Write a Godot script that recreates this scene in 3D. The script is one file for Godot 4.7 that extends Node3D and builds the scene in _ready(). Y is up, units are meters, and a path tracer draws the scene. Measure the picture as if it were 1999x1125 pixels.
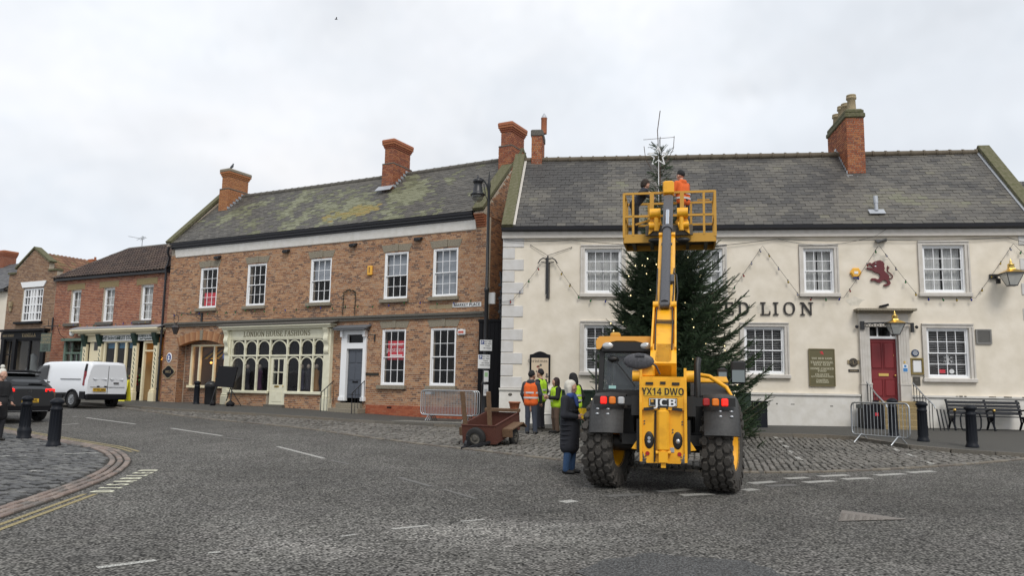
extends Node3D

var mats := {}
var cam_pos := Vector3(0, 1.6, 0)
var rng := RandomNumberGenerator.new()
var noise_a := FastNoiseLite.new()
var unit_box: ArrayMesh
var chip_box: ArrayMesh

# ---------------------------------------------------------------- helpers
class MB:
	var st := SurfaceTool.new()
	var smooth := -1
	var n := 0
	func _init(): 
		st.begin(Mesh.PRIMITIVE_TRIANGLES)
	func tri(a: Vector3, b: Vector3, c: Vector3, ua := Vector2.ZERO, ub := Vector2.ZERO, uc := Vector2.ZERO):
		st.set_smooth_group(smooth)
		st.set_uv(ua); st.add_vertex(a); st.set_uv(ub); st.add_vertex(b); st.set_uv(uc); st.add_vertex(c)
		n += 1
	func quad(a: Vector3, b: Vector3, c: Vector3, d: Vector3):
		tri(a, b, c); tri(a, c, d)
	func box(c: Vector3, s: Vector3, bs := Basis.IDENTITY):
		smooth = -1
		var h := s * 0.5
		var p := []
		for i in 8:
			p.append(c + bs * Vector3(h.x if i & 1 else -h.x, h.y if i & 2 else -h.y, h.z if i & 4 else -h.z))
		for f in [[4, 6, 7, 5], [1, 3, 2, 0], [5, 7, 3, 1], [0, 2, 6, 4], [6, 2, 3, 7], [0, 4, 5, 1]]:
			quad(p[f[0]], p[f[1]], p[f[2]], p[f[3]])
	func bar(a: Vector3, b: Vector3, w: float, h: float):   # square bar from a to b
		var d := b - a
		var zz := d.normalized()
		var up := Vector3.UP if absf(zz.y) < 0.95 else Vector3.BACK
		var xx := up.cross(zz).normalized()
		box((a + b) * 0.5, Vector3(w, h, d.length()), Basis(xx, zz.cross(xx), zz))
	func cbox(c: Vector3, s: Vector3, r: float, bs := Basis.IDENTITY):   # box with chamfered vertical and top edges
		smooth = -1
		var h := s * 0.5
		var ring := func(x: float, y: float, z: float, q: float) -> Array:
			return [Vector3(-x + q, y, z), Vector3(x - q, y, z), Vector3(x, y, z - q), Vector3(x, y, -z + q), Vector3(x - q, y, -z), Vector3(-x + q, y, -z), Vector3(-x, y, -z + q), Vector3(-x, y, z - q)]
		var rings := [ring.call(h.x - r, -h.y, h.z - r, r), ring.call(h.x, -h.y + r, h.z, r), ring.call(h.x, h.y - r, h.z, r), ring.call(h.x - r, h.y, h.z - r, r)]
		for k in rings:
			for i in 8:
				k[i] = c + bs * k[i]
		loft(rings, true, true, true, -1)
	func loft(rings: Array, closed := true, cap0 := false, cap1 := false, sg := 0):
		var m: int = rings[0].size()
		smooth = sg
		for k in rings.size() - 1:
			for i in (m if closed else m - 1):
				var j := (i + 1) % m
				quad(rings[k][i], rings[k + 1][i], rings[k + 1][j], rings[k][j])
		smooth = -1
		if cap0: fan(rings[0], false)
		if cap1: fan(rings[-1], true)
	func fan(r: Array, flip: bool):
		var c := Vector3.ZERO
		for v in r: c += v
		c /= r.size()
		for i in r.size():
			var j := (i + 1) % r.size()
			if flip: tri(c, r[j], r[i])
			else: tri(c, r[i], r[j])
	func tube(pts: Array, r, sides := 8, caps := true):
		var rings := []
		var prev := Vector3.ZERO
		for k in pts.size():
			var d: Vector3 = (pts[mini(k + 1, pts.size() - 1)] - pts[maxi(k - 1, 0)]).normalized()
			var xx: Vector3 = prev - d * prev.dot(d)
			if xx.length() < 0.01:
				xx = d.cross(Vector3.UP if absf(d.y) < 0.9 else Vector3.RIGHT)
			xx = xx.normalized()
			prev = xx
			var yy := d.cross(xx)
			var rr: float = r[k] if r is Array else r
			var ring := []
			for i in sides:
				var t := TAU * i / sides
				ring.append(pts[k] + (xx * cos(t) - yy * sin(t)) * rr)
			rings.append(ring)
		loft(rings, true, caps, caps)
	func lathe(prof: Array, at: Vector3, sides := 16, bs := Basis.IDENTITY, sg := 0, cap := true):  # prof: Vector2(radius, height) from bottom to top
		var rings := []
		for p in prof:
			var ring := []
			for i in sides:
				var t := -TAU * i / sides
				ring.append(at + bs * Vector3(cos(t) * p.x, p.y, sin(t) * p.x))
			rings.append(ring)
		loft(rings, true, cap, cap, sg)
	func prism(poly: PackedVector2Array, z0: float, z1: float, bs := Basis.IDENTITY, at := Vector3.ZERO):
		var p := poly
		if Geometry2D.is_polygon_clockwise(p):
			p = p.duplicate(); p.reverse()
		smooth = -1
		var ix := Geometry2D.triangulate_polygon(p)
		for k in range(0, ix.size(), 3):
			var a := p[ix[k]]; var b := p[ix[k + 1]]; var c := p[ix[k + 2]]
			if (b - a).cross(c - a) < 0.0:
				var t := b; b = c; c = t
			tri(at + bs * Vector3(a.x, a.y, z1), at + bs * Vector3(c.x, c.y, z1), at + bs * Vector3(b.x, b.y, z1))
			tri(at + bs * Vector3(a.x, a.y, z0), at + bs * Vector3(b.x, b.y, z0), at + bs * Vector3(c.x, c.y, z0))
		for i in p.size():
			var a := p[i]; var b := p[(i + 1) % p.size()]
			quad(at + bs * Vector3(a.x, a.y, z0), at + bs * Vector3(a.x, a.y, z1), at + bs * Vector3(b.x, b.y, z1), at + bs * Vector3(b.x, b.y, z0))
	func ball(c: Vector3, s: Vector3, sides := 12, rows := 8, bs := Basis.IDENTITY):
		var rings := []
		for k in rows + 1:
			var ph := -PI / 2 + PI * k / rows
			var ring := []
			for i in sides:
				var t := -TAU * i / sides
				ring.append(c + bs * Vector3(s.x * cos(ph) * cos(t), s.y * sin(ph), s.z * cos(ph) * sin(t)))
			rings.append(ring)
		loft(rings)
	func done() -> ArrayMesh:
		st.generate_normals()
		return st.commit()

func lin(r: float, g: float, b: float) -> Color:
	return Color(r, g, b).linear_to_srgb()

func mat(nm: String, c: Color, rough := 0.8, metal := 0.0) -> StandardMaterial3D:
	if mats.has(nm): return mats[nm]
	var m := StandardMaterial3D.new()
	m.resource_name = nm
	m.albedo_color = c; m.roughness = rough; m.metallic = metal
	mats[nm] = m
	return m

func ntex(seed_: int, freq: float, octaves: int, c0: Color, c1: Color, size := 256, lo := 0.15, hi := 0.85) -> NoiseTexture2D:
	var f := FastNoiseLite.new()
	f.seed = seed_; f.frequency = freq; f.fractal_octaves = octaves; f.noise_type = FastNoiseLite.TYPE_SIMPLEX_SMOOTH
	var t := NoiseTexture2D.new()
	t.width = size; t.height = size; t.seamless = true; t.noise = f
	var g := Gradient.new()
	g.offsets = PackedFloat32Array([lo, hi]); g.colors = PackedColorArray([c0, c1])
	t.color_ramp = g
	return t

func grain(m: StandardMaterial3D, t: Texture2D, scale: float, world := true) -> StandardMaterial3D:
	m.albedo_texture = t
	m.uv1_triplanar = true; m.uv1_world_triplanar = world; m.uv1_scale = Vector3.ONE * scale
	return m

func rough_relief(m: StandardMaterial3D, t: Texture2D, cm: float) -> StandardMaterial3D:
	m.heightmap_enabled = true; m.heightmap_texture = t; m.heightmap_scale = cm
	return m

func obj(nm: String, mb: MB, m: Material, parent: Node = self) -> MeshInstance3D:
	return inst(nm, mb.done(), m, parent)

func inst(nm: String, mesh: Mesh, m: Material, parent: Node = self, t := Transform3D.IDENTITY) -> MeshInstance3D:
	var o := MeshInstance3D.new()
	o.name = numbered(nm, parent); o.mesh = mesh; o.material_override = m; o.transform = t
	parent.add_child(o, true)
	return o

var used := {}
func numbered(nm: String, parent: Node) -> String:
	var key := str(parent.get_instance_id()) + nm
	var k: int = used.get(key, 0)
	used[key] = k + 1
	return nm if k == 0 else "%s_%03d" % [nm, k]

func thing(nm: String, label: String, category: String, at := Vector3.ZERO, turn := 0.0, group := "") -> Node3D:
	var o := Node3D.new()
	o.name = numbered(nm, self)
	add_child(o, true)
	o.position = at; o.rotation.y = turn
	return tag(o, label, category, group)

func tag(o: Node3D, label: String, category: String, group := "") -> Node3D:
	o.set_meta("label", label); o.set_meta("category", category)
	if group: o.set_meta("group", group)
	return o

func structure(o: Node3D) -> Node3D:
	o.set_meta("kind", "structure")
	return o

func copy_of(src: Node3D, nm: String, at: Vector3, turn: float, label: String) -> Node3D:
	var r: Node3D = src.duplicate()
	r.name = numbered(nm, self); add_child(r, true)
	r.position = at; r.rotation.y = turn; r.set_meta("label", label)
	return r

func group_node(nm: String, parent: Node) -> Node3D:
	var o := Node3D.new()
	o.name = numbered(nm, parent)
	parent.add_child(o, true)
	return o

# many alike pieces: the nearest ones each a mesh of its own, the rest one multimesh
func pieces(parent: Node3D, nm: String, mesh: Mesh, xf: Array, ci: Array, pal: Array, base: StandardMaterial3D, singles := 300, rest_name := ""):
	var g := parent.global_transform
	var order := range(xf.size())
	var d := []
	for i in xf.size(): d.append(cam_pos.distance_squared_to(g * xf[i].origin))
	order.sort_custom(func(a, b): return d[a] < d[b])
	var ms := []
	for c in pal:
		var m: StandardMaterial3D = base.duplicate()
		m.albedo_color = c.linear_to_srgb()
		ms.append(m)
	var ns := mini(singles, order.size())
	for k in ns:
		inst(nm, mesh, ms[ci[order[k]]], parent, xf[order[k]])
	if order.size() <= ns: return
	var mm := MultiMesh.new()
	mm.transform_format = MultiMesh.TRANSFORM_3D
	mm.use_colors = true
	mm.mesh = mesh
	mm.instance_count = order.size() - ns
	for k in order.size() - ns:
		var i: int = order[k + ns]
		mm.set_instance_transform(k, xf[i])
		mm.set_instance_color(k, pal[ci[i]])
	var o := MultiMeshInstance3D.new()
	o.name = numbered(rest_name if rest_name else nm + "_field", parent)
	var bm: StandardMaterial3D = base.duplicate()
	bm.albedo_color = Color.WHITE
	bm.vertex_color_use_as_albedo = true
	o.multimesh = mm; o.material_override = bm
	o.set_meta("kind", "stuff")
	parent.add_child(o, true)

func multi(parent: Node3D, nm: String, mesh: Mesh, xf: Array, cols: Array, m: StandardMaterial3D) -> MultiMeshInstance3D:
	var mm := MultiMesh.new()
	mm.transform_format = MultiMesh.TRANSFORM_3D
	mm.use_colors = cols.size() > 0
	mm.mesh = mesh
	mm.instance_count = xf.size()
	for k in xf.size():
		mm.set_instance_transform(k, xf[k])
		if cols.size(): mm.set_instance_color(k, cols[k])
	var o := MultiMeshInstance3D.new()
	o.name = numbered(nm, parent); o.multimesh = mm; o.material_override = m
	parent.add_child(o, true)
	return o

func text(nm: String, s: String, h: float, depth: float, m: Material, parent: Node3D, t: Transform3D, font := "Droid Serif", bold := false, wide := 1.0) -> MeshInstance3D:
	var f := SystemFont.new()
	f.font_names = PackedStringArray([font])
	if bold: f.font_weight = 700
	var tm := TextMesh.new()
	tm.text = s; tm.font = f; tm.font_size = 64; tm.pixel_size = h / 46.0; tm.depth = depth; tm.curve_step = 2.0
	var o := inst(nm, tm, m, parent, t * Transform3D(Basis.from_scale(Vector3(wide, 1, 1)), Vector3.ZERO))
	return o

func xf_at(p: Vector3, deg := Vector3.ZERO) -> Transform3D:
	return Transform3D(Basis.from_euler(deg * PI / 180.0), p)

# ground height: a smooth sheet through spot heights
const GP := [Vector2(0,0),Vector2(0,-9),Vector2(-5,-7),Vector2(5,-7),Vector2(2.3,-12.2),Vector2(1.1,-14.4),Vector2(-10.2,-18),Vector2(-12.2,-20.2),Vector2(8.3,-25.7),Vector2(13.7,-25),Vector2(-0.3,-26.7),Vector2(-1.2,-30.2),Vector2(-5.8,-32.7),Vector2(-9.7,-34.8),Vector2(-17,-38.7),Vector2(-16.4,-32),Vector2(-15.1,-24.8),Vector2(11.7,-20.3),Vector2(-22,-42),Vector2(-32,-48),Vector2(-60,-62),Vector2(40,-30),Vector2(40,-8),Vector2(-40,-8),Vector2(0,30),Vector2(-40,-30),Vector2(-30,25),Vector2(30,25),Vector2(20,-60),Vector2(60,-60),Vector2(-25,-70)]
const GW := [0.000716542,-0.000728979,-0.00029473,-0.00022522,-9.03102e-05,0.000828254,0.000498781,-0.000492905,0.00114376,0.00162811,0.00180845,-0.00304663,-4.49893e-05,0.00109314,-0.000770629,0.0012493,-0.000794326,-0.00237482,-3.57328e-05,0.000239508,6.10338e-05,0.00025117,-0.000160864,-5.09785e-05,3.44033e-05,-0.000106457,-9.44253e-06,2.17085e-06,-0.000253451,1.53455e-06,-7.56844e-05]
func G(x: float, z: float) -> float:
	var s := -0.300753 - 0.00337298 * x - 0.0124204 * z
	for i in 31:
		var p: Vector2 = GP[i]
		var d := (x - p.x) * (x - p.x) + (z - p.y) * (z - p.y)
		s += float(GW[i]) * 0.5 * d * log(d + 1e-9)
	return s
func on(x: float, z: float, dy := 0.0) -> Vector3:
	return Vector3(x, G(x, z) + dy, z)

func sheet(mb: MB, poly: PackedVector2Array, off: float, cell := 1.0, skirt := 0.0):
	if Geometry2D.is_polygon_clockwise(poly):
		poly = poly.duplicate(); poly.reverse()
	var lo := poly[0]; var hi := poly[0]
	for p in poly:
		lo = lo.min(p); hi = hi.max(p)
	mb.smooth = -1
	for i in range(floori(lo.x / cell), ceili(hi.x / cell)):
		for j in range(floori(lo.y / cell), ceili(hi.y / cell)):
			var sq := PackedVector2Array([Vector2(i, j) * cell, Vector2(i + 1, j) * cell, Vector2(i + 1, j + 1) * cell, Vector2(i, j + 1) * cell])
			for piece in Geometry2D.intersect_polygons(poly, sq):
				var ix := Geometry2D.triangulate_polygon(piece)
				for k in range(0, ix.size(), 3):
					var a: Vector2 = piece[ix[k]]; var b: Vector2 = piece[ix[k + 1]]; var c: Vector2 = piece[ix[k + 2]]
					if (b - a).cross(c - a) < 0.0:
						var t := b; b = c; c = t
					mb.tri(on(a.x, a.y, off), on(b.x, b.y, off), on(c.x, c.y, off))
	if skirt > 0.0:
		for i in poly.size():
			var a := poly[i]; var b := poly[(i + 1) % poly.size()]
			mb.quad(on(a.x, a.y, off), on(b.x, b.y, off), on(b.x, b.y, off - skirt), on(a.x, a.y, off - skirt))

func resample(pts: Array, step: float) -> Array:
	var cv := Curve2D.new()
	for p in pts: cv.add_point(p)
	cv.bake_interval = 0.05
	var out := []
	var n := maxi(1, roundi(cv.get_baked_length() / step))
	for i in n + 1: out.append(cv.sample_baked(cv.get_baked_length() * i / n))
	return out

func smooth_path(pts: Array) -> Array:
	var out := [pts[0]]
	for i in pts.size() - 1:
		out.append(pts[i] * 0.75 + pts[i + 1] * 0.25); out.append(pts[i] * 0.25 + pts[i + 1] * 0.75)
	out.append(pts[-1])
	return out

# ---------------------------------------------------------------- setting
func make_sky():
	var cam := Camera3D.new()
	cam.name = "camera"
	cam.position = cam_pos
	var b := Basis(Vector3(1, 0, 0), 0.131331878) * Basis(Vector3(0, 0, 1), 0.0180476371)
	cam.basis = b
	cam.fov = rad_to_deg(2.0 * atan(1125.0 / 2.0 / 1538.3196))
	cam.near = 0.1; cam.far = 400.0
	add_child(cam); cam.make_current()
	var env := Environment.new()
	env.background_mode = Environment.BG_SKY
	env.tonemap_mode = Environment.TONE_MAPPER_LINEAR
	env.tonemap_exposure = 1.2
	env.sdfgi_enabled = true; env.ssao_enabled = true; env.ssil_enabled = true
	var f := FastNoiseLite.new()
	f.seed = 11; f.frequency = 1.3; f.fractal_octaves = 5
	f.domain_warp_enabled = true; f.domain_warp_amplitude = 0.4; f.domain_warp_frequency = 0.9
	var im := Image.create(768, 384, false, Image.FORMAT_RGBF)
	for y in 384:
		var ph := PI / 2 - PI * (y + 0.5) / 384.0
		for x in 768:
			var th := TAU * (x + 0.5) / 768.0
			var d := Vector3(cos(ph) * sin(th), sin(ph), cos(ph) * cos(th))
			var q := Vector3(d.x, d.y * 2.2, d.z) * 1.5
			var v := f.get_noise_3dv(q)
			var w := f.get_noise_3dv(q * 0.5 + Vector3(5, 3, 1))
			var k := 0.76 + 0.15 * v + 0.15 * w
			im.set_pixel(x, y, Color(k * (0.945 + 0.06 * w), k * 0.985, k * (1.045 - 0.06 * w)))
	var sm := PanoramaSkyMaterial.new()
	sm.panorama = ImageTexture.create_from_image(im)
	var sky := Sky.new()
	sky.sky_material = sm
	env.sky = sky
	var we := WorldEnvironment.new()
	we.name = "environment"; we.environment = env
	add_child(we)
	var sun := DirectionalLight3D.new()
	sun.name = "overcast_sun"
	sun.light_energy = 0.5; sun.light_angular_distance = 22.0; sun.light_color = Color(1.0, 0.98, 0.95)
	sun.shadow_enabled = true
	sun.rotation_degrees = Vector3(-48, 14, 0)
	add_child(sun)

func make_materials():
	noise_a.seed = 5; noise_a.frequency = 0.5; noise_a.fractal_octaves = 4
	var b := MB.new()
	b.box(Vector3.ZERO, Vector3.ONE)
	unit_box = b.done()
	# a piece with a slightly rounded top: setts, bricks seen on end
	b = MB.new()
	b.loft([[Vector3(-.5, -.5, .5), Vector3(.5, -.5, .5), Vector3(.5, -.5, -.5), Vector3(-.5, -.5, -.5)], [Vector3(-.5, .25, .5), Vector3(.5, .25, .5), Vector3(.5, .25, -.5), Vector3(-.5, .25, -.5)], [Vector3(-.38, .5, .36), Vector3(.38, .5, .36), Vector3(.38, .5, -.36), Vector3(-.38, .5, -.36)]], true, false, true, -1)
	chip_box = b.done()
	var g1 := ntex(1, 0.09, 4, Color(0.72, 0.72, 0.72), Color(1, 1, 1), 256)
	var g2 := ntex(2, 0.16, 3, Color(0.32, 0.32, 0.32), Color(1, 1, 1), 512)
	# asphalt aggregate: loose chips of many greys, two sizes
	rng.seed = 99
	var gi := Image.create(768, 768, false, Image.FORMAT_RGB8)
	for y in 384:
		for x in 384:
			var v := rng.randf_range(.45, .8)
			var q := rng.randf()
			if q > .84: v = rng.randf_range(.85, 1.0)
			elif q < .2: v = rng.randf_range(.2, .4)
			for e in 4:
				var u := clampf(v + rng.randf_range(-.14, .14), 0, 1)
				gi.set_pixel(x * 2 + (e & 1), y * 2 + (e >> 1), Color(u, u * .99, u * .97))
	var ga := ImageTexture.create_from_image(gi)
	var g3 := ntex(3, 0.02, 5, Color(0.9, 0.9, 0.89), Color(1, 1, 1), 512)
	var wg := ntex(9, 0.012, 5, Color(0.94, 0.935, 0.92), Color(1, 1, 1), 512)
	mats.ga = ga; mats.g1 = g1; mats.g2 = g2; mats.g3 = g3
	grain(mat("asphalt", Color.WHITE, 0.9), ga, 0.13).vertex_color_use_as_albedo = true
	mats.asphalt.metallic_specular = 0.3
	grain(mat("pavement", lin(0.16, 0.155, 0.14), 0.85), g2, 0.7)
	grain(mat("flagstone", lin(0.26, 0.25, 0.22), 0.8), g1, 0.8)
	grain(mat("sett_bed", lin(0.085, 0.078, 0.064), 0.9), g2, 1.0)
	grain(mat("sett", Color.WHITE, 0.62), g1, 3.0)
	grain(mat("kerb", lin(0.22, 0.20, 0.17), 0.8), g1, 1.2)
	grain(mat("white_line", lin(0.72, 0.71, 0.66), 0.7), ntex(21, 0.12, 4, Color(0.42, 0.42, 0.42), Color(1, 1, 1), 256), 1.4)
	grain(mat("yellow_line", lin(0.52, 0.42, 0.19), 0.7), ntex(22, 0.12, 4, Color(0.5, 0.5, 0.5), Color(1, 1, 1), 256), 1.4)
	grain(mat("mortar", lin(0.62, 0.53, 0.42), 0.9), g1, 1.0)
	grain(mat("brick", Color.WHITE, 0.85), g1, 2.2)
	grain(mat("slate", Color.WHITE, 0.6), g1, 1.6)
	grain(mat("stone", lin(0.33, 0.29, 0.22), 0.85), g1, 0.8)
	grain(mat("stone_dark", lin(0.15, 0.14, 0.12), 0.85), g1, 0.8)
	grain(mat("stone_moss", lin(0.15, 0.142, 0.10), 0.9), ntex(31, 0.03, 4, Color(0.75, 0.78, 0.6), Color(1, 0.98, 0.95), 256), 0.9)
	grain(mat("cream_wall", lin(0.78, 0.715, 0.61), 0.8), wg, 0.22)
	rough_relief(mats.cream_wall, ntex(33, 0.012, 5, Color.BLACK, Color.WHITE, 512), 0.5)
	grain(mat("plinth_paint", lin(0.72, 0.70, 0.66), 0.75), wg, 0.35)
	rough_relief(mats.plinth_paint, ntex(33, 0.012, 5, Color.BLACK, Color.WHITE, 512), 0.5)
	grain(mat("quoin", lin(0.62, 0.61, 0.60), 0.75), wg, 0.4)
	grain(mat("trim_grey", lin(0.60, 0.57, 0.53), 0.7), wg, 0.5)
	grain(mat("frieze_white", lin(0.82, 0.80, 0.76), 0.7), wg, 0.5)
	mat("white_paint", lin(0.82, 0.83, 0.84), 0.35)
	grain(mat("cream_paint", lin(0.76, 0.74, 0.58), 0.45), wg, 0.6)
	mat("cream_fruit", lin(0.76, 0.68, 0.47), 0.45)
	mat("dark_green", lin(0.02, 0.045, 0.035), 0.5)
	mat("sage", lin(0.13, 0.19, 0.15), 0.5)
	mat("black_paint", lin(0.012, 0.012, 0.014), 0.35)
	mat("black_gutter", lin(0.012, 0.012, 0.016), 0.4)
	mats.black_paint.metallic_specular = 0.25
	mats.black_paint.roughness = 0.5
	mat("grey_door", lin(0.075, 0.085, 0.105), 0.4)
	mat("red_door", lin(0.21, 0.018, 0.022), 0.45)
	mat("brass", lin(0.75, 0.52, 0.16), 0.28, 1.0)
	mat("lead", lin(0.42, 0.44, 0.47), 0.5, 0.4)
	mat("galv", lin(0.48, 0.50, 0.52), 0.42, 0.85)
	mat("iron", lin(0.016, 0.017, 0.02), 0.4)
	mat("rubber", lin(0.018, 0.018, 0.018), 0.8)
	mat("interior", lin(0.10, 0.09, 0.08), 0.9)
	mat("curtain", lin(0.62, 0.63, 0.62), 0.9)
	mats.curtain.backlight_enabled = true; mats.curtain.backlight = Color(0.4, 0.4, 0.4)
	mat("blind", lin(0.35, 0.38, 0.42), 0.8)
	mat("red_poster", lin(0.62, 0.03, 0.05), 0.5)
	mat("white_sign", lin(0.75, 0.76, 0.76), 0.5)
	mat("text_dark", lin(0.02, 0.017, 0.015), 0.5)
	mat("blue_sign", lin(0.02, 0.05, 0.22), 0.45)
	mat("yellow_box", lin(0.80, 0.42, 0.05), 0.5)
	grain(mat("terracotta", lin(0.48, 0.17, 0.08), 0.8), g1, 0.8)
	grain(mat("pot_buff", lin(0.45, 0.36, 0.22), 0.8), g1, 1.0)
	grain(mat("orange_render", lin(0.46, 0.13, 0.06), 0.85), wg, 0.8)
	grain(mat("wood_old", lin(0.21, 0.125, 0.07), 0.85), g1, 0.9)
	grain(mat("wood_red", lin(0.135, 0.042, 0.028), 0.7), g1, 0.6)
	mat("olive_sign", lin(0.115, 0.10, 0.045), 0.5)
	mat("warm_wall", lin(0.65, 0.45, 0.22), 0.8)
	var gl := mat("glass", Color(0.03, 0.035, 0.04, 0.12), 0.04)
	gl.transparency = BaseMaterial3D.TRANSPARENCY_ALPHA
	gl.metallic_specular = 0.36
	var gd := mat("dark_glass", Color(0.015, 0.017, 0.02, 0.86), 0.05)
	gd.transparency = BaseMaterial3D.TRANSPARENCY_ALPHA
	gd.metallic_specular = 0.45
	var fr := mat("frosted", Color(0.75, 0.76, 0.75, 0.6), 0.2)
	fr.transparency = BaseMaterial3D.TRANSPARENCY_ALPHA

const ISLAND_OUT := [Vector2(-5.5,-6.5),Vector2(-5.84,-9.35),Vector2(-6.06,-11.27),Vector2(-6.38,-13.19),Vector2(-6.97,-14.94),Vector2(-7.43,-15.82),Vector2(-8.06,-16.82),Vector2(-8.83,-17.75),Vector2(-9.74,-18.54),Vector2(-11.03,-19.71),Vector2(-13.11,-21.6),Vector2(-14.9,-23.1),Vector2(-19,-26.4)]
const KERB := [Vector2(-34,-44.6),Vector2(-22,-37.4),Vector2(-17.4,-34.2),Vector2(-14.4,-31.7),Vector2(-11.5,-30.75),Vector2(-8.97,-30.0),Vector2(-6.98,-29.0),Vector2(-3.95,-27.3),Vector2(-1.6,-25.3),Vector2(0.3,-24.15),Vector2(1.9,-23.6),Vector2(6.79,-22.75),Vector2(9.0,-22.5),Vector2(9.6,-22.2),Vector2(9.88,-21.28),Vector2(10.07,-20.4),Vector2(10.5,-19.75),Vector2(12.05,-18.78),Vector2(15,-17.2),Vector2(24,-13)]
const SETT_EDGE := [Vector2(-16.6,-33.0),Vector2(-14.32,-31.22),Vector2(-10.93,-28.2),Vector2(-8.38,-26.47),Vector2(-6.18,-24.5),Vector2(-3.18,-20.44),Vector2(0.07,-17.25),Vector2(1.5,-15.9),Vector2(2.6,-15.1),Vector2(4.42,-14.89),Vector2(6.49,-15.5),Vector2(8.78,-16.67),Vector2(11.99,-18.6)]

func lay_setts(root: Node3D, poly: PackedVector2Array, dir: float, sx: float, sz: float, pal: Array, seed_: int, gap := 0.018, skip: PackedVector2Array = PackedVector2Array(), singles := 300):
	rng.seed = seed_
	var c := cos(dir); var s := sin(dir)
	var lo := Vector2(1e9, 1e9); var hi := -lo
	for p in poly:
		var r := Vector2(p.x * c + p.y * s, -p.x * s + p.y * c)
		lo = lo.min(r); hi = hi.max(r)
	var xf := []; var ci := []
	var v := lo.y
	var row := 0
	while v < hi.y:
		var u := lo.x + rng.randf() * sx
		while u < hi.x:
			var l := sx * rng.randf_range(0.72, 1.25)
			var cu := u + l * 0.5; var cv := v + sz * 0.5 + 0.03 * sin(cu * 0.9 + row * 0.05) + rng.randf_range(-.012, .012)
			var w := Vector2(cu * c - cv * s, cu * s + cv * c)
			if Geometry2D.is_point_in_polygon(w, poly) and w.x > -24 and w.y < -5.5 and (skip.is_empty() or not Geometry2D.is_point_in_polygon(w, skip)):
				var h := rng.randf_range(0.012, 0.042)
				var bs := Basis(Vector3.UP, -dir + rng.randf_range(-0.05, 0.05)) * Basis.from_euler(Vector3(rng.randf_range(-.07, .07), 0, rng.randf_range(-.07, .07)))
				xf.append(Transform3D(bs * Basis.from_scale(Vector3(l - gap, 0.05, sz * rng.randf_range(0.92, 1.0) - gap)), on(w.x, w.y, h - 0.025 + 0.008)))
				var t := noise_a.get_noise_2d(w.x * 0.7, w.y * 0.7) * 3.0 + rng.randf_range(0, pal.size() - 0.01)
				ci.append(clampi(int(t), 0, pal.size() - 1))
			u += l
		v += sz
		row += 1
	pieces(root, "sett", chip_box, xf, ci, pal, mats.sett, singles, "sett_field")

func strip_stones(root: Node3D, nm: String, path: Array, len_: float, wide: float, high: float, off: float, pal: Array, seed_: int, base: StandardMaterial3D, side := 0.0, singles := 300):
	rng.seed = seed_
	var pts := resample(path, len_)
	var xf := []; var ci := []
	for i in pts.size() - 1:
		var a: Vector2 = pts[i]; var b: Vector2 = pts[i + 1]
		var d := (b - a).normalized()
		var m := (a + b) * 0.5 + Vector2(-d.y, d.x) * side
		var ya := G(a.x, a.y); var yb := G(b.x, b.y)
		var ax := Vector3(b.x - a.x, yb - ya, b.y - a.y)
		var zz := ax.cross(Vector3.UP).normalized()
		var l := ax.length()
		ax = ax.normalized()
		var bs := Basis(ax, zz.cross(ax), zz)
		xf.append(Transform3D(bs * Basis.from_scale(Vector3(l - 0.012, high, wide * rng.randf_range(0.94, 1.0))), Vector3(m.x, (ya + yb) * 0.5 + off - high * 0.5 + rng.randf_range(-.004, .004), m.y)))
		ci.append(rng.randi_range(0, pal.size() - 1))
	pieces(root, nm, chip_box if high < 0.1 else unit_box, xf, ci, pal, base, singles)

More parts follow.
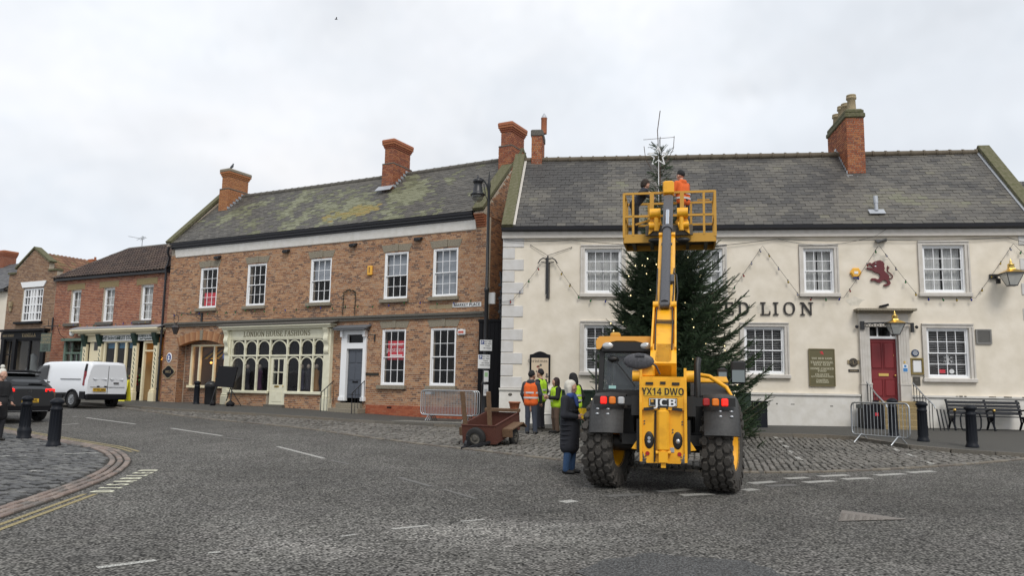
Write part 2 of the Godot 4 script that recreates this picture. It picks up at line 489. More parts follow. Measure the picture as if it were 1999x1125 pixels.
func make_ground():
	var road := MB.new()
	road.smooth = 0
	var xs := []; var zs := []
	var x := -110.0
	while x <= 110.0:
		xs.append(x)
		x += 0.3 if x > -13.0 and x < 13.0 else (1.0 if absf(x) < 40.0 else 10.0)
	var z := -130.0
	while z <= 40.0:
		zs.append(z)
		z += 0.3 if z > -20.0 and z < -4.0 else (1.0 if z > -50.0 and z < 3.0 else 8.0)
	var n2 := FastNoiseLite.new()
	n2.seed = 3; n2.frequency = 0.35; n2.fractal_octaves = 5
	var vs := PackedVector3Array(); var cs := PackedColorArray(); var ix := PackedInt32Array(); var ns := PackedVector3Array()
	for j in zs.size():
		for i in xs.size():
			var px: float = xs[i]; var pz: float = zs[j]
			vs.append(on(px, pz)); ns.append(Vector3.UP)
			var k := 0.275 * (1.0 + 0.22 * n2.get_noise_2d(px * 0.5, pz * 0.5) + 0.22 * n2.get_noise_2d(px * 2.4, pz * 2.4) + 0.15 * n2.get_noise_2d(px * 8.0, pz * 8.0))
			k *= 1.0 + 0.2 * n2.get_noise_2d((px * 0.66 - pz * 0.75) * 1.1, (px * 0.75 + pz * 0.66) * 0.10)
			# pale worn bands along the wheel paths, broken by noise
			var line := absf((pz + 8.9) * 0.86 - (px + 1.0) * -0.30) 
			var band := clampf(1.0 - line / 1.5, 0, 1) * clampf(1.0 - absf(px + 0.4) / 3.2, 0, 1)
			var wear := band * clampf(0.45 + 1.6 * n2.get_noise_2d(px * 1.7 + 40, pz * 1.7), 0, 1)
			var low := clampf((pz + 9.0) / 2.5, 0, 1) * clampf(0.3 + 1.3 * n2.get_noise_2d(px * 1.2 + 9, pz * 1.2 + 70), 0, 1)
			k *= 1.0 + 1.0 * wear + 0.25 * low
			var dark := clampf(1.0 - absf((pz + 11.2) + 0.12 * (px - 5)) / 1.0, 0, 1) * clampf((px - 4.0) / 2.0, 0, 1)
			k *= 1.0 - 0.25 * dark
			cs.append(Color(k, k * 0.985, k * 0.95))
	var w := xs.size()
	for j in zs.size() - 1:
		for i in w - 1:
			var a := j * w + i
			ix.append_array([a, a + 1, a + w, a + 1, a + w + 1, a + w])
	var arr := []
	arr.resize(Mesh.ARRAY_MAX)
	arr[Mesh.ARRAY_VERTEX] = vs; arr[Mesh.ARRAY_NORMAL] = ns; arr[Mesh.ARRAY_COLOR] = cs; arr[Mesh.ARRAY_INDEX] = ix
	var am := ArrayMesh.new()
	am.add_surface_from_arrays(Mesh.PRIMITIVE_TRIANGLES, arr)
	structure(inst("road", am, mats.asphalt))

	# cobbled parking square on the left
	var island := PackedVector2Array(smooth_path(ISLAND_OUT))
	var isl := island.duplicate()
	isl.append_array([Vector2(-45, -40), Vector2(-45, -6.5)])
	var root := structure(group_node("cobbled_square", self))
	var mb := MB.new()
	sheet(mb, isl, 0.004, 2.0)
	obj("mortar_bed", mb, mats.sett_bed, root)
	var pink := [Color(.27, .20, .165), Color(.22, .175, .15), Color(.31, .245, .205), Color(.18, .155, .135)]
	for k in 3:
		strip_stones(root, "edging_sett", smooth_path(ISLAND_OUT), 0.27, 0.10, 0.06, 0.035, pink, 40 + k, mats.sett, -0.07 - 0.13 * k, 300 if k < 1 else 150)
	var inner := PackedVector2Array()
	for i in island.size():
		var d: Vector2 = (island[mini(i + 1, island.size() - 1)] - island[maxi(i - 1, 0)]).normalized()
		inner.append(island[i] - Vector2(-d.y, d.x) * 0.46)
	inner.append_array([Vector2(-45, -40), Vector2(-45, -6.5)])
	lay_setts(root, inner, 0.55, 0.21, 0.115, [Color(.085, .086, .087), Color(.11, .11, .11), Color(.13, .13, .127), Color(.155, .155, .15), Color(.19, .188, .18)], 7, 0.026)
	var moss := MB.new()
	for p in [[-7.2, -10.5, .22], [-7.5, -10.2, .15], [-8.2, -10.9, .3], [-9.0, -12.6, .12]]:
		rng.seed = int(p[0] * 100)
		for i in 60:
			var q := Vector2(p[0], p[1]) + Vector2(rng.randfn(0, p[2]), rng.randfn(0, p[2]))
			var o := on(q.x, q.y, 0.02)
			moss.tri(o, o + Vector3(rng.randf_range(-.03, .03), 0.035, rng.randf_range(-.03, .03)), o + Vector3(0.02, 0, 0.01))
	var mo := obj("moss", moss, mat("moss", lin(.06, .10, .02), .9), root)
	mo.set_meta("kind", "stuff")

	# cobbles before the inn and along the brick shops
	var front := PackedVector2Array(smooth_path(SETT_EDGE))
	var kb := smooth_path(KERB)
	var back := PackedVector2Array()
	for p in kb:
		if p.x > -16.5 and p.x < 12.0: back.append(p)
	back.reverse()
	var field := front.duplicate(); field.append_array(back)
	root = structure(group_node("cobbled_forecourt", self))
	mb = MB.new()
	sheet(mb, field, 0.004, 2.0)
	obj("mortar_bed", mb, mats.sett_bed, root)
	lay_setts(root, field, 1.79, 0.21, 0.13, [Color(.14, .132, .118), Color(.17, .16, .14), Color(.19, .18, .16), Color(.215, .2, .18), Color(.24, .225, .2)], 8, 0.03)
	strip_stones(root, "edging_sett", smooth_path(SETT_EDGE), 0.3, 0.13, 0.06, 0.034, [Color(.20, .17, .13), Color(.24, .21, .165), Color(.16, .135, .11)], 55, mats.sett, 0.0, 150)

	# pavement along both buildings, with its kerb
	var pave := PackedVector2Array(kb)
	pave.append_array([Vector2(30, -24.0), Vector2(30, -34.0), Vector2(-45, -60)])
	root = structure(group_node("pavement", self))
	mb = MB.new()
	sheet(mb, pave, 0.105, 2.0)
	obj("tarmac", mb, mats.pavement, root)
	strip_stones(root, "kerbstone", kb, 0.92, 0.16, 0.2, 0.118, [Color(.20, .18, .15), Color(.24, .215, .18), Color(.17, .155, .13), Color(.22, .19, .15)], 60, mats.kerb, 0.05)
	# pale flags by the barrier
	for i in 6:
		var d := Vector2(0.88, 0.47)
		var c := Vector2(-3.6, -28.0) + d * (i * 0.72)
		mb = MB.new()
		mb.box(on(c.x, c.y, 0.112) , Vector3(0.70, 0.02, 0.8), Basis(Vector3.UP, -0.495))
		obj("flagstone", mb, mats.flagstone, root)

	# painted markings
	root = structure(group_node("road_marking", self))
	var dash := func(a: Vector2, b: Vector2, wide: float, off: float, m: Material, nm := "painted_dash"):
		var d := (b - a).normalized()
		var nrm := Vector2(-d.y, d.x) * wide * 0.5
		var q := MB.new()
		var k := maxi(1, int((b - a).length() / 1.0))
		for i in k:
			var p := a.lerp(b, float(i) / k); var r := a.lerp(b, float(i + 1) / k)
			q.quad(on(p.x - nrm.x, p.y - nrm.y, off), on(r.x - nrm.x, r.y - nrm.y, off), on(r.x + nrm.x, r.y + nrm.y, off), on(p.x + nrm.x, p.y + nrm.y, off))
		obj(nm, q, m, root)
	var worn := grain(mat("worn_line", lin(0.27, 0.265, 0.25), 0.75), mats.white_line.albedo_texture, 2.0)
	for s in [[-14.47, -27.38, -11.8, -25.27, .12, 0], [-10.09, -23.91, -7.64, -21.35, .12, 0], [-7.36, -20.78, -6.72, -20.28, .11, 1], [-5.31, -18.44, -3.7, -16.1, .10, 0], [-3.5, -15.8, -3.0, -15.2, .08, 1], [-1.84, -13.51, -1.2, -12.55, .09, 1], [-1.0, -12.3, -0.45, -11.45, .07, 1],
			[-3.59, -7.18, -3.22, -7.51, .09, 0], [-2.87, -7.84, -2.77, -7.9, .06, 0], [-2.65, -8.0, -2.54, -8.1, .05, 1], [-1.79, -8.75, -1.65, -8.89, .05, 0], [-1.31, -9.22, -0.93, -9.47, .08, 0], [-0.56, -9.77, -0.29, -9.92, .06, 0]]:
		dash.call(Vector2(s[0], s[1]), Vector2(s[2], s[3]), s[4], 0.005, worn if s[5] == 1 else mats.white_line)
	for s in [[7.74, -15.6, 8.42, -15.95, 0], [6.86, -15.05, 7.55, -15.4, 0], [5.67, -14.7, 6.31, -15.0, 0], [4.9, -14.25, 5.37, -14.5, 0], [4.06, -13.55, 4.57, -13.85, 0], [2.3, -12.41, 2.85, -12.74, 0], [1.45, -11.88, 2.02, -12.14, 1], [.75, -11.3, .95, -11.45, 0],
			[5.96, -14.37, 6.56, -14.64, 0], [5.07, -13.82, 5.7, -14.14, 0], [4.23, -13.27, 4.81, -13.5, 1], [3.72, -12.75, 3.96, -12.9, 0], [2.59, -12.11, 3.11, -12.32, 0]]:
		dash.call(Vector2(s[0], s[1]), Vector2(s[2], s[3]), 0.18, 0.005, worn if s[4] == 1 else mats.white_line)
	for s in [[7.45, -22.5, 7.38, -22.1], [7.23, -21.55, 7.15, -21.0], [6.96, -20.35, 6.87, -19.75], [6.64, -19.0, 6.52, -18.35], [6.33, -17.7, 6.2, -17.05], [10.0, -22.0, 9.95, -21.8], [9.88, -21.3, 9.81, -20.8], [9.64, -20.15, 9.49, -19.55], [9.39, -18.95, 9.27, -18.35], [9.05, -17.6, 8.94, -16.95], [1.55, -19.6, 1.5, -18.9], [-1.4, -23.2, -1.3, -22.6], [-6.2, -27.2, -5.4, -26.6],
			[-9.82, -15.52, -9.4, -15.68], [-8.91, -15.98, -8.37, -16.4], [-7.95, -13.35, -7.68, -13.43], [-9.2, -12.9, -8.8, -13.0]]:
		dash.call(Vector2(s[0], s[1]), Vector2(s[2], s[3]), 0.11, 0.036, mats.white_line)
	for s in [[-15.17, -27.75, -14.99, -27.72], [-13.72, -24.44, -13.5, -25.1]]:
		dash.call(Vector2(s[0], s[1]), Vector2(s[2], s[3]), 0.1, 0.005, mats.white_line)
	for off in [0.16, 0.30]:
		for part in [[0, 2, 10], [1, 7, 12]]:
			var line := []
			for i in ISLAND_OUT.size():
				var d: Vector2 = (ISLAND_OUT[mini(i + 1, 12)] - ISLAND_OUT[maxi(i - 1, 0)]).normalized()
				line.append(ISLAND_OUT[i] + Vector2(-d.y, d.x) * off)
			line = resample(smooth_path(line.slice(0, 3) if part[0] == 0 else line.slice(6, 13)), 0.4)
			var q := MB.new()
			for i in line.size() - 1:
				var a: Vector2 = line[i]; var b: Vector2 = line[i + 1]
				var d := (b - a).normalized(); var nn := Vector2(-d.y, d.x) * 0.034
				q.quad(on(a.x - nn.x, a.y - nn.y, .005), on(b.x - nn.x, b.y - nn.y, .005), on(b.x + nn.x, b.y + nn.y, .005), on(a.x + nn.x, a.y + nn.y, .005))
			obj("yellow_line", q, mats.yellow_line, root)
	var word := "DISABLED"
	var wl := mat("bay_letter", lin(0.56, 0.55, 0.43), 0.7)
	for i in 8:
		var t := (i + 0.5) / 8.0
		var p := Vector2(-5.93, -11.4).lerp(Vector2(-6.42, -14.1), t) + Vector2(0.19, 0.02)
		var d := Vector2(-0.49, -2.7).normalized()
		var ax := Vector3(d.x, 0, d.y); var up := Vector3(d.y, 0, -d.x)
		var slope := (G(p.x + 0.5, p.y) - G(p.x - 0.5, p.y))
		up.y = slope * up.x
		text("painted_letter", word[i], 0.30, 0.004, wl, root, Transform3D(Basis(ax, up, ax.cross(up)), on(p.x, p.y, 0.006)), "Droid Sans", true, 1.0)
	# three-cornered iron cover and a fresh patch of tarmac
	mb = MB.new()
	sheet(mb, PackedVector2Array([Vector2(4.15, -10.2), Vector2(4.55, -11.05), Vector2(5.15, -10.42)]), 0.010, 0.25)
	obj("iron_cover_frame", mb, grain(mat("cover_rust", lin(.43, .385, .34), .6), mats.g2, 2.0), root)
	mb = MB.new()
	for i in 7:
		for j in 7:
			var q := Vector2(4.22, -10.28) + Vector2(0.30, -0.62) * (i / 7.5) + Vector2(0.78, -0.12) * (j / 7.5)
			if i + j < 7: mb.box(on(q.x, q.y, 0.012), Vector3(.05, .006, .03), Basis(Vector3.UP, .4))
	obj("iron_cover_tread", mb, mats.cover_rust, root)
	mb = MB.new()
	var pp := PackedVector2Array()
	for i in 26:
		var t := TAU * i / 26.0
		pp.append(Vector2(1.65 + 0.95 * cos(t) + 0.10 * sin(5 * t) + 0.05 * sin(11 * t), -7.15 + 1.0 * sin(t) * (1.0 + 0.10 * cos(3 * t)) + 0.04 * cos(9 * t)))
	sheet(mb, pp, 0.007, 0.25)
	obj("tarmac_patch", mb, grain(mat("patch", lin(.15, .155, .16), .8), mats.ga, 0.2), root)

# ---------------------------------------------------------------- building parts
func wall_cells(mb: MB, x0: float, x1: float, y0: float, y1: float, ops: Array, z: float, thick: float):
	var xs := [x0, x1]; var ys := [y0, y1]
	for o in ops:
		xs.append_array([o[0], o[1]]); ys.append_array([o[2], o[3]])
	xs.sort(); ys.sort()
	for i in xs.size() - 1:
		if xs[i + 1] - xs[i] < 1e-4 or xs[i] < x0 - 1e-4 or xs[i + 1] > x1 + 1e-4: continue
		for j in ys.size() - 1:
			if ys[j + 1] - ys[j] < 1e-4 or ys[j] < y0 - 1e-4 or ys[j + 1] > y1 + 1e-4: continue
			var cx: float = (xs[i] + xs[i + 1]) * 0.5; var cy: float = (ys[j] + ys[j + 1]) * 0.5
			var hole := false
			for o in ops:
				if cx > o[0] and cx < o[1] and cy > o[2] and cy < o[3]: hole = true
			if not hole: mb.box(Vector3(cx, cy, z - thick * 0.5), Vector3(xs[i + 1] - xs[i], ys[j + 1] - ys[j], thick))

func brickwork(parent: Node3D, x0: float, x1: float, y0: float, y1: float, ops: Array, z: float, pal: Array, seed_: int, singles := 300, course := 0.078, len_ := 0.235, frame := Transform3D.IDENTITY, arch = null):
	rng.seed = seed_
	var xf := []; var ci := []
	var y := y0; var row := 0
	while y < y1 - 0.02:
		var h := minf(course, y1 - y)
		var header := row % 4 == 3
		var l := len_ * (0.5 if header else 1.0)
		var x := x0 - (0.0 if row % 2 == 0 else len_ * 0.5) + (len_ * 0.25 if header else 0.0)
		while x < x1:
			var a := maxf(x, x0); var b := minf(x + l, x1)
			x += l
			var segs := [[a, b]]
			for o in ops:
				if y + h * 0.5 > o[2] and y + h * 0.5 < o[3]:
					var nx := []
					for s in segs:
						if s[1] <= o[0] or s[0] >= o[1]: nx.append(s)
						else:
							if s[0] < o[0]: nx.append([s[0], o[0]])
							if s[1] > o[1]: nx.append([o[1], s[1]])
					segs = nx
			for s in segs:
				if s[1] - s[0] < 0.03: continue
				if arch != null and arch.call((s[0] + s[1]) * 0.5, y + h * 0.5): continue
				var d := 0.03
				xf.append(frame * Transform3D(Basis.from_scale(Vector3(s[1] - s[0] - 0.016, h - 0.017, d)), Vector3((s[0] + s[1]) * 0.5, y + h * 0.5, z - d * 0.5 + 0.006 + rng.randf_range(-.0025, .0025))))
				var t := rng.randf_range(0, pal.size() - 0.01) * 0.9 + noise_a.get_noise_2d((s[0] + seed_) * 0.5, y * 0.6) * 1.6 + pal.size() * 0.05
				ci.append(clampi(int(t), 0, pal.size() - 1))
		y += course; row += 1
	pieces(parent, "brick", unit_box, xf, ci, pal, mats.brick, singles, "brick_field")

func sash(house: Node3D, x0: float, x1: float, y0: float, y1: float, z: float, cols: int, rows: int, fm: Material, dress := "", split := true) -> Node3D:
	var w := group_node("window", house)
	var mb := MB.new()
	var e := 0.062
	var cx := (x0 + x1) * 0.5; var cy := (y0 + y1) * 0.5; var W := x1 - x0; var H := y1 - y0
	mb.box(Vector3(x0 + e * .5, cy, z - .05), Vector3(e, H, .12)); mb.box(Vector3(x1 - e * .5, cy, z - .05), Vector3(e, H, .12))
	mb.box(Vector3(cx, y1 - e * .5, z - .05), Vector3(W - 2 * e, e, .116)); mb.box(Vector3(cx, y0 + e * .6, z - .045), Vector3(W - 2 * e, e * 1.2, .14))
	obj("window_frame", mb, fm, w)
	var ix0 := x0 + e; var ix1 := x1 - e; var iy0 := y0 + e * 1.2; var iy1 := y1 - e
	mb = MB.new()
	var s := 0.036
	for half in 2:
		var b0 := iy0 if half == 0 else cy - s * 0.5
		var b1 := cy + s * 0.5 if half == 0 else iy1
		if not split:
			if half == 1: break
			b1 = iy1
		var zz := z - 0.075 if half == 0 else z - 0.035
		var hh := b1 - b0
		mb.box(Vector3(ix0 + s * .5, b0 + hh * .5, zz), Vector3(s, hh, .035)); mb.box(Vector3(ix1 - s * .5, b0 + hh * .5, zz), Vector3(s, hh, .035))
		mb.box(Vector3(cx, b0 + s * .5, zz), Vector3(ix1 - ix0 - 2 * s, s, .036)); mb.box(Vector3(cx, b1 - s * .5, zz), Vector3(ix1 - ix0 - 2 * s, s, .036))
		var gx0 := ix0 + s; var gx1 := ix1 - s; var gy0 := b0 + s; var gy1 := b1 - s
		var nr := rows / 2 if split else rows
		for i in range(1, cols): mb.box(Vector3(lerpf(gx0, gx1, float(i) / cols), (gy0 + gy1) * .5, zz), Vector3(.019, gy1 - gy0, .03))
		for j in range(1, nr): mb.box(Vector3((gx0 + gx1) * .5, lerpf(gy0, gy1, float(j) / nr), zz), Vector3(gx1 - gx0, .019, .026))
		for i in cols:
			for j in nr:
				var pw := (gx1 - gx0) / cols; var ph := (gy1 - gy0) / nr
				var pb := MB.new()
				var hx := pw * .5 - .006; var hy := ph * .5 - .006
				pb.quad(Vector3(-hx, -hy, 0), Vector3(-hx, hy, 0), Vector3(hx, hy, 0), Vector3(hx, -hy, 0))
				inst("pane", pb.done(), mats.glass, w, xf_at(Vector3(gx0 + pw * (i + .5), gy0 + ph * (j + .5), zz - .004), Vector3(rng.randf_range(-.5, .5), rng.randf_range(-.5, .5), 0)))
	obj("sash", mb, fm, w)
	match dress:
		"curtain":
			for k in 2:
				mb = MB.new()
				var a := ix0 if k == 0 else cx + W * .02; var b := cx - W * .02 if k == 0 else ix1
				var pts := []
				for i in 33:
					pts.append(Vector2(lerpf(a, b, i / 32.0), -0.2 + 0.018 * sin(i * 1.9 + k) + 0.008 * sin(i * 0.7)))
				mb.smooth = 0
				for i in 32: mb.quad(Vector3(pts[i].x, iy0, z + pts[i].y), Vector3(pts[i].x, iy1, z + pts[i].y), Vector3(pts[i + 1].x, iy1, z + pts[i + 1].y), Vector3(pts[i + 1].x, iy0, z + pts[i + 1].y))
				obj("net_curtain", mb, mats.curtain, w)
		"half_blind":
			mb = MB.new()
			mb.box(Vector3(cx, lerpf(iy0, iy1, 0.76), z - .19), Vector3(ix1 - ix0, (iy1 - iy0) * .5, .01))
			obj("roller_blind", mb, mats.blind, w)
		"full_blind":
			mb = MB.new()
			mb.box(Vector3(cx, (iy0 + iy1) * .5, z - .19), Vector3(ix1 - ix0, iy1 - iy0, .01))
			obj("roller_blind", mb, mats.blind, w)
		"slats":
			for j in int((iy1 - iy0) / 0.055):
				mb = MB.new()
				mb.box(Vector3.ZERO, Vector3(ix1 - ix0, .004, .045))
				inst("slat", mb.done(), mats.white_paint, w, xf_at(Vector3(cx, iy0 + .03 + j * .055, z - .2), Vector3(-8, 0, 0)))
	return w

func sill(house: Node3D, x0: float, x1: float, y: float, z: float, h: float, m: Material, deep := 0.14):
	var mb := MB.new()
	mb.cbox(Vector3((x0 + x1) * .5, y - h * .5, z - .15 + deep * .5), Vector3(x1 - x0, h, .30 + deep), 0.012)
	obj("window_sill", mb, m, house)

func lintel(house: Node3D, x0: float, x1: float, y0: float, y1: float, z: float, m: Material):   # splayed stone lintel with a keystone
	var cx := (x0 + x1) * .5
	for k in [[x0, cx - .09, -.13, 0.0], [cx + .09, x1, 0.0, .13]]:
		var mb := MB.new()
		mb.prism(PackedVector2Array([Vector2(k[0], y0), Vector2(k[1], y0 + .03), Vector2(k[1], y1), Vector2(k[0] + k[2], y1)]) if k[2] < 0 else PackedVector2Array([Vector2(k[0], y0 + .03), Vector2(k[1], y0), Vector2(k[1] + k[3], y1), Vector2(k[0], y1)]), z - .1, z + .022)
		obj("lintel_stone", mb, m, house)
	var mb2 := MB.new()
	mb2.prism(PackedVector2Array([Vector2(cx - .078, y0 + .02), Vector2(cx + .078, y0 + .02), Vector2(cx + .083, y1 + .02), Vector2(cx - .083, y1 + .02)]), z - .1, z + .045)
	obj("keystone", mb2, m, house)

# slates, or tiles, from eave line to ridge line; colour_of(u, v) gives a palette index
func roof_tiles(parent: Node3D, nm: String, x0: float, x1: float, eave: Vector2, ridge: Vector2, tw: float, th: float, pal: Array, pick: Callable, seed_: int, base: StandardMaterial3D, singles := 300, keep = null, mesh: Mesh = null, lift := 0.012):
	rng.seed = seed_
	var xf := []; var ci := []
	var d := ridge - eave
	var L := d.length()
	var ang := atan2(d.y, -d.x)
	var rows := int(L / th)
	for j in rows:
		var v := (j + 0.5) / rows
		var x := x0 - (tw * .5 if j % 2 else 0.0)
		while x < x1:
			var a := maxf(x, x0); var b := minf(x + tw, x1)
			x += tw
			if b - a < .05: continue
			var c := eave + d * v
			var cx := (a + b) * .5
			if keep != null and not keep.call(cx, v): continue
			var sag := -0.05 * sin(PI * (cx - x0) / (x1 - x0)) * v if x1 - x0 > 10.0 else 0.0
			var bs := Basis(Vector3.RIGHT, ang - 0.05 + rng.randf_range(-.018, .018)) * Basis(Vector3.UP, rng.randf_range(-.012, .012))
			var sc := Vector3(b - a - rng.randf_range(.004, .016), lift, th * 1.3) if mesh == null else Vector3(b - a, 1, th * 1.2)
			xf.append(Transform3D(bs * Basis.from_scale(sc), Vector3(cx, c.y + .02 + sag + rng.randf_range(-.005, .007), c.x)))
			ci.append(clampi(pick.call(cx, v), 0, pal.size() - 1))
	pieces(parent, nm, unit_box if mesh == null else mesh, xf, ci, pal, base, singles, nm + "_field")

func chimney(house: Node3D, x0: float, x1: float, z0: float, z1: float, yb: float, ym: float, yt: float, pal: Array, capm: Material, seed_: int, grow := 0.1, base_grow := 0.07, singles := 0) -> Node3D:
	var ch := group_node("chimney", house)
	var mb := MB.new()
	var cx := (x0 + x1) * .5; var cz := (z0 + z1) * .5
	mb.box(Vector3(cx, (yb + yt) * .5, cz), Vector3(x1 - x0 - .02, yt - yb, z1 - z0 - .02))
	if ym > yb: mb.box(Vector3(cx, (yb + ym) * .5, cz), Vector3(x1 - x0 - .02 + base_grow * 2, ym - yb, z1 - z0 - .02 + base_grow * 2))
	obj("mortar_core", mb, mats.mortar, ch)
	var faces := func(a0: float, a1: float, c0: float, c1: float, y0: float, y1: float, sd: int):
		brickwork(ch, a0, a1, y0, y1, [], 0, pal, sd, singles, .078, .235, Transform3D(Basis.IDENTITY, Vector3(0, 0, c1)))
		brickwork(ch, 0, c1 - c0, y0, y1, [], 0, pal, sd + 1, 0, .078, .235, Transform3D(Basis(Vector3.UP, PI / 2), Vector3(a1, 0, c1)))
		brickwork(ch, 0, c1 - c0, y0, y1, [], 0, pal, sd + 2, 0, .078, .235, Transform3D(Basis(Vector3.UP, -PI / 2), Vector3(a0, 0, c0)))
	if ym > yb:
		faces.call(x0 - base_grow, x1 + base_grow, z0 - base_grow, z1 + base_grow, yb, ym, seed_)
		mb = MB.new()
		mb.cbox(Vector3(cx, ym + .03, cz), Vector3(x1 - x0 + base_grow * 2 + .03, .07, z1 - z0 + base_grow * 2 + .03), .02)
		obj("weathering_course", mb, mats.stone_dark, ch)
	faces.call(x0, x1, z0, z1, maxf(ym, yb) + .05, yt, seed_ + 5)
	if grow > 0.0:
		for k in 3:
			var g := grow * (k + 1) / 3.0
			mb = MB.new()
			if k == 1:   # dentil course
				for i in 7:
					var t := (i + .5) / 7.0
					mb.box(Vector3(lerpf(x0 - g, x1 + g, t), yt + .12, cz), Vector3(.07, .08, z1 - z0 + g * 2))
				for i in 11:
					var t := (i + .5) / 11.0
					mb.box(Vector3(cx, yt + .121, lerpf(z0 - g, z1 + g, t)), Vector3(x1 - x0 + g * 2, .078, .07))
			else:
				mb.box(Vector3(cx, yt + .04 + .08 * k, cz), Vector3(x1 - x0 + g * 2, .078, z1 - z0 + g * 2))
			var m: StandardMaterial3D = mats.brick.duplicate()
			m.albedo_color = pal[k % pal.size()].linear_to_srgb()
			obj("corbel_course", mb, m, ch)
		mb = MB.new()
		mb.cbox(Vector3(cx, yt + .32, cz), Vector3(x1 - x0 + grow * 2 + .04, .16, z1 - z0 + grow * 2 + .04), .03)
		obj("chimney_cap", mb, capm, ch)
	return ch

func lift_node(o: Node3D, at: Vector3, turn: float) -> Node3D:
	o.position = at; o.rotation.y = turn
	return o

func swag(nm: String, label: String, group: String, frame: Node3D, pts: Array, sag: float, bulbs: float, cols: Array, seed_: int, r := 0.006):
	var t := thing(nm, label, "string of lights" if bulbs > 0 else "cable", frame.position, frame.rotation.y, group)
	var mb := MB.new()
	rng.seed = seed_
	var path := []
	for i in pts.size() - 1:
		for k in 12:
			var u := k / 12.0
			var p: Vector3 = pts[i].lerp(pts[i + 1], u)
			p.y -= sag * 4.0 * u * (1.0 - u)
			path.append(p)
	path.append(pts[-1])
	mb.tube(path, r, 5)
	obj("cable", mb, mats.iron, t)
	if bulbs <= 0: return
	var acc := 0.15
	for i in path.size() - 1:
		var l: float = path[i].distance_to(path[i + 1])
		acc += l
		if acc > bulbs:
			acc = 0.0
			var c: Color = cols[rng.randi_range(0, cols.size() - 1)]
			var m := mat("bulb_%d_%d_%d" % [int(c.r * 99), int(c.g * 99), int(c.b * 99)], c, 0.2)
			mb = MB.new()
			mb.lathe([Vector2(.003, -.10), Vector2(.022, -.09), Vector2(.03, -.065), Vector2(.024, -.035), Vector2(.014, -.02)], Vector3.ZERO, 8)
			var bo := inst("bulb", mb.done(), m, t, xf_at(path[i + 1], Vector3(rng.randf_range(-25, 25), 0, rng.randf_range(-25, 25))))
			mb = MB.new()
			mb.lathe([Vector2(.018, -.022), Vector2(.018, .02), Vector2(.008, .03)], Vector3.ZERO, 8)
			inst("bulb_holder", mb.done(), mats.iron, t, bo.transform)

const BULBS := [Color(.02, .35, .12), Color(.02, .35, .12), Color(.05, .1, .5), Color(.5, .06, .05), Color(.6, .5, .1), Color(.5, .5, .55)]

# ---------------------------------------------------------------- the long brick house
const LDIR := 0.494914368
var lframe: Transform3D
func lorigin() -> Vector3:
	var u := Vector3(cos(LDIR), 0, sin(LDIR)); var n := Vector3(sin(LDIR), 0, -cos(LDIR))
	return n * 26.0 + u * -33.4
func rorigin() -> Vector3:
	var a := 0.122331369
	return Vector3(sin(a), 0, -cos(a)) * 26.5 + Vector3(cos(a), 0, sin(a)) * -3.65

const BRICK := [Color(.21, .11, .07), Color(.33, .155, .08), Color(.41, .195, .095), Color(.48, .23, .11), Color(.53, .265, .125), Color(.60, .33, .17), Color(.50, .30, .18)]

func moss_pick(x: float, v: float) -> int:   # 0-3 slate greys, 4-6 mossy, 7-8 ochre lichen
	var n := noise_a.get_noise_2d(x * 0.9, v * 3.0) + 0.5 * noise_a.get_noise_2d(x * 3.1 + 7, v * 9.0)
	var m := n * 1.6 + 0.75 * sin(clampf((x - 2.0) / 15.5, 0, 1) * PI) - absf(v - 0.42) * 1.3 - .1 + rng.randf_range(-.5, .5)
	var och := exp(-pow((x - 11.3 + (v - .25) * -3.0) / 1.7, 2)) * exp(-pow((v - .25) / .17, 2)) + 0.5 * noise_a.get_noise_2d(x * 4.0 + 90, v * 11.0) + rng.randf_range(-.3, .3)
	if och > 0.62: return 7 + int(rng.randf() < .5)
	if m > 0.75: return 6
	if m > 0.45: return 5
	if m > 0.2: return 4
	return rng.randi_range(0, 3)

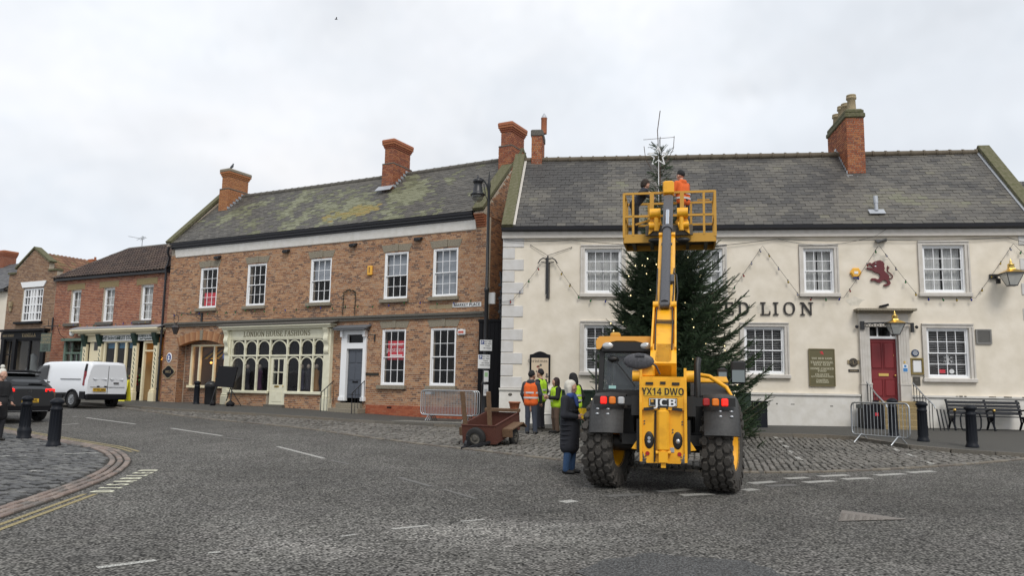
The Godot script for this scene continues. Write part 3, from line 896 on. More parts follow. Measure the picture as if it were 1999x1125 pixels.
func make_london():
	var h := thing("brick_house", "long two storey brown brick house with mossy slate roof and cream arched shopfront", "house", lorigin(), -LDIR)
	var ups := [[2.33, 3.49], [5.45, 6.63], [9.30, 10.47], [13.34, 14.53], [15.76, 16.93]]
	var lows := [[13.36, 14.54], [15.75, 16.94]]
	var ops := []
	for u in ups: ops.append([u[0], u[1], 5.30, 7.25])
	for u in lows: ops.append([u[0], u[1], 1.79, 4.06])
	ops.append([4.62, 10.72, 0.3, 4.2])
	ops.append([11.30, 12.46, 0.3, 4.0])
	var pa := [1.12, 4.25]
	ops.append([pa[0], pa[1], 0.2, 3.80])
	var wall := group_node("wall", h)
	var mb := MB.new()
	wall_cells(mb, 0.12, 18.2, 0.2, 8.5, ops, 0, 0.34)
	obj("mortar", mb, mats.mortar, wall)
	var acx: float = (pa[0] + pa[1]) * .5
	var arch_y := func(x: float) -> float: return 3.80 - 0.28 * pow((x - acx) / 1.565, 2)
	var arch := func(x: float, y: float) -> bool: return x > pa[0] - .02 and x < pa[1] + .02 and y < arch_y.call(x) + .30 and y > 3.0
	brickwork(wall, 0.12, 18.2, 0.3, 8.0, ops, 0, BRICK, 11, 300, .078, .235, Transform3D.IDENTITY, arch)
	# brick arch over the passage: voussoirs
	for i in 34:
		var t := (i + .5) / 34.0
		var x := lerpf(pa[0] - .08, pa[1] + .08, t)
		mb = MB.new()
		mb.box(Vector3.ZERO, Vector3(.085, .42, .30))
		var m: StandardMaterial3D = mats.brick.duplicate()
		m.albedo_color = BRICK[2 + (i * 7) % 4].linear_to_srgb()
		inst("arch_brick", mb.done(), m, wall, Transform3D(Basis(Vector3.BACK, -0.36 * (x - acx) / 1.565), Vector3(x, arch_y.call(x) + .20, -.135)))
	mb = MB.new()
	mb.prism(PackedVector2Array([Vector2(acx - .07, 3.78), Vector2(acx + .07, 3.78), Vector2(acx + .1, 4.25), Vector2(acx - .1, 4.25)]), -.1, .05)
	obj("keystone", mb, mats.stone, wall)
	# sides, back and floors
	mb = MB.new()
	mb.box(Vector3(9.1, 4.3, -6.0), Vector3(18.2, 8.6, .3)); mb.box(Vector3(.27, 4.3, -3.1), Vector3(.3, 8.6, 5.5))
	mb.box(Vector3(18.03, 4.3, -3.1), Vector3(.3, 8.6, 5.5))
	obj("back_wall", mb, mats.mortar, wall)
	brickwork(wall, 0, 6.2, 0.3, 8.6, [], 0.0, BRICK.slice(0, 4), 13, 0, .078, .235, Transform3D(Basis(Vector3.UP, PI / 2), Vector3(18.185, 0, 0)))
	mb = MB.new()
	mb.box(Vector3(9.1, 4.55, -3.1), Vector3(17.5, .2, 5.4)); mb.box(Vector3(11, .55, -3.1), Vector3(13.5, .2, 5.4)); mb.box(Vector3(9.1, 8.3, -3.1), Vector3(17.5, .1, 5.4))
	mb.box(Vector3(4.42, 2.5, -3.1), Vector3(.12, 4, 5.4)); mb.box(Vector3(11.05, 2.5, -3.1), Vector3(.12, 4, 5.4)); mb.box(Vector3(12.8, 2.5, -3.1), Vector3(.12, 4, 5.4))
	obj("floor", mb, mats.interior, h)
	# gable triangles, both ends
	for gx in [[0.12, 0.42], [17.78, 18.2]]:
		mb = MB.new()
		mb.prism(PackedVector2Array([Vector2(.32, 8.45), Vector2(-2.9, 11.75), Vector2(-6.1, 8.45)]), gx[0], gx[1], Basis(Vector3(0, 0, 1), Vector3(0, 1, 0), Vector3(1, 0, 0)))
		obj("gable", mb, mats.mortar, wall)
		mb = MB.new()
		for s in [[.36, 8.62, -2.9, 11.92], [-6.15, 8.6, -2.9, 11.92]]:
			var a := Vector3((gx[0] + gx[1]) * .5, s[1], s[0]); var b := Vector3((gx[0] + gx[1]) * .5, s[3], s[2])
			mb.bar(a, b, gx[1] - gx[0] + .06, .12)
		obj("gable_coping", mb, mats.stone_moss, h)
	# bricks of the right gable, clipped to the slope
	brickwork(wall, 0, 6.2, 8.40, 11.7, [], 0.0, BRICK.slice(0, 4), 14, 0, .078, .235, Transform3D(Basis(Vector3.UP, PI / 2), Vector3(18.2, 0, 0.0)), func(x: float, y: float) -> bool: return y > 11.65 - absf(x - 2.9) * 1.03)
	mb = MB.new()   # stepped brick kneeler at the right corner
	for k in 6: mb.box(Vector3(17.98, 8.02 + k * .085, -.02 + k * .028), Vector3(.42, .07, .12 + k * .05))
	obj("brick_kneeler", mb, terr(), wall)
	# windows
	rng.seed = 71
	var dress := ["", "", "half_blind", "half_blind", "full_blind"]
	for i in 5:
		sash(h, ups[i][0], ups[i][1], 5.30, 7.25, -.02, 3, 4, mats.white_paint, dress[i])
		sill(h, ups[i][0] - .13, ups[i][1] + .1, 5.30, 0, .15, mats.stone)
		lintel(h, ups[i][0] - .06, ups[i][1] + .06, 7.27, 7.58, 0, mats.stone)
	for i in 2:
		sash(h, lows[i][0], lows[i][1], 1.79, 4.06, -.02, 3, 4, mats.white_paint)
		sill(h, lows[i][0] - .13, lows[i][1] + .1, 1.79, 0, .16, mats.stone)
		lintel(h, lows[i][0] - .04, lows[i][1] + .04, 4.09, 4.39, 0, mats.stone)
	# posters behind the glass
	for p in [[2.9, 5.75, .80, .62], [13.98, 3.2, .86, .78]]:
		var po := group_node("poster", h)
		mb = MB.new()
		mb.box(Vector3(p[0], p[1], -.16), Vector3(p[2], p[3], .006))
		obj("poster_sheet", mb, mats.red_poster, po)
		if p[0] > 10.0:
			text("poster_lettering", "FOR SALE", .10, .003, mats.white_sign, po, xf_at(Vector3(p[0], p[1] + .24, -.152)), "Droid Sans", true)
			text("poster_lettering", "pastimes", .17, .003, mats.white_sign, po, xf_at(Vector3(p[0], p[1] + .03, -.152)), "Droid Serif")
			mb = MB.new(); mb.box(Vector3(p[0], p[1] - .2, -.153), Vector3(.6, .06, .006))
			obj("poster_band", mb, mats.white_sign, po)
		else:
			mb = MB.new(); mb.box(Vector3(p[0], p[1] + .02, -.153), Vector3(.72, .03, .006)); mb.box(Vector3(p[0], p[1] - .15, -.153), Vector3(.5, .1, .006))
			obj("poster_band", mb, mat("poster_pink", lin(.5, .15, .16), .5), po)
	# bands
	mb = MB.new()
	mb.box(Vector3(9.17, 4.60, .06), Vector3(18.1, .09, .16)); mb.box(Vector3(9.17, 4.50, .04), Vector3(18.1, .11, .1))
	obj("string_course", mb, mats.stone_dark, h)
	mb = MB.new()
	mb.prism(PackedVector2Array([Vector2(.0, 7.88), Vector2(.05, 7.9), Vector2(.12, 8.27), Vector2(.0, 8.27)]), .5, 17.75, Basis(Vector3(0, 0, 1), Vector3(0, 1, 0), Vector3(1, 0, 0)))
	obj("frieze", mb, mats.frieze_white, h)
	mb = MB.new()
	mb.box(Vector3(9.0, 8.33, .12), Vector3(17.4, .1, .12)); mb.box(Vector3(9.0, 8.43, .18), Vector3(17.4, .12, .16))
	var g := [Vector2(.14, 8.56), Vector2(.16, 8.47), Vector2(.22, 8.43), Vector2(.30, 8.46), Vector2(.32, 8.57)]
	mb.prism(PackedVector2Array(g), .3, 17.7, Basis(Vector3(0, 0, 1), Vector3(0, 1, 0), Vector3(1, 0, 0)))
	obj("gutter", mb, mats.black_gutter, h)
	# roof
	var roof := group_node("roof", h)
	mb = MB.new()
	mb.bar(Vector3(9.1, 8.52, .24), Vector3(9.1, 11.5, -2.9), 17.3, .03); mb.bar(Vector3(9.1, 8.5, -6.1), Vector3(9.1, 11.5, -2.9), 17.3, .04)
	obj("roof_boards", mb, mats.stone_dark, roof)
	var sl := [Color(.09, .083, .073), Color(.115, .106, .092), Color(.14, .129, .11), Color(.105, .098, .086), Color(.145, .146, .09), Color(.182, .185, .105), Color(.25, .255, .16), Color(.33, .245, .07), Color(.27, .235, .08)]
	roof_tiles(roof, "slate", 0.42, 17.78, Vector2(.28, 8.58), Vector2(-2.9, 11.53), .27, .155, sl, moss_pick, 21, mats.slate, 300)
	for i in 40:
		mb = MB.new()
		mb.tube([Vector3(-.225, 0, 0), Vector3(.215, 0, 0)], .12, 8)
		mb.tube([Vector3(.18, 0, 0), Vector3(.23, 0, 0)], .135, 8)
		var rx := .6 + i * .43
		inst("ridge_tile", mb.done(), mats.stone_dark, roof, xf_at(Vector3(rx, 11.54 - .05 * sin(PI * (rx - .4) / 17.4), -2.9), Vector3(0, 0, rng.randf_range(-.8, .8))))
	var warm := [Color(.33, .10, .05), Color(.40, .13, .06), Color(.46, .17, .075), Color(.28, .10, .06)]
	var orange := [Color(.47, .19, .075), Color(.54, .235, .09), Color(.50, .20, .08)]
	chimney(h, 1.10, 1.60, -3.25, -1.95, 10.6, 11.72, 12.42, orange, mats.stone, 80)
	chimney(h, 11.63, 12.11, -3.2, -1.9, 10.5, 11.74, 12.52, warm, mats.terracotta, 90)
	chimney(h, 17.65, 18.13, -3.15, -1.98, 10.7, 11.78, 12.45, warm, mats.terracotta, 100)
	mb = MB.new()
	mb.bar(Vector3(11.86, 10.72, -1.78), Vector3(11.86, 10.46, -1.50), .85, .015)
	for k in 6: mb.box(Vector3(12.22, 10.72 + k * .17, -1.95 - k * .175), Vector3(.02, .12, .2)); 
	obj("lead_flashing", mb, mats.lead, roof)
	mb = MB.new()
	for k in 6: mb.box(Vector3(1.70, 10.72 + k * .17, -1.95 - k * .175), Vector3(.02, .12, .2))
	obj("lead_flashing", mb, mats.lead, roof)
	# downpipe at the left corner with swan neck
	mb = MB.new()
	mb.tube([Vector3(.25, 8.4, .3), Vector3(.2, 8.1, .28), Vector3(.12, 7.9, .1), Vector3(.05, 7.55, .12), Vector3(-.05, 7.4, .14), Vector3(-.06, 7.1, .1), Vector3(-.04, .6, .1)], .055, 8)
	for y in [1.4, 2.9, 4.2, 5.6, 6.8]: mb.tube([Vector3(-.05, y, .1), Vector3(-.05, y + .09, .1)], .072, 8)
	obj("downpipe", mb, mats.black_gutter, h)
	# rendered plinth
	mb = MB.new()
	mb.box(Vector3(15.45, .62, .02), Vector3(5.5, .72, .10))
	obj("painted_plinth", mb, mats.orange_render, h)
	brickwork(h, 12.71, 18.19, .30, .985, [], .075, [Color(.44, .125, .06), Color(.50, .155, .075), Color(.40, .11, .055), Color(.47, .17, .09)], 17, 0)
	mb = MB.new(); mb.box(Vector3(13.9, .90, .085), Vector3(.22, .06, .01)); obj("air_brick", mb, mats.black_paint, h)
	london_shop(h)
	london_door(h)
	london_passage(h)

func terr() -> Material:
	return mats.terracotta

func london_shop(h: Node3D):
	var s := group_node("shopfront", h)
	var c: Material = mats.cream_paint
	var z := 0.10
	var mb := MB.new()
	# pilasters with base, cap, console
	for x in [4.66, 10.62]:
		mb.cbox(Vector3(x, 2.5, z), Vector3(.34, 3.3, .22), .02); mb.cbox(Vector3(x, .92, z + .02), Vector3(.42, .60, .30), .03)
		mb.cbox(Vector3(x, 1.26, z + .02), Vector3(.38, .08, .27), .02)
	obj("pilaster", mb, c, s)
	for x in [4.66, 10.62]:
		mb = MB.new()
		var pf := []
		for i in 18:
			var t := i / 17.0
			pf.append(Vector2(z + .12 + .16 * pow(t, .7) + .035 * sin(t * 14.0), 3.05 + t * 1.12))
		pf.append(Vector2(z + .05, 4.17)); pf.append(Vector2(z + .05, 3.05))
		mb.prism(PackedVector2Array(pf), x - .12, x + .12, Basis(Vector3(0, 0, 1), Vector3(0, 1, 0), Vector3(1, 0, 0)))
		obj("console_bracket", mb, c, s)
	mb = MB.new()
	mb.box(Vector3(7.64, 3.98, z + .02), Vector3(5.64, .42, .1))
	obj("fascia", mb, c, s)
	mb = MB.new()
	mb.box(Vector3(7.64, 4.24, z + .10), Vector3(6.5, .10, .3)); mb.box(Vector3(7.64, 4.32, z + .16), Vector3(6.66, .07, .42))
	obj("cornice", mb, c, s)
	mb = MB.new()
	mb.bar(Vector3(7.64, 4.37, z + .40), Vector3(7.64, 4.50, .02), 6.9, .04)
	obj("lead_capping", mb, mats.stone_dark, s)
	text("shop_lettering", "LONDON HOUSE FASHIONS", .235, .012, mat("gold_brown", lin(.16, .13, .06), .5), s, xf_at(Vector3(7.62, 3.985, z + .078)), "Droid Serif", false, .92)
	# frame: mullions, transom, sill
	var mx := [4.90, 5.72, 6.49, 7.28, 8.30, 9.06, 9.80, 10.42]
	mb = MB.new()
	for x in mx: mb.box(Vector3(x, 2.6, z), Vector3(.075, 2.36, .10))
	mb.box(Vector3(7.64, 3.02, z), Vector3(5.64, .07, .105)); mb.box(Vector3(7.64, 3.75, z + .002), Vector3(5.64, .06, .10))
	for x in [[4.84, 7.29], [8.29, 10.46]]: mb.cbox(Vector3((x[0] + x[1]) * .5, 1.40, z + .03), Vector3(x[1] - x[0] - .01, .13, .25), .02)
	obj("frame", mb, c, s)
	# arched heads: spandrels cut from each light, and its pane
	for i in 7:
		var a: float = mx[i] + .03; var b: float = mx[i + 1] - .03
		for r in [[3.05, 3.73], [1.46, 2.99]]:
			if i == 3 and r[0] < 2.0: continue
			var w: float = b - a; var rad: float = w * .5
			var poly := PackedVector2Array()
			for k in 17: poly.append(Vector2((a + b) * .5 - cos(PI * k / 16.0) * (rad + .006), r[1] - rad - .01 + sin(PI * k / 16.0) * (rad - .01)))
			for k in 17: poly.append(Vector2((a + b) * .5 + cos(PI * k / 16.0) * (rad - .042), r[1] - rad - .01 + sin(PI * k / 16.0) * (rad - .062)))
			mb = MB.new()
			mb.prism(poly, z - .025, z + .02)
			obj("arched_head", mb, c, s)
			mb = MB.new()
			mb.quad(Vector3(a, r[0], z - .03), Vector3(a, r[1], z - .03), Vector3(b, r[1], z - .03), Vector3(b, r[0], z - .03))
			obj("pane", mb, mats.glass, s)
	# low brick walls under the lights
	for x in [[4.86, 7.22], [8.28, 10.42]]:
		mb = MB.new(); mb.box(Vector3((x[0] + x[1]) * .5, .85, z - .06), Vector3(x[1] - x[0], 1.0, .2))
		obj("stallriser_mortar", mb, mats.mortar, s)
		brickwork(s, x[0], x[1], .5, 1.33, [], z + .04, BRICK, 31 + int(x[0]), 0)
	# door
	var d := group_node("shop_door", h)
	mb = MB.new()
	mb.box(Vector3(7.79, 1.24, z - .03), Vector3(.90, .74, .06)); mb.box(Vector3(7.41, 2.28, z - .03), Vector3(.14, 1.36, .06)); mb.box(Vector3(8.17, 2.28, z - .03), Vector3(.14, 1.36, .06))
	mb.box(Vector3(7.79, 2.91, z - .03), Vector3(.62, .12, .058)); mb.box(Vector3(7.79, 1.67, z - .03), Vector3(.62, .14, .058)); mb.box(Vector3(7.79, 2.3, z - .03), Vector3(.04, 1.1, .05)); mb.box(Vector3(7.79, 2.28, z - .03), Vector3(.62, .04, .048))
	mb.cbox(Vector3(7.79, 1.22, z + .005), Vector3(.58, .46, .02), .008)
	obj("door_leaf", mb, c, d)
	mb = MB.new()
	for q in [[7.48, 7.77], [7.81, 8.10]]:
		mb.quad(Vector3(q[0], 1.74, z - .03), Vector3(q[0], 2.85, z - .03), Vector3(q[1], 2.85, z - .03), Vector3(q[1], 1.74, z - .03))
	obj("pane", mb, mats.glass, d)
	mb = MB.new(); mb.box(Vector3(7.76, 1.66, z + .006), Vector3(.26, .08, .014)); obj("letter_plate", mb, mats.brass, d)
	mb = MB.new(); mb.ball(Vector3(8.15, 1.68, z + .04), Vector3(.03, .03, .03)); obj("door_knob", mb, mats.brass, d)
	mb = MB.new(); mb.box(Vector3(7.79, .72, z + .05), Vector3(1.1, .30, .36)); obj("doorstep", mb, mats.stone_dark, s)
	# goods in the window: dark backcloth, dress stands with garments
	mb = MB.new(); mb.box(Vector3(7.6, 2.4, -1.3), Vector3(6.0, 3.6, .05)); mb.box(Vector3(6.05, 1.38, -.5), Vector3(2.4, .06, 1.2)); mb.box(Vector3(9.4, 1.38, -.5), Vector3(2.2, .06, 1.2))
	obj("window_back", mb, mat("deep_plum", lin(.02, .016, .02), .9), s)
	var cl := [lin(.02, .02, .03), lin(.05, .012, .05), lin(.30, .32, .28), lin(.03, .03, .06), lin(.02, .02, .03), lin(.25, .13, .04), lin(.30, .34, .44)]
	var k := 0
	for x in [5.35, 6.1, 6.95, 8.65, 9.05, 9.5, 10.1]:
		var lt := thing("dress_form", ["dark coat on a dress stand in the leftmost light of the arched cream shopfront", "plum dress on a stand in the second light of the arched cream shopfront", "pale grey dress on a stand in the light left of the cream shop door", "navy dress on a stand just right of the cream shop door", "black dress on a stand in the middle of the right shop window", "tan jacket on a stand in the right half of the arched cream shopfront", "long silvery blue ruffled dress in the rightmost light of the cream shopfront"][k], "mannequin", h.transform * Vector3(x, 1.41, -.45), h.rotation.y, "dress stands in the shop window")
		mb = MB.new()
		var top := 2.75 if k == 6 else 2.35
		mb.lathe([Vector2(.03, 1.42), Vector2(.22, 1.45), Vector2(.19, top - .75), Vector2(.13, top - .45), Vector2(.18, top - .15), Vector2(.17, top), Vector2(.06, top + .06), Vector2(.05, top + .12)], Vector3(0, -1.41, 0), 14, Basis.from_scale(Vector3(1, 1, .7)))
		obj("garment", mb, mat("garment_%d" % k, cl[k], .8), lt)
		mb = MB.new(); mb.ball(Vector3(0, top + .2 - 1.41, 0), Vector3(.085, .11, .09)); obj("stand_head", mb, mat("stand_head", lin(.35, .30, .26), .6), lt)
		k += 1

func london_door(h: Node3D):
	var z := -.06
	var d := group_node("front_door", h)
	var mb := MB.new()
	mb.box(Vector3(12.02, 2.25, z), Vector3(.82, 2.02, .05))
	obj("door_leaf", mb, mats.grey_door, d)
	for p in [[11.83, 2.93, .30, .46], [12.21, 2.93, .30, .46], [11.83, 2.28, .30, .62], [12.21, 2.28, .30, .62], [11.83, 1.58, .30, .42], [12.21, 1.58, .30, .42]]:
		mb = MB.new(); mb.cbox(Vector3(p[0], p[1], z + .03), Vector3(p[2], p[3], .03), .012); obj("door_panel", mb, mats.grey_door, d)
	mb = MB.new(); mb.box(Vector3(12.02, 1.90, z + .035), Vector3(.28, .07, .02)); obj("letter_plate", mb, mats.black_paint, d)
	mb = MB.new()
	mb.box(Vector3(11.44, 2.5, .01), Vector3(.30, 2.76, .16)); mb.box(Vector3(12.52, 2.5, .01), Vector3(.16, 2.76, .16))
	mb.box(Vector3(11.98, 3.96, .012), Vector3(1.24, .18, .158)); mb.box(Vector3(12.02, 3.40, .008), Vector3(.86, .24, .15))
	mb.box(Vector3(11.40, 1.2, .03), Vector3(.26, .16, .2)); mb.box(Vector3(12.53, 1.2, .03), Vector3(.2, .16, .2))
	for x in [11.36, 12.55]: mb.box(Vector3(x, 3.92, .14), Vector3(.12, .3, .14))
	obj("door_surround", mb, mats.white_paint, d)
	mb = MB.new(); mb.quad(Vector3(11.59, 3.5, -.05), Vector3(11.59, 3.88, -.05), Vector3(12.45, 3.88, -.05), Vector3(12.45, 3.5, -.05)); obj("fanlight_pane", mb, mats.glass, d)
	mb = MB.new()
	mb.bar(Vector3(11.92, 4.10, .40), Vector3(11.92, 4.26, .02), 1.75, .06); mb.box(Vector3(11.92, 4.07, .2), Vector3(1.6, .05, .38))
	obj("lead_hood", mb, mat("hood_grey", lin(.12, .125, .135), .6), d)
	var st := group_node("steps", h)
	for k in 3:
		mb = MB.new(); mb.cbox(Vector3(11.85, .50 + k * .21, .32 - k * .16), Vector3(1.85 - k * .28, .22, 1.0 - k * .3), .02); obj("step", mb, mats.stone_moss if k == 0 else mats.stone, st)
	for x in [11.0, 12.62]:
		mb = MB.new()
		var a := Vector3(x, 1.95, .1); var b := Vector3(x, 1.45, .85)
		mb.tube([a, b, b + Vector3(0, -.06, .05)], .018, 6)
		for i in 5:
			var p := a.lerp(b, i / 4.0)
			mb.tube([p, Vector3(p.x, .6 if i > 1 else 1.0, p.z)], .010 if i < 4 else .018, 6)
		obj("handrail", mb, mats.iron, st)
	mb = MB.new(); mb.box(Vector3(12.92, 2.23, .02), Vector3(.68, .11, .03)); obj("name_plate", mb, mat("plate_brown", lin(.02, .016, .01), .5), h)

func london_passage(h: Node3D):
	var p := group_node("passage", h)
	var mb := MB.new()
	mb.box(Vector3(.98, 2.0, -.5), Vector3(.28, 3.8, .3)); mb.box(Vector3(4.36, 2.0, -.5), Vector3(.24, 3.8, .3)); mb.box(Vector3(2.7, 3.95, -1.65), Vector3(3.4, .12, 2.6))
	obj("passage_wall", mb, mats.mortar, p)
	brickwork(p, 0, .40, .4, 3.75, [], 0, BRICK.slice(0, 4), 51, 0, .078, .235, Transform3D(Basis(Vector3.UP, PI / 2), Vector3(1.125, 0, -.0)))
	mb = MB.new()
	wall_cells(mb, 1.1, 4.26, .3, 3.9, [[1.55, 4.15, 1.55, 3.6]], -.46, .2)
	obj("passage_back", mb, mats.mortar, p)
	brickwork(p, 1.1, 4.26, .4, 3.8, [[1.55, 4.15, 1.55, 3.6]], -.46, BRICK.slice(0, 3), 52, 0)
	var s := group_node("deli_window", h)
	mb = MB.new()
	for x in [1.60, 2.15, 3.15, 4.1]: mb.box(Vector3(x, 2.55, -.45), Vector3(.10, 2.0, .12))
	mb.box(Vector3(2.85, 3.55, -.45), Vector3(2.6, .1, .118)); mb.box(Vector3(2.85, 1.6, -.41), Vector3(2.7, .12, .24))
	obj("window_frame", mb, mats.cream_fruit, s)
	for x in [[1.65, 2.1], [2.2, 3.1], [3.2, 4.05]]:
		mb = MB.new(); mb.quad(Vector3(x[0], 1.66, -.47), Vector3(x[0], 3.45, -.47), Vector3(x[1], 3.45, -.47), Vector3(x[1], 1.66, -.47)); obj("pane", mb, mats.glass, s)
	# lit room with striped awning over the counter
	mb = MB.new()
	mb.box(Vector3(2.9, 2.2, -4.2), Vector3(3.2, 3.4, .1)); mb.box(Vector3(1.1, 2.2, -2.4), Vector3(.1, 3.4, 3.6)); mb.box(Vector3(4.28, 2.2, -2.4), Vector3(.04, 3.4, 3.6))
	obj("deli_room", mb, mat("deli_wall", lin(.22, .15, .075), .8), s)
	for i in 12:
		mb = MB.new(); mb.bar(Vector3(1.7 + i * .2, 3.45, -1.7), Vector3(1.7 + i * .2, 2.95, -1.0), .198, .01)
		obj("awning_stripe", mb, mat("awning_yellow", lin(.72, .48, .05), .7) if i % 2 else mat("awning_dark", lin(.06, .05, .03), .7), s)
	mb = MB.new(); mb.box(Vector3(2.9, 1.6, -1.6), Vector3(2.2, .8, .5)); obj("counter", mb, mat("counter_dark", lin(.05, .03, .02), .5), s)
	for i in 9:
		mb = MB.new(); mb.ball(Vector3(2.1 + i * .2, 2.07, -1.45), Vector3(.1, .07, .1), 8, 6); obj("loaf", mb, mat("loaf_%d" % (i % 3), [lin(.4, .14, .03), lin(.12, .05, .03), lin(.5, .35, .15)][i % 3], .7), s)
	for x in [2.4, 3.6]:
		mb = MB.new(); mb.ball(Vector3(x, 2.75, -.9), Vector3(.06, .06, .06)); 
		var m := mat("lamp_glow", Color(1, .75, .4), .5)
		m.emission_enabled = true; m.emission = Color(1, .7, .35); m.emission_energy_multiplier = 2.0
		obj("lamp_bulb", mb, m, s)
		var l := OmniLight3D.new()
		l.name = "deli_lamp"; l.light_color = Color(1, .72, .4); l.light_energy = 0.16; l.light_size = .06; l.omni_range = 8.0; l.omni_attenuation = 2.0; l.shadow_enabled = true
		l.position = Vector3(x, 2.75, -.9)
		h.add_child(l, true)

# ---------------------------------------------------------------- the white inn
const RDIR := 0.122331369

func architrave(h: Node3D, x0: float, x1: float, y0: float, y1: float, z: float):
	var mb := MB.new()
	var e := .135
	for k in [[e, .045, 0.0], [.05, .075, 0.0]]:
		mb.box(Vector3(x0 - e + k[0] * .5, (y0 + y1) * .5, z + k[1] * .5), Vector3(k[0], y1 - y0 + .04, k[1])); mb.box(Vector3(x1 + e - k[0] * .5, (y0 + y1) * .5, z + k[1] * .5), Vector3(k[0], y1 - y0 + .04, k[1]))
	mb.box(Vector3((x0 + x1) * .5, y1 + .02 + e * .5 - .02, z + .024), Vector3(x1 - x0 + 2 * e - .002, e, .048)); mb.box(Vector3((x0 + x1) * .5, y1 + e - .02, z + .04), Vector3(x1 - x0 + 2 * e, .045, .08))
	obj("architrave", mb, mats.trim_grey, h)
	mb = MB.new()
	mb.cbox(Vector3((x0 + x1) * .5, y0 - .07, z - .02), Vector3(x1 - x0 + 2 * e + .06, .125, .26), .015)
	obj("window_sill", mb, mats.trim_grey, h)

func make_red_lion():
	var h := thing("white_inn", "cream painted two storey inn with grey slate roof and red front door", "pub", rorigin(), -RDIR)
	var ups := [[2.86, 4.10, 4.95, 6.47, 4], [6.18, 7.42, 4.95, 6.47, 4], [10.0, 10.97, 4.98, 6.46, 3], [13.70, 14.99, 5.0, 6.55, 4]]
	var lows := [[2.86, 4.10, 2.32, 3.88, 4], [8.06, 9.34, 2.32, 3.87, 4], [13.70, 14.98, 2.28, 3.87, 4]]
	var ops := []
	for u in ups + lows: ops.append([u[0], u[1], u[2], u[3]])
	ops.append([11.95, 12.82, 1.3, 3.92])
	var wall := group_node("wall", h)
	var mb := MB.new()
	wall_cells(mb, 0.06, 17.35, 1.62, 7.1, ops, 0, .36)
	obj("render", mb, mats.cream_wall, wall)
	mb = MB.new()
	wall_cells(mb, 0.03, 17.4, .2, 1.68, [[11.62, 13.12, .1, 1.69]], .045, .40)
	mb.box(Vector3(5.82, 1.70, .03), Vector3(11.6, .06, .14)); mb.box(Vector3(15.26, 1.70, .03), Vector3(4.28, .06, .14))
	obj("painted_plinth", mb, mats.plinth_paint, wall)
	mb = MB.new()
	rng.seed = 5
	for i in 16:   # paint flaked off the ledge and the plinth
		var x := rng.randf_range(14.2, 16.5) if i < 9 else rng.randf_range(4, 11)
		var w := rng.randf_range(.03, .14)
		var y := 1.715 if i < 9 else rng.randf_range(1.3, 1.72)
		mb.box(Vector3(x, y, .102 if i < 9 else .047), Vector3(w, rng.randf_range(.02, .045), .004))
	mb.ball(Vector3(.4, 1.52, .05), Vector3(.07, .05, .02), 8, 6)
	obj("flaked_paint", mb, mats.stone_dark, wall)
	mb = MB.new()
	mb.box(Vector3(8.7, 3.9, -6.3), Vector3(17.3, 7.2, .3)); mb.box(Vector3(.25, 3.9, -3.3), Vector3(.3, 7.2, 5.9)); mb.box(Vector3(17.2, 3.9, -3.3), Vector3(.3, 7.2, 5.9))
	obj("back_wall", mb, mats.mortar, wall)
	mb = MB.new()
	mb.box(Vector3(8.7, 4.4, -3.3), Vector3(16.6, .2, 5.8)); mb.box(Vector3(8.7, 1.4, -3.3), Vector3(16.6, .2, 5.8)); mb.box(Vector3(8.7, 7.0, -3.3), Vector3(16.6, .1, 5.8))
	mb.box(Vector3(8.7, 4.0, -2.2), Vector3(16.6, 6, .1)); mb.box(Vector3(11.7, 3, -1.3), Vector3(.1, 3, 1.9)); mb.box(Vector3(13.1, 3, -1.3), Vector3(.1, 3, 1.9))
	obj("floor", mb, mats.interior, h)
	# patched render
	rng.seed = 15
	for i in 16:
		var c := Vector2(rng.randf_range(1, 16), rng.randf_range(1.9, 6.4)); var ok := true
		for o in ops:
			if c.x > o[0] - .6 and c.x < o[1] + .6 and c.y > o[2] - .5 and c.y < o[3] + .5: ok = false
		if not ok: continue
		var pg := PackedVector2Array()
		for k in 14: pg.append(c + Vector2(cos(TAU * k / 14) * rng.randf_range(.14, .34), sin(TAU * k / 14) * rng.randf_range(.08, .2)))
		mb = MB.new(); mb.prism(pg, 0, .004); obj("patch", mb, grain(mat("patch_%d" % (i % 2), [lin(.70, .65, .56), lin(.79, .745, .66)][i % 2], .8), mats.g3, .5), wall)
	# quoins at both ends, long and short in turn
	for k in 13:
		var y := 1.73 + k * .4
		if y > 6.6: break
		var w := .73 if k % 2 == 0 else .42
		mb = MB.new(); mb.cbox(Vector3(.055 + w * .5, y + .195, .008), Vector3(w, .375, .035), .012); obj("quoin", mb, mats.quoin, wall)
		mb = MB.new(); mb.cbox(Vector3(17.36 - w * .5, y + .195, .008), Vector3(w, .375, .035), .012); obj("quoin", mb, mats.quoin, wall)
	rng.seed = 72
	for i in 4:
		var u = ups[i]
		sash(h, u[0], u[1], u[2], u[3], -.05, u[4], 4, mats.white_paint, "curtain"); architrave(h, u[0], u[1], u[2], u[3], 0)
	for i in 3:
		var u = lows[i]
		sash(h, u[0], u[1], u[2], u[3], -.05, u[4], 4, mats.white_paint, "slats"); architrave(h, u[0], u[1], u[2], u[3], 0)
	# snowflake and small posters in the right lower window
	mb = MB.new()
	for i in 6:
		var d := Vector3(sin(i * TAU / 6), cos(i * TAU / 6), 0); var n := Vector3(d.y, -d.x, 0)
		mb.bar(Vector3(14.40, 2.88, -.17), Vector3(14.40, 2.88, -.17) + d * .17, .022, .008)
		for s in [-1, 1]: mb.bar(Vector3(14.40, 2.88, -.17) + d * .09, Vector3(14.40, 2.88, -.17) + d * .13 + n * .045 * s, .02, .008)
	obj("paper_snowflake", mb, mats.white_sign, h)
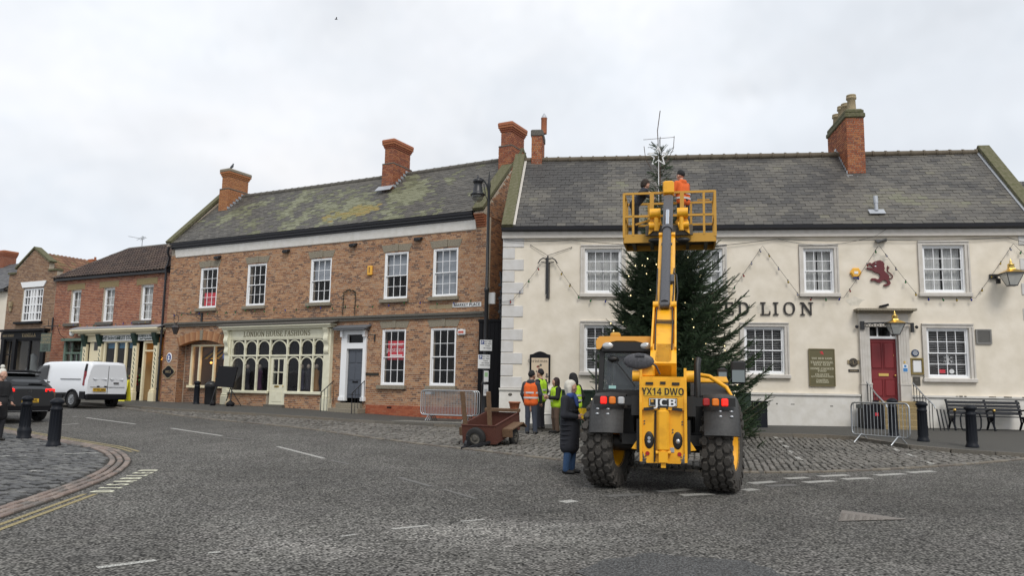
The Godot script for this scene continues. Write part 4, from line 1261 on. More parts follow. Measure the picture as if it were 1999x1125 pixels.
	for p in [[13.92, 2.52, .2, .24, "text_dark"], [14.2, 2.5, .18, .12, "red_poster"], [14.48, 2.5, .2, .18, "text_dark"]]:
		mb = MB.new(); mb.box(Vector3(p[0], p[1], -.165), Vector3(p[2], p[3], .005)); obj("window_card", mb, mats[p[4]], h)
	mb = MB.new(); mb.lathe([Vector2(.075, -.004), Vector2(.075, .004)], Vector3(14.48, 2.5, -.158), 16, Basis(Vector3.RIGHT, PI / 2)); obj("window_card", mb, mats.white_sign, h)
	# frieze board and gutter
	mb = MB.new(); mb.box(Vector3(8.68, 6.95, .05), Vector3(17.3, .22, .14)); obj("eaves_board", mb, mats.trim_grey, h)
	mb = MB.new(); mb.box(Vector3(8.68, 7.10, .12), Vector3(17.3, .06, .2))
	mb.prism(PackedVector2Array([Vector2(.10, 7.2), Vector2(.12, 7.11), Vector2(.2, 7.07), Vector2(.29, 7.10), Vector2(.31, 7.21)]), .02, 17.35, Basis(Vector3(0, 0, 1), Vector3(0, 1, 0), Vector3(1, 0, 0)))
	obj("gutter", mb, mats.black_gutter, h)
	# roof
	var roof := group_node("roof", h)
	mb = MB.new()
	mb.bar(Vector3(8.7, 7.14, .2), Vector3(8.7, 10.50, -3.2), 16.9, .03); mb.bar(Vector3(8.7, 7.14, -6.6), Vector3(8.7, 10.5, -3.2), 16.9, .04)
	obj("roof_boards", mb, mats.stone_dark, roof)
	var sl := [Color(.075, .071, .067), Color(.10, .094, .085), Color(.125, .116, .102), Color(.148, .137, .118), Color(.17, .157, .132), Color(.19, .178, .135), Color(.205, .2, .138)]
	var pick := func(x: float, v: float) -> int:
		var n := noise_a.get_noise_2d(x * .6 + 30, v * 3.0) + .5 * noise_a.get_noise_2d(x * 2.5, v * 8.0 + 5)
		var k := 1.6 + n * 4.5 + rng.randf_range(-1.2, 1.2) + clampf(x / 17.0, 0, 1) * 1.3 - .6 * exp(-pow((x - 2.6) / .9, 2))
		if v < .25 and x > 2 and x < 6: k += 1.6 * (1 + n)
		return clampi(int(k), 0, 6)
	roof_tiles(roof, "slate", 0.36, 17.08, Vector2(.26, 7.21), Vector2(-3.2, 10.55), .31, .185, sl, pick, 23, mats.slate, 300)
	for i in 37:
		mb = MB.new(); mb.tube([Vector3(-.22, 0, 0), Vector3(.215, 0, 0)], .11, 8); mb.tube([Vector3(.17, 0, 0), Vector3(.235, 0, 0)], .135, 8)
		inst("ridge_tile", mb.done(), grain(mat("ridge_brown", lin(.16, .13, .09), .8), mats.g1, 1.2), roof, xf_at(Vector3(.62 + i * .448, 10.58, -3.2), Vector3(0, 0, rng.randf_range(-.8, .8))))
	for gx in [[.06, .40], [17.05, 17.40]]:
		mb = MB.new()
		mb.prism(PackedVector2Array([Vector2(.2, 7.1), Vector2(-3.2, 10.62), Vector2(-6.6, 7.1)]), gx[0], gx[1], Basis(Vector3(0, 0, 1), Vector3(0, 1, 0), Vector3(1, 0, 0)))
		obj("gable", mb, mats.mortar, wall)
		mb = MB.new()
		var cx: float = (gx[0] + gx[1]) * .5
		mb.bar(Vector3(cx, 7.22, .36), Vector3(cx, 10.80, -3.22), gx[1] - gx[0] + .04, .12); mb.bar(Vector3(cx, 7.22, -6.76), Vector3(cx, 10.80, -3.18), gx[1] - gx[0] + .04, .12)
		obj("gable_coping", mb, mats.stone_moss, h)
		mb = MB.new()
		var sx: float = gx[1] + .05 if gx[0] < 1 else gx[0] - .05
		mb.bar(Vector3(sx, 7.27, .26), Vector3(sx, 10.60, -3.2), .10, .03)
		obj("mortar_fillet", mb, mats.lead if gx[0] > 1 else mats.trim_grey, roof)
	# chimneys
	var warm := [Color(.40, .115, .045), Color(.46, .15, .06), Color(.34, .10, .045), Color(.50, .19, .075), Color(.30, .10, .05)]
	var ch := chimney(h, 12.17, 12.78, -4.6, -2.2, 9.3, 9.3, 11.66, warm, mats.stone_moss, 120, 0.0, 0.0, 160)
	mb = MB.new(); mb.cbox(Vector3(12.475, 11.75, -3.4), Vector3(.72, .18, 2.52), .03); mb.cbox(Vector3(12.475, 11.91, -3.4), Vector3(.66, .18, 2.44), .05); obj("chimney_cap", mb, mats.stone_moss, ch)
	for k in 4:
		mb = MB.new()
		var tall: bool = k % 2 == 0
		mb.lathe([Vector2(.17, 0), Vector2(.155, .10), Vector2(.14, .45 if tall else .36), Vector2(.18, .48 if tall else .39), Vector2(.18, .54 if tall else .44), Vector2(.15, .56 if tall else .46), Vector2(.17, .58 if tall else .48), Vector2(.17, .63 if tall else .52), Vector2(.12, .64 if tall else .53)], Vector3.ZERO, 14)
		inst("chimney_pot", mb.done(), mats.pot_buff, ch, xf_at(Vector3(12.47 + (.0 if tall else -.03), 11.98, -2.5 - k * .58)))
	mb = MB.new(); mb.bar(Vector3(12.475, 9.50, -2.12), Vector3(12.475, 9.30, -1.93), .76, .015); obj("lead_flashing", mb, mats.lead, roof); mb = MB.new()
	for k in 9: mb.box(Vector3(12.14, 9.62 + k * .15, -2.3 - k * .155), Vector3(.02, .16, .2))
	obj("lead_flashing", mb, mats.lead, roof)
	ch = chimney(h, .69, 1.09, -4.15, -3.0, 10.2, 10.2, 11.50, warm, mats.stone_dark, 130, 0.0)
	mb = MB.new(); mb.cbox(Vector3(.89, 11.62, -3.58), Vector3(.48, .26, 1.24), .03); obj("chimney_cap", mb, mats.stone_dark, ch)
	mb = MB.new(); mb.lathe([Vector2(.115, 0), Vector2(.115, .6), Vector2(.13, .62), Vector2(.12, .64)], Vector3(1.12, 11.74, -3.5), 12); obj("chimney_pot", mb, mats.terracotta, ch)
	mb = MB.new(); mb.lathe([Vector2(.13, 0), Vector2(.10, .06), Vector2(.02, .2)], Vector3(1.12, 12.38, -3.5), 12); obj("pot_cowl", mb, mats.lead, ch)
	# flue vent on the slates
	mb = MB.new(); mb.bar(Vector3(12.42, 7.62, -.04), Vector3(12.42, 7.8, -.24), .5, .02); mb.tube([Vector3(12.42, 7.75, -.18), Vector3(12.42, 8.12, -.2)], .06, 10); mb.tube([Vector3(12.42, 8.0, -.2), Vector3(12.42, 8.25, -.22)], .075, 10)
	obj("flue_vent", mb, mats.lead, roof)
	lion_door(h)
	# low annexe roof past the right gable
	var n := thing("neighbour_house", "lower slate roofed house showing past the right gable of the inn", "house", h.transform * Vector3(17.7, 0, -1.5), -RDIR)
	mb = MB.new(); mb.box(Vector3(4, 3.4, -2.4), Vector3(8, 6.4, 4.8)); obj("wall", mb, mats.mortar, n)
	mb = MB.new(); mb.prism(PackedVector2Array([Vector2(.3, 6.5), Vector2(-2.4, 9.6), Vector2(-5.1, 6.5)]), 0, 8, Basis(Vector3(0, 0, 1), Vector3(0, 1, 0), Vector3(1, 0, 0))); 
	var rf := obj("roof", mb, mats.stone_dark, n)
	roof_tiles(rf, "slate", 0, 8, Vector2(.3, 6.55), Vector2(-2.4, 9.62), .31, .2, sl, pick, 29, mats.slate, 0)

func lion_door(h: Node3D):
	var d := group_node("front_door", h)
	var z := -.12
	var mb := MB.new(); mb.box(Vector3(12.385, 2.53, z), Vector3(.85, 1.97, .05)); obj("door_leaf", mb, mats.red_door, d)
	for p in [[12.19, 2.98, .3, .82], [12.58, 2.98, .3, .82], [12.19, 1.95, .3, .52], [12.58, 1.95, .3, .52]]:
		mb = MB.new(); mb.cbox(Vector3(p[0], p[1], z + .025), Vector3(p[2], p[3], .035), .014); obj("door_panel", mb, mats.red_door, d)
		mb = MB.new()
		for s in [-1, 1]: mb.box(Vector3(p[0] + s * (p[2] * .5 + .015), p[1], z + .03), Vector3(.02, p[3] + .05, .03)); mb.box(Vector3(p[0], p[1] + s * (p[3] * .5 + .015), z + .03), Vector3(p[2] + .01, .02, .028))
		obj("panel_moulding", mb, mats.red_door, d)
	mb = MB.new(); mb.box(Vector3(12.39, 2.36, z + .035), Vector3(.3, .085, .02)); obj("letter_plate", mb, mats.brass, d)
	mb = MB.new(); mb.ball(Vector3(12.73, 2.34, z + .07), Vector3(.035, .035, .035)); mb.ball(Vector3(12.72, 2.98, z + .03), Vector3(.018, .018, .018)); obj("door_knob", mb, mats.brass, d)
	mb = MB.new()
	mb.box(Vector3(11.80, 2.62, .06), Vector3(.30, 2.6, .13)); mb.box(Vector3(12.98, 2.62, .06), Vector3(.32, 2.6, .13))
	mb.box(Vector3(12.385, 4.12, .058), Vector3(1.5, .40, .12)); mb.box(Vector3(12.385, 3.90, .07), Vector3(1.48, .03, .15))
	for x in [11.80, 12.98]: mb.box(Vector3(x, 1.75, .07), Vector3(.33, .55, .16)); mb.box(Vector3(x, 2.06, .075), Vector3(.35, .05, .18))
	for i in 3: mb.box(Vector3(11.72 + i * .08, 2.95, .128), Vector3(.035, 1.7, .012)); 
	for i in 3: mb.box(Vector3(12.90 + i * .08, 2.95, .128), Vector3(.035, 1.7, .012))
	obj("door_surround", mb, mats.trim_grey, d)
	mb = MB.new(); mb.box(Vector3(12.42, 4.35, .14), Vector3(1.64, .06, .3)); mb.box(Vector3(12.42, 4.41, .20), Vector3(1.80, .07, .44)); obj("door_cornice", mb, mats.stone, d)
	mb = MB.new(); mb.box(Vector3(12.385, 3.55, -.1), Vector3(.87, .08, .1)); mb.box(Vector3(12.385, 3.91, -.1), Vector3(.87, .04, .1)); mb.box(Vector3(12.25, 3.73, -.1), Vector3(.04, .3, .06)); mb.box(Vector3(12.66, 3.73, -.1), Vector3(.04, .3, .06)); mb.box(Vector3(11.975, 2.6, -.09), Vector3(.04, 2.6, .12)); mb.box(Vector3(12.815, 2.6, -.09), Vector3(.03, 2.6, .12))
	obj("door_frame", mb, mats.white_paint, d)
	mb = MB.new(); mb.quad(Vector3(11.98, 3.58, -.1), Vector3(11.98, 3.9, -.1), Vector3(12.8, 3.9, -.1), Vector3(12.8, 3.58, -.1)); obj("fanlight_pane", mb, mats.glass, d)
	# steps
	var st := group_node("steps", h)
	grain(mat("step_stone", lin(.36, .27, .13), .8), mats.g1, 1.1)
	for k in 6:
		mb = MB.new(); mb.cbox(Vector3(12.62, .40 + (1.12 * (k + 1) / 6.0) * .5, .06 + (6 - k) * .14), Vector3(1.16, 1.12 * (k + 1) / 6.0 + .02, .28), .02); obj("step", mb, mats.step_stone, st)
		for sx in [12.00, 13.24]:
			mb = MB.new(); mb.box(Vector3(sx, .40 + (1.12 * (k + 1) / 6.0) * .5, .06 + (6 - k) * .14), Vector3(.10, 1.12 * (k + 1) / 6.0 + .06, .275)); obj("step_end", mb, mats.black_paint, st)
	for sx in [11.90, 13.28]:
		mb = MB.new()
		var a := Vector3(sx - .1, 2.12, .12); var b := Vector3(sx + .12, 1.42, 1.15)
		mb.tube([a, a.lerp(b, .5) + Vector3(0, -.03, 0), b, b + Vector3(0, -.08, .05)], .022, 6)
		obj("handrail", mb, mats.galv, st)
		mb = MB.new()
		for i in 7:
			var p := a.lerp(b, (i + .3) / 7.0); mb.tube([p, Vector3(p.x, lerpf(1.5, .55, i / 6.0), p.z)], .011, 6)
		obj("railing_bars", mb, mats.iron, st)
	mb = MB.new()
	for i in 3: mb.tube([Vector3(13.56 + i * .1, 1.32 - i * .01, .9), Vector3(13.62 + i * .11, .6, 1.0)], .02, 6)
	obj("railing_posts", mb, mats.iron, st)
	mb = MB.new(); mb.box(Vector3(11.78, 1.0, .5), Vector3(.62, .84, .6)); obj("step_side", mb, mats.black_paint, st)
	mb = MB.new(); mb.box(Vector3(11.85, 1.12, .806), Vector3(.10, .10, .006)); obj("hazard_label", mb, mats.red_poster, st)

func lion_shape() -> PackedVector2Array:
	# rampant beast facing left, outlined clockwise from the crown
	return PackedVector2Array([Vector2(.36, .84), Vector2(.44, .85), Vector2(.52, .81), Vector2(.565, .74), Vector2(.555, .66), Vector2(.575, .58), Vector2(.55, .52), Vector2(.59, .46), Vector2(.66, .40), Vector2(.70, .33), Vector2(.69, .26), Vector2(.66, .22), Vector2(.72, .16), Vector2(.735, .09), Vector2(.69, .04), Vector2(.60, .0), Vector2(.51, .02), Vector2(.53, .06), Vector2(.61, .075), Vector2(.65, .11), Vector2(.60, .18), Vector2(.53, .21), Vector2(.46, .17), Vector2(.40, .11), Vector2(.33, .135), Vector2(.24, .19), Vector2(.15, .17), Vector2(.125, .22), Vector2(.16, .26), Vector2(.26, .26), Vector2(.34, .225), Vector2(.40, .26), Vector2(.42, .33), Vector2(.40, .40), Vector2(.34, .435), Vector2(.26, .46), Vector2(.17, .53), Vector2(.09, .54), Vector2(.02, .565), Vector2(.03, .62), Vector2(.09, .61), Vector2(.18, .60), Vector2(.23, .585), Vector2(.20, .64), Vector2(.13, .70), Vector2(.075, .72), Vector2(.08, .77), Vector2(.14, .765), Vector2(.22, .71), Vector2(.25, .68), Vector2(.29, .66), Vector2(.33, .665), Vector2(.29, .70), Vector2(.22, .72), Vector2(.20, .76), Vector2(.25, .80)])

func on_wall(nm: String, label: String, cat: String, f: Node3D, p: Vector3, group := "") -> Node3D:
	return thing(nm, label, cat, f.transform * p, f.rotation.y, group)

func coach_lamp(t: Node3D, s: float):   # square tapering lantern with brass top; origin at its foot
	var mb := MB.new()
	var q := func(w: float, y: float) -> Array: return [Vector3(-w, y, w), Vector3(w, y, w), Vector3(w, y, -w), Vector3(-w, y, -w)]
	mb.loft([q.call(.12 * s, .03 * s), q.call(.27 * s, .42 * s)], true, true, false, -1)
	obj("lamp_glass", mb, mats.frosted, t)
	mb = MB.new()
	for x in [-1, 1]:
		for z in [-1, 1]: mb.bar(Vector3(.12 * s * x, .03 * s, .12 * s * z), Vector3(.275 * s * x, .43 * s, .275 * s * z), .016, .016)
	mb.box(Vector3(0, .02 * s, 0), Vector3(.26, .03, .26) * s); mb.box(Vector3(0, .435 * s, 0), Vector3(.62, .03, .62) * s)
	obj("lamp_frame", mb, mats.iron, t)
	mb = MB.new()
	mb.loft([q.call(.31 * s, .45 * s), q.call(.10 * s, .58 * s), q.call(.09 * s, .62 * s)], true, false, false, -1)
	mb.lathe([Vector2(.10, .62), Vector2(.11, .66), Vector2(.10, .72), Vector2(.12, .74), Vector2(.06, .78), Vector2(.03, .80), Vector2(.045, .84), Vector2(.02, .89), Vector2(.005, .95)].map(func(v): return v * s), Vector3.ZERO, 12)
	obj("lamp_top", mb, mats.brass, t)

func lion_fixtures(h: Node3D):
	var mb := MB.new()
	# big lettering, mounted letter by letter
	var let := thing("inn_lettering", "tall dark serif letters reading THE RED LION across the cream inn front", "sign", h.transform * Vector3(4.9, 4.45, .03), -RDIR)
	for l in [["T", 0.0], ["H", .45], ["E", .95], ["R", 1.95], ["E", 2.70], ["D", 3.16], ["L", 3.86], ["I", 4.19], ["O", 4.61], ["N", 5.16]]:
		text("letter", l[0], .415, .05, mats.text_dark, let, xf_at(Vector3(l[1], 0, 0)), "Droid Serif")
	# beast emblem
	var em := on_wall("lion_emblem", "dark red rampant lion emblem fixed high on the cream wall", "emblem", h, Vector3(11.95, 5.20, .015))
	mb = MB.new(); mb.prism(lion_shape(), 0, .05); obj("body", mb, mat("maroon", lin(.115, .012, .016), .5), em)
	mb = MB.new(); mb.tube([Vector3(.66, .27, .02), Vector3(.74, .25, .02), Vector3(.80, .28, .02), Vector3(.81, .34, .02), Vector3(.74, .42, .02), Vector3(.67, .48, .02), Vector3(.66, .55, .02), Vector3(.69, .61, .02), Vector3(.66, .68, .02)], [.022, .02, .018, .018, .018, .018, .02, .035, .006], 7); obj("tail", mb, mats.maroon, em)
	mb = MB.new(); mb.ball(Vector3(.30, .765, .052), Vector3(.012, .012, .006)); mb.box(Vector3(.285, .655, .052), Vector3(.05, .03, .005)); obj("eye_and_teeth", mb, mats.white_sign, em)
	# alarm
	var al := on_wall("alarm_box", "orange hexagonal alarm box on the cream wall left of the lion emblem", "alarm", h, Vector3(11.62, 5.64, .02))
	mb = MB.new(); mb.lathe([Vector2(.18, 0), Vector2(.18, .05), Vector2(.14, .08)], Vector3.ZERO, 6, Basis(Vector3.RIGHT, PI / 2), -1); obj("casing", mb, mats.yellow_box, al)
	mb = MB.new(); mb.box(Vector3(0, 0, .085), Vector3(.12, .08, .01)); obj("label_plate", mb, mats.white_sign, al)
	mb = MB.new(); mb.box(Vector3(-.02, -.165, .04), Vector3(.14, .04, .06)); obj("strobe", mb, mats.blue_sign, al)
	# olive board
	var bo := on_wall("notice_board", "olive green board with pale lettering and small red lion right of the tree", "sign", h, Vector3(10.47, 1.97, .01))
	mb = MB.new(); mb.box(Vector3(0, .59, .02), Vector3(.80, 1.18, .03)); obj("board", mb, mats.olive_sign, bo)
	mb = MB.new()
	for s in [-1, 1]: mb.box(Vector3(.39 * s, .59, .03), Vector3(.03, 1.2, .04)); mb.box(Vector3(0, .59 + .59 * s, .03), Vector3(.75, .03, .038))
	obj("frame", mb, mat("frame_gold", lin(.16, .13, .06), .5), bo)
	var pale := mat("pale_text", lin(.55, .52, .38), .5)
	for l in [["THE RED LION", .88, .062], ["TRADITIONAL", .755, .07], ["REAL ALES", .68, .066], ["HOME COOKED", .555, .066], ["FOOD", .48, .066], ["EN-SUITE", .365, .066], ["ACCOMMODATION", .30, .052], ["Families", .19, .062], ["Welcome", .125, .062]]:
		text("sign_lettering", l[0], l[2], .004, pale, bo, xf_at(Vector3(0, l[1], .038)), "Droid Serif", true)
	mb = MB.new()
	var small := PackedVector2Array()
	for v in lion_shape(): small.append(Vector2((v.x - .36) * .17, 1.0 + v.y * .13))
	mb.prism(small, .036, .041); obj("small_lion", mb, mats.red_poster, bo)
	# plaques round the door
	var pl := on_wall("round_club_plaque", "round black club plaque with letter L left of the red door", "plaque", h, Vector3(11.45, 2.74, .01))
	mb = MB.new(); mb.lathe([Vector2(.135, 0), Vector2(.135, .02), Vector2(.12, .025)], Vector3.ZERO, 20, Basis(Vector3.RIGHT, PI / 2)); obj("disc", mb, mats.text_dark, pl)
	mb = MB.new()
	for i in 20:
		var a := TAU * i / 20.0; var b := TAU * (i + 1) / 20.0
		for r in [.11, .075]: mb.bar(Vector3(cos(a) * r, sin(a) * r, .026), Vector3(cos(b) * r, sin(b) * r, .026), .009, .004)
	for s in [-1, 1]: mb.box(Vector3(.155 * s, .01, .012), Vector3(.05, .12, .02))
	obj("ring", mb, mats.pot_buff, pl)
	text("plaque_letter", "L", .10, .004, mats.pot_buff, pl, xf_at(Vector3(0, 0, .027)), "Droid Sans", true)
	pl = on_wall("small_name_plate", "small black plate under the round club plaque", "plaque", h, Vector3(11.45, 2.475, .01))
	mb = MB.new(); mb.box(Vector3.ZERO, Vector3(.32, .085, .02)); obj("plate", mb, mats.text_dark, pl)
	mb = MB.new(); mb.box(Vector3(0, 0, .012), Vector3(.24, .02, .003)); obj("raised_line", mb, mats.pot_buff, pl)
	pl = on_wall("blue_plaque", "round blue plaque above the gilt menu frame right of the door", "plaque", h, Vector3(13.34, 3.06, .01))
	mb = MB.new(); mb.lathe([Vector2(.115, 0), Vector2(.115, .02), Vector2(.105, .025)], Vector3.ZERO, 20, Basis(Vector3.RIGHT, PI / 2)); obj("disc", mb, mat("plaque_blue", lin(.025, .05, .11), .5), pl)
	for k in 4:
		mb = MB.new(); mb.box(Vector3(0, .055 - k * .037, .026), Vector3([.10, .15, .15, .09][k], .014, .003)); obj("raised_line", mb, mats.white_sign, pl)
	pl = on_wall("menu_case", "gilt framed menu case beside the red door", "menu case", h, Vector3(13.37, 2.64, .01))
	mb = MB.new(); mb.box(Vector3(0, 0, .012), Vector3(.34, .46, .02)); obj("backing", mb, mats.stone, pl)
	mb = MB.new(); mb.box(Vector3(.01, 0, .024), Vector3(.24, .36, .006)); obj("menu_sheet", mb, mats.white_sign, pl)
	mb = MB.new()
	for s in [-1, 1]: mb.box(Vector3(.175 * s, 0, .03), Vector3(.05, .52, .05)); mb.box(Vector3(0, .235 * s, .03), Vector3(.30, .05, .048))
	obj("frame", mb, mat("gilt", lin(.24, .18, .06), .4, .5), pl)
	pl = on_wall("grey_plate", "dark grey square plate under the gilt menu case", "plaque", h, Vector3(13.345, 2.17, .01))
	mb = MB.new(); mb.box(Vector3.ZERO, Vector3(.22, .28, .02)); obj("plate", mb, mat("bronze_grey", lin(.07, .065, .055), .45, .3), pl)
	mb = MB.new(); mb.lathe([Vector2(.05, 0), Vector2(.05, .006)], Vector3(0, .05, .01), 14, Basis(Vector3.RIGHT, PI / 2)); obj("seal", mb, mats.stone_dark, pl)
	pl = on_wall("blue_notice", "small white and blue notice on the grey door surround", "notice", h, Vector3(12.98, 2.57, .13))
	mb = MB.new(); mb.box(Vector3(0, 0, .004), Vector3(.15, .24, .006)); obj("sheet", mb, mats.white_sign, pl)
	mb = MB.new(); mb.box(Vector3(0, -.05, .009), Vector3(.13, .11, .004)); mb.lathe([Vector2(.04, 0), Vector2(.04, .003)], Vector3(0, .065, .007), 14, Basis(Vector3.RIGHT, PI / 2)); obj("blue_print", mb, mat("notice_blue", lin(.05, .22, .5), .5), pl)
	pl = on_wall("door_bell", "small brass bell push above the blue notice", "bell", h, Vector3(12.97, 2.76, .13))
	mb = MB.new(); mb.box(Vector3.ZERO, Vector3(.05, .07, .03)); obj("bell_plate", mb, mats.brass, pl)
	# vent
	pl = on_wall("vent_grille", "grey louvred vent grille right of the lower window", "vent", h, Vector3(15.41, 3.60, .01))
	mb = MB.new(); mb.box(Vector3(0, 0, .005), Vector3(.42, .42, .01))
	for s in [-1, 1]: mb.box(Vector3(.21 * s, 0, .02), Vector3(.05, .46, .04)); mb.box(Vector3(0, .21 * s, .02), Vector3(.37, .05, .039))
	obj("frame", mb, mat("vent_grey", lin(.19, .185, .175), .6), pl)
	for k in 12:
		mb = MB.new(); mb.box(Vector3.ZERO, Vector3(.38, .008, .03)); inst("louvre", mb.done(), mats.vent_grey, pl, xf_at(Vector3(0, -.17 + k * .031, .02), Vector3(40, 0, 0)))
	# black menu board on the left
	pl = on_wall("menu_board", "black arched notice case with a cream menu poster left of the tree", "notice board", h, Vector3(1.39, 1.93, .01))
	mb = MB.new()
	var ap := PackedVector2Array([Vector2(-.345, 0), Vector2(-.345, .93)])
	for k in 9: ap.append(Vector2(-.24 + k * .06, .95 + .09 * sin(PI * k / 8.0)))
	ap.append(Vector2(.345, .93)); ap.append(Vector2(.345, 0))
	mb.prism(ap, 0, .07); obj("case", mb, mats.black_paint, pl)
	mb = MB.new(); mb.box(Vector3(0, .42, .073), Vector3(.57, .80, .004)); obj("poster_sheet", mb, mat("poster_cream", lin(.62, .50, .36), .6), pl)
	text("poster_lettering", "Christmas", .10, .003, mats.text_dark, pl, xf_at(Vector3(-.08, .72, .077)), "Droid Serif")
	rng.seed = 14
	for k in 13:
		mb = MB.new(); mb.lathe([Vector2(rng.randf_range(.02, .05), 0), Vector2(.015, .004)], Vector3(rng.randf_range(-.22, .24), rng.randf_range(.08, .64), .075), 10, Basis(Vector3.RIGHT, PI / 2))
		obj("poster_dish", mb, [mats.stone_dark, mats.red_door, mats.wood_old][k % 3], pl)
	# iron bracket post that carries the lights
	pl = on_wall("sundial_post", "slim black iron post with hooked side arms fixed on the cream wall", "bracket", h, Vector3(1.61, 4.78, .02))
	mb = MB.new(); mb.box(Vector3(0, .72, .04), Vector3(.05, 1.45, .06)); mb.box(Vector3(-.05, .76, .03), Vector3(.03, 1.25, .04)); obj("post", mb, mats.iron, pl)
	mb = MB.new(); mb.box(Vector3(.055, .62, .03), Vector3(.045, 1.2, .04)); mb.box(Vector3(.01, .03, .03), Vector3(.13, .1, .05)); obj("side_strip", mb, mats.stone_dark, pl)
	for s in [-1, 1]:
		mb = MB.new(); mb.tube([Vector3(.03 * s, 1.33, .06), Vector3(.16 * s, 1.36, .10), Vector3(.25 * s, 1.30, .12), Vector3(.33 * s, 1.17, .12)], .022, 6); mb.tube([Vector3(.04 * s, 1.20, .06), Vector3(.22 * s, 1.23, .1)], .014, 6); obj("hook_arm", mb, mats.iron, pl)
		mb = MB.new(); mb.tube([Vector3(0, 1.46, .05), Vector3(-.59 if s < 0 else .8, 1.82 if s < 0 else 1.74, .02)], .008, 5); mb.ball(Vector3(-.59 if s < 0 else .8, 1.82 if s < 0 else 1.74, .02), Vector3(.02, .02, .02), 6, 4); obj("stay_rod", mb, mats.iron, pl)
	# lanterns
	pl = on_wall("door_lantern", "brass topped lantern on a scrolled black bar over the red door", "lantern", h, Vector3(12.565, 3.58, .62))
	coach_lamp(pl, .82)
	mb = MB.new()
	mb.bar(Vector3(-.82, .40, -.45), Vector3(-.1, .40, -.02), .025, .04); mb.bar(Vector3(.66, .40, -.45), Vector3(.1, .40, -.02), .025, .04); mb.box(Vector3(-.84, .34, -.48), Vector3(.12, .26, .1)); mb.box(Vector3(.68, .28, -.48), Vector3(.08, .3, .1))
	for k in 4:
		var sp := []
		for i in 10: sp.append(Vector3(-.72 + k * .14 + cos(i * .7) * .05, .33 + sin(i * .7) * .045, -.40 + k * .085))
		mb.tube(sp, .010, 5)
	for x in [-1.0, .82]: mb.ball(Vector3(x, .30, -.50), Vector3(.055, .055, .055), 8, 6)
	obj("scroll_bar", mb, mats.iron, pl)
	pl = on_wall("wall_lantern", "large brass capped lantern on a bracket at the right end of the inn", "lantern", h, Vector3(16.1, 5.14, .55))
	coach_lamp(pl, .92)
	mb = MB.new(); mb.box(Vector3(-.3, .38, -.50), Vector3(.22, .14, .1)); mb.bar(Vector3(-.3, .38, -.48), Vector3(0, .40, 0), .04, .04); mb.box(Vector3(-.2, .22, -.42), Vector3(.1, .16, .1)); obj("wall_bracket", mb, mats.iron, pl)
	# floodlights
	pl = on_wall("flood_light", "metal twin floodlight under the eaves above the lion emblem", "floodlight", h, Vector3(12.42, 6.68, .02), "")
	mb = MB.new(); mb.box(Vector3(0, 0, .08), Vector3(.34, .06, .12)); mb.tube([Vector3(-.12, -.05, .1), Vector3(.16, .04, .16)], .04, 8); obj("housing", mb, mat("lamp_metal", lin(.12, .12, .12), .4, .7), pl)
	pl = on_wall("step_light", "small black lamp tilted over the door cornice", "floodlight", h, Vector3(12.43, 4.56, .10))
	mb = MB.new(); mb.box(Vector3.ZERO, Vector3(.26, .07, .16), Basis(Vector3(0, 0, 1), .25)); obj("housing", mb, mats.black_paint, pl)
	# strings of lights and cables
	var f := h
	swag("light_string", "string of coloured bulbs from the alley corner up to the iron post", "strings of bulbs on the inn", f, [Vector3(.05, 4.65, .06), Vector3(.45, 4.72, .08), Vector3(1.36, 5.9, .14), Vector3(1.36, 5.92, .14)], .02, .42, BULBS, 1)
	swag("light_string", "string of coloured bulbs falling from the iron post under the first window", "strings of bulbs on the inn", f, [Vector3(1.9, 5.95, .14), Vector3(2.72, 4.76, .1), Vector3(4.2, 4.72, .1), Vector3(5.6, 6.5, .1), Vector3(6.0, 4.8, .1), Vector3(7.55, 4.86, .1)], .02, .42, BULBS, 2)
	swag("light_string", "string of bulbs making a peak between the tree and the three pane wide window", "strings of bulbs on the inn", f, [Vector3(7.6, 4.92, .1), Vector3(8.70, 6.54, .1), Vector3(9.86, 4.82, .12)], .015, .42, BULBS, 3)
	swag("light_string", "string of bulbs looping under the narrow window and up over the alarm to the lion", "strings of bulbs on the inn", f, [Vector3(9.86, 4.82, .13), Vector3(11.2, 4.82, .13), Vector3(12.34, 6.52, .1)], .03, .42, BULBS, 4)
	swag("light_string", "string of bulbs falling from the floodlight past the lion's tail to the right window", "strings of bulbs on the inn", f, [Vector3(12.36, 6.52, .12), Vector3(13.5, 4.84, .13), Vector3(15.2, 4.82, .13)], .03, .42, BULBS, 5)
	swag("light_string", "string of bulbs rising behind the big wall lantern at the right end", "strings of bulbs on the inn", f, [Vector3(15.22, 4.84, .1), Vector3(16.43, 6.57, .1), Vector3(17.3, 5.6, .1)], .015, .42, BULBS, 6)
	swag("eaves_cable", "black cable drooping along the cream wall under the eaves", "", f, [Vector3(.1, 6.78, .08), Vector3(2.4, 6.78, .09), Vector3(6.2, 6.5, .08), Vector3(9.2, 6.78, .08), Vector3(12.3, 6.72, .08), Vector3(16.3, 6.78, .08), Vector3(17.3, 6.55, .08)], .05, 0, [], 0, .009)
	swag("slack_cable", "thin cable looping over the narrow window head up to the slates", "", f, [Vector3(9.15, 6.78, .1), Vector3(10.6, 6.53, .12), Vector3(12.2, 6.8, .35), Vector3(13.6, 7.9, -.3)], .05, 0, [], 0, .006)

